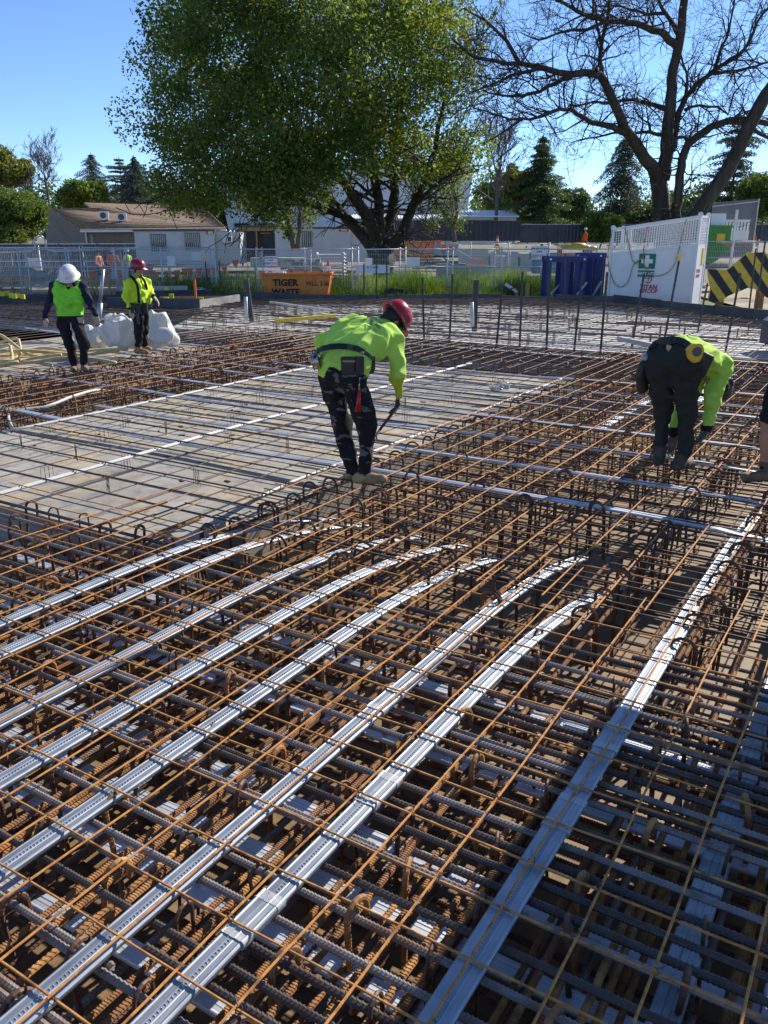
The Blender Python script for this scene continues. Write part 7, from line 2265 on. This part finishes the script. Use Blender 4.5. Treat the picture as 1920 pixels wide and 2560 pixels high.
# ---- timber forms at the back left
rt = random.Random(9)
for i, (x0, x1, yt, yb, lab) in enumerate(((243, 302, 687, 726, 'orange timber form directly between the two helmets'), (356, 392, 676, 712, 'orange timber form right of the maroon helmet'), (395, 440, 678, 716, 'orange timber form below the left hut, right end'), (0, 66, 684, 716, 'orange timber pegs in the sand at the left edge'), (186, 228, 690, 712, 'low orange timber frame behind the white helmet'))):
    D = 38.5 + rt.uniform(-.5, 1.5)
    a, b = atv(x0, yb, D), atv(x1, yb, D); h = atv(x0, yt, D).z - a.z; w = b.x - a.x
    root = vthing('timber_form', lab, 'timber form', a.x, D, -.55)
    n = max(2, int(w / .55)); z0 = max(.1, a.z + .55)
    for j in range(n + 1):
        x = w * j / n + rt.uniform(-.05, .05); hh = z0 + h * rt.uniform(.75, 1.1)
        k = MB(); k.box(x - .05, x + .05, -.03, .03, 0, hh); k.build('post', M['timber_orange'], root)
    for z in (z0 * .6, z0 + h * .5):
        k = MB(); k.box(-.1, w + .1, .031, .07, z - .09, z + .09); k.build('rail', M['timber'], root)
# sandy heap
def heap(name, label, px, py, D, w, h, dep, mat, seed, cat='heap'):
    rg = random.Random(seed); c = atv(px, py, D)
    mb = MB(); n = 18; m = 10; Vv = []
    for i in range(m + 1):
        for j in range(n):
            t = 2 * math.pi * j / n; r = i / m
            z = h * (1 - r) ** 1.3 * rg.uniform(.75, 1.2)
            Vv.append(Vector((w * r * math.cos(t) * rg.uniform(.92, 1.08), dep * r * math.sin(t), z - .02)))
    F = [(i * n + j, i * n + (j + 1) % n, (i + 1) * n + (j + 1) % n, (i + 1) * n + j) for i in range(m) for j in range(n)]
    mb.add(Vv, F)
    o = mb.build(name, M[mat], None, True); o.location = V(c.x, D, c.z); o.rotation_euler = (0, 0, VIEW_RZ)
    tag(o, label, cat)
heap('sand_heap', 'low sandy heap behind the deck at the left edge', 60, 712, 41, 5.0, .8, 2.0, 'work_dirt', 3)
heap('sand_heap', 'sandy spoil heap right of the white helmet', 300, 712, 43, 4.0, .6, 1.6, 'work_dirt', 4)
# ---- orange bunting strung along posts
bn = vthing('bunting', 'string of small orange flags running behind the two walking workers', 'bunting', atv(205, 680, 39).x, 39, -.5)
line = [(205, 678), (230, 677), (265, 671), (300, 674), (345, 676), (380, 676), (420, 678), (442, 676), (462, 671), (475, 671), (497, 670), (518, 671), (537, 667), (560, 661), (588, 649)]
o0 = Vector((atv(205, 680, 39).x, 39, -.5)); pts = [atv(x, y, 39) - o0 for x, y in line]
k = MB(); k.tube(pts, .012, 4); k.build('cord', M['white_paint'], bn)
for (x, y) in line[1:]:
    p = atv(x, y, 39) - o0; k = MB(); w = .16; k.add([p + Vector((-w, -.01, 0)), p + Vector((w, -.01, 0)), p + Vector((.05, .02, -.36)), p + Vector((-.05, .02, -.36)), p + Vector((-w, .0, 0)), p + Vector((w, .0, 0)), p + Vector((.05, .03, -.36)), p + Vector((-.05, .03, -.36))], [(3, 2, 1, 0), (4, 5, 6, 7), (0, 1, 5, 4), (2, 3, 7, 6)]); k.build('flag', M['orange_flag'], bn)
bn2 = vthing('bunting', 'orange flags strung above the concrete walls right of the trunk', 'bunting', atv(990, 600, 55).x, 55, -.5)
o0 = Vector((atv(990, 600, 55).x, 55, -.5)); line = [(990, 600), (1016, 604), (1049, 604), (1065, 603), (1083, 602), (1098, 601), (1110, 612), (1125, 615), (1180, 645), (1202, 648)]
k = MB(); k.tube([atv(x, y, 55) - o0 for x, y in line], .012, 4); k.build('cord', M['white_paint'], bn2)
for (x, y) in line:
    p = atv(x, y, 55) - o0; k = MB(); w = .16; k.prism([(p.x - w, p.z), (p.x + w, p.z), (p.x, p.z - .4)], p.y - .01, p.y + .01); k.build('flag', M['orange_flag'], bn2)
bn3 = vthing('bunting', 'orange flags on the fence right of the green hopper', 'bunting', atv(1818, 610, 38).x, 38, -.3)
o0 = Vector((atv(1818, 610, 38).x, 38, -.3))
k = MB(); k.tube([atv(x, 607, 38) - o0 for x in (1805, 1830, 1862, 1893, 1930)], .012, 4); k.build('cord', M['white_paint'], bn3)
for x in (1818, 1829, 1862, 1892):
    p = atv(x, 607, 38) - o0; k = MB(); k.prism([(p.x - .06, p.z), (p.x + .06, p.z), (p.x + .02, p.z - .17), (p.x - .02, p.z - .17)], p.y - .01, p.y + .01); k.build('flag', M['orange_flag'], bn3)
# ---- crowd barriers
def crowd(label, px0, px1, pyt, pyb, D, rz=0):
    a, b = atv(px0, pyb, D), atv(px1, pyb, D); w = b.x - a.x; h = atv(px0, pyt, D).z - a.z
    root = vthing('crowd_barrier', label, 'barrier', a.x, D, a.z, rz)
    k = MB(); k.tube([(0, 0, 0), (0, 0, h), (w, 0, h), (w, 0, 0)], .025, 6); k.tube([(0, 0, .15), (w, 0, .15)], .02, 6); k.build('frame', M['galv_dull'], root)
    for i in range(1, 18):
        k = MB(); k.bar((w * i / 18, 0, .15), (w * i / 18, 0, h), .022); k.build('bar', M['galv_dull'], root)
crowd('pale crowd barrier below the barred windows of the left hut', 464, 505, 662, 702, 41); crowd('second crowd barrier left of the long grass', 507, 545, 660, 700, 41.5)
crowd('crowd barrier between the two helmets', 282, 320, 668, 705, 42)
# ---- stacked pale blocks and sacks
q = atv(712, 680, 50)
bs = vthing('block_stack', 'stack of pale concrete blocks behind the skip and fence', 'block stack', q.x, 50, q.z - .2)
for r_ in range(5):
    for c_ in range(7):
        k = MB(); x = c_ * .30 + (.15 if r_ % 2 else 0); k.box(x, x + .27, 0, .4, r_ * .19, r_ * .19 + .165); k.build('block', M['concrete' if (r_ + c_) % 3 else 'white_paint'], bs)
q = atv(790, 690, 52)
b2 = vthing('pallet_stack', 'stack of pale timber pallets left of the big trunk', 'pallets', q.x, 52, q.z - .2)
for r_ in range(8):
    k = MB(); k.box(-.1 * (r_ % 2), 1.8, 0, 1.0, r_ * .2, r_ * .2 + .05); k.box(0, .1, 0, 1, r_ * .2 + .051, r_ * .2 + .15); k.box(1.6, 1.7, 0, 1, r_ * .2 + .051, r_ * .2 + .15); k.build('pallet', M['hut_wall'], b2)
q = atv(640, 690, 52)
b3 = vthing('tarp_bundle', 'blue wrapped bundle on trestles between the yellow sign and the blocks', 'bundle', q.x - .3, 52, q.z - .2)
k = MB(); k.box(0, 3.2, 0, 1, .75, 1.25); k.build('wrapped_load', M['hut_grey'], b3); k = MB(); k.box(.2, .3, 0, 1, 0, .75); k.box(2.8, 2.9, 0, 1, 0, .75); k.build('trestle', M['metal_grey'], b3)
for (px, py, w, h, lab, sd_) in ((1130, 693, .8, .75, 'large white sack on the dirt right of the trunk', 3), (1072, 695, .55, .45, 'smaller white sack nearer the trunk', 4), (496, 728, .5, .7, 'white plastic bag behind the edge boards by the boxed pit', 6)):
    D = 43.5 if px > 600 else 34.6
    o = atv(px, py, D); root = vthing('white_sack', lab, 'sack', o.x, D, -.5)
    B = Body(); B.cone((-w * .4, 0, h * .3), (w * .4, 0, h * .35), h * .32, h * .36, 0, .1); B.cone((-w * .1, 0, h * .5), (w * .2, 0, h * .6), h * .3, h * .25, 0, .1)
    link('sack', B.mesh('sack', [M['bulk_bag']], .025, .06, sd_, (0,), (4, 20)), root)
q = atv(498, 728, 34.3)
bk = vthing('blue_bucket', 'small blue tub in front of the white plastic bag', 'bucket', q.x + .05, 34.3, -.45)
M['blue_tub'] = mat_plain('blue_tub', (.02, .08, .45), .4)
k = MB(); k.lathe([(.001, 0), (.2, 0), (.26, .38), (.28, .38), (.28, .42), (.24, .42), (.2, .05)], 14); k.build('tub', M['blue_tub'], bk); k = MB(); k.tube([(.26 * math.cos(t), 0, .4 + .2 * math.sin(t)) for t in np.linspace(0, 3.14, 9)], .012, 5); k.build('handle', M['metal_grey'], bk)
# ---- black mesh sheets dumped by the edge
q = atv(950, 735, 34.6)
bd = vthing('black_tray', 'heap of black mesh trays on the grass behind the edge boards', 'trays', q.x, 34.6, -.5)
for j in range(4):
    k = MB(); k.box(0 + .12 * j, 1.35 + .05 * j, .1 * j, .7 + .1 * j, .28 + j * .10, .33 + j * .10, Matrix.Rotation(.03 * j, 4, 'Y')); k.build('tray', M['black_stuff'], bd)
k = MB(); k.box(-.15, 1.4, -.05, .7, 0.0, .27); k.build('tray', M['black_stuff'], bd)
# ---- scrap steel and offcuts left of the trestles
q = atv(1205, 738, 34)
sp_ = vthing('scrap_pile', 'tangle of dark scrap bars left of the blue trestles', 'scrap', q.x, 34, -.45)
rs_ = random.Random(3)
for i in range(16):
    x = rs_.uniform(0, 2.2); k = MB(); k.tube([(x, rs_.uniform(0, .6), .1), (x + rs_.uniform(.2, 1.2), rs_.uniform(0, .6), rs_.uniform(.15, .75))], .022, 5); k.build('offcut', M['bar_dark' if i % 3 else 'bar_brown'], sp_)
q = atv(1265, 722, 34.2)
wt = vthing('white_trough', 'tipped white trough among the scrap bars', 'trough', q.x, 34.2, .05)
k = MB(); k.prism([(0, .15), (.4, -.1), (.5, -.08), (.42, .02), (.06, .26)], 0, .5); k.build('trough', M['white_paint'], wt); k = MB(); k.box(.38, .5, .05, .45, -.3, -.101); k.build('leg', M['timber'], wt)
q = atv(1318, 738, 33.8)
pg = vthing('timber_peg', 'short timber peg at the deck edge below the keep out sign', 'peg', q.x, 33.8, -.3)
k = MB(); k.box(-.07, .07, -.05, .05, 0, .62); k.build('peg', M['timber'], pg); k = MB(); k.box(-.06, .06, -.04, .04, .62, .64); k.build('top', M['timber_orange'], pg)
q = atv(1174, 735, 33.9)
pg = vthing('timber_peg', 'short timber peg at the deck edge left of the dark square post', 'peg', q.x, 33.9, -.3)
k = MB(); k.box(-.06, .06, -.05, .05, 0, .5); k.build('peg', M['timber'], pg); k = MB(); k.box(-.05, .05, -.04, .04, .5, .52); k.build('top', M['timber_orange'], pg)
# ---- traffic cones
for (px, py, D, lab) in ((821, 690, 36, 'orange cone beside the right end of the skip'), (938, 662, 50, 'orange cone left of the trunk'), (1243, 612, 60, 'orange cone bundle on the grey forms')):
    q = atv(px, py, D); cn = vthing('traffic_cone', lab, 'cone', q.x, D, q.z - .1)
    k = MB(); k.lathe([(.001, .72), (.04, .72), (.14, .05), (.001, .05)], 12); k.build('cone', M['orange_flag'], cn); k = MB(); k.box(-.19, .19, -.19, .19, 0, .049); k.build('base', M['orange_flag'], cn); k = MB(); k.lathe([(.075, .50), (.105, .30)], 12, Matrix.Scale(1.03, 4, (1, 0, 0)) @ Matrix.Scale(1.03, 4, (0, 1, 0))); k.build('band', M['white_paint'], cn)
# ---- tall made-up block out of view at right, added to shade the near corner
cf = deck_thing('shade_block', 'unseen made-up block right of the view, added to cast shade', 'shade block', 6.7, -0.1, -.2)
k = MB(); k.box(-.45, .45, -.9, -.35, 0, 3.75); k.build('block_core', M['form_side'], cf)
k = MB(); Mx = Matrix.Translation((-.45, 0, 0)) @ Matrix.Rotation(math.radians(90), 4, 'Z'); k.prism([(-.9, 2.0), (.33, 2.0), (-.32, 3.72), (-.9, 3.72)], 0.01, .05, Mx); k.build('shade_panel', M['form_side'], cf)  # added panel, its edge slanted to set the line of the cast shadow
for z in (.5, 1.3, 2.1, 2.9, 3.6):
    k = MB(); k.box(-.52, .52, -.97, -.905, z, z + .1); k.box(-.52, -.455, -.9, -.35, z, z + .1); k.box(.455, .52, -.9, -.35, z, z + .1); k.build('block_band', M['timber'], cf)
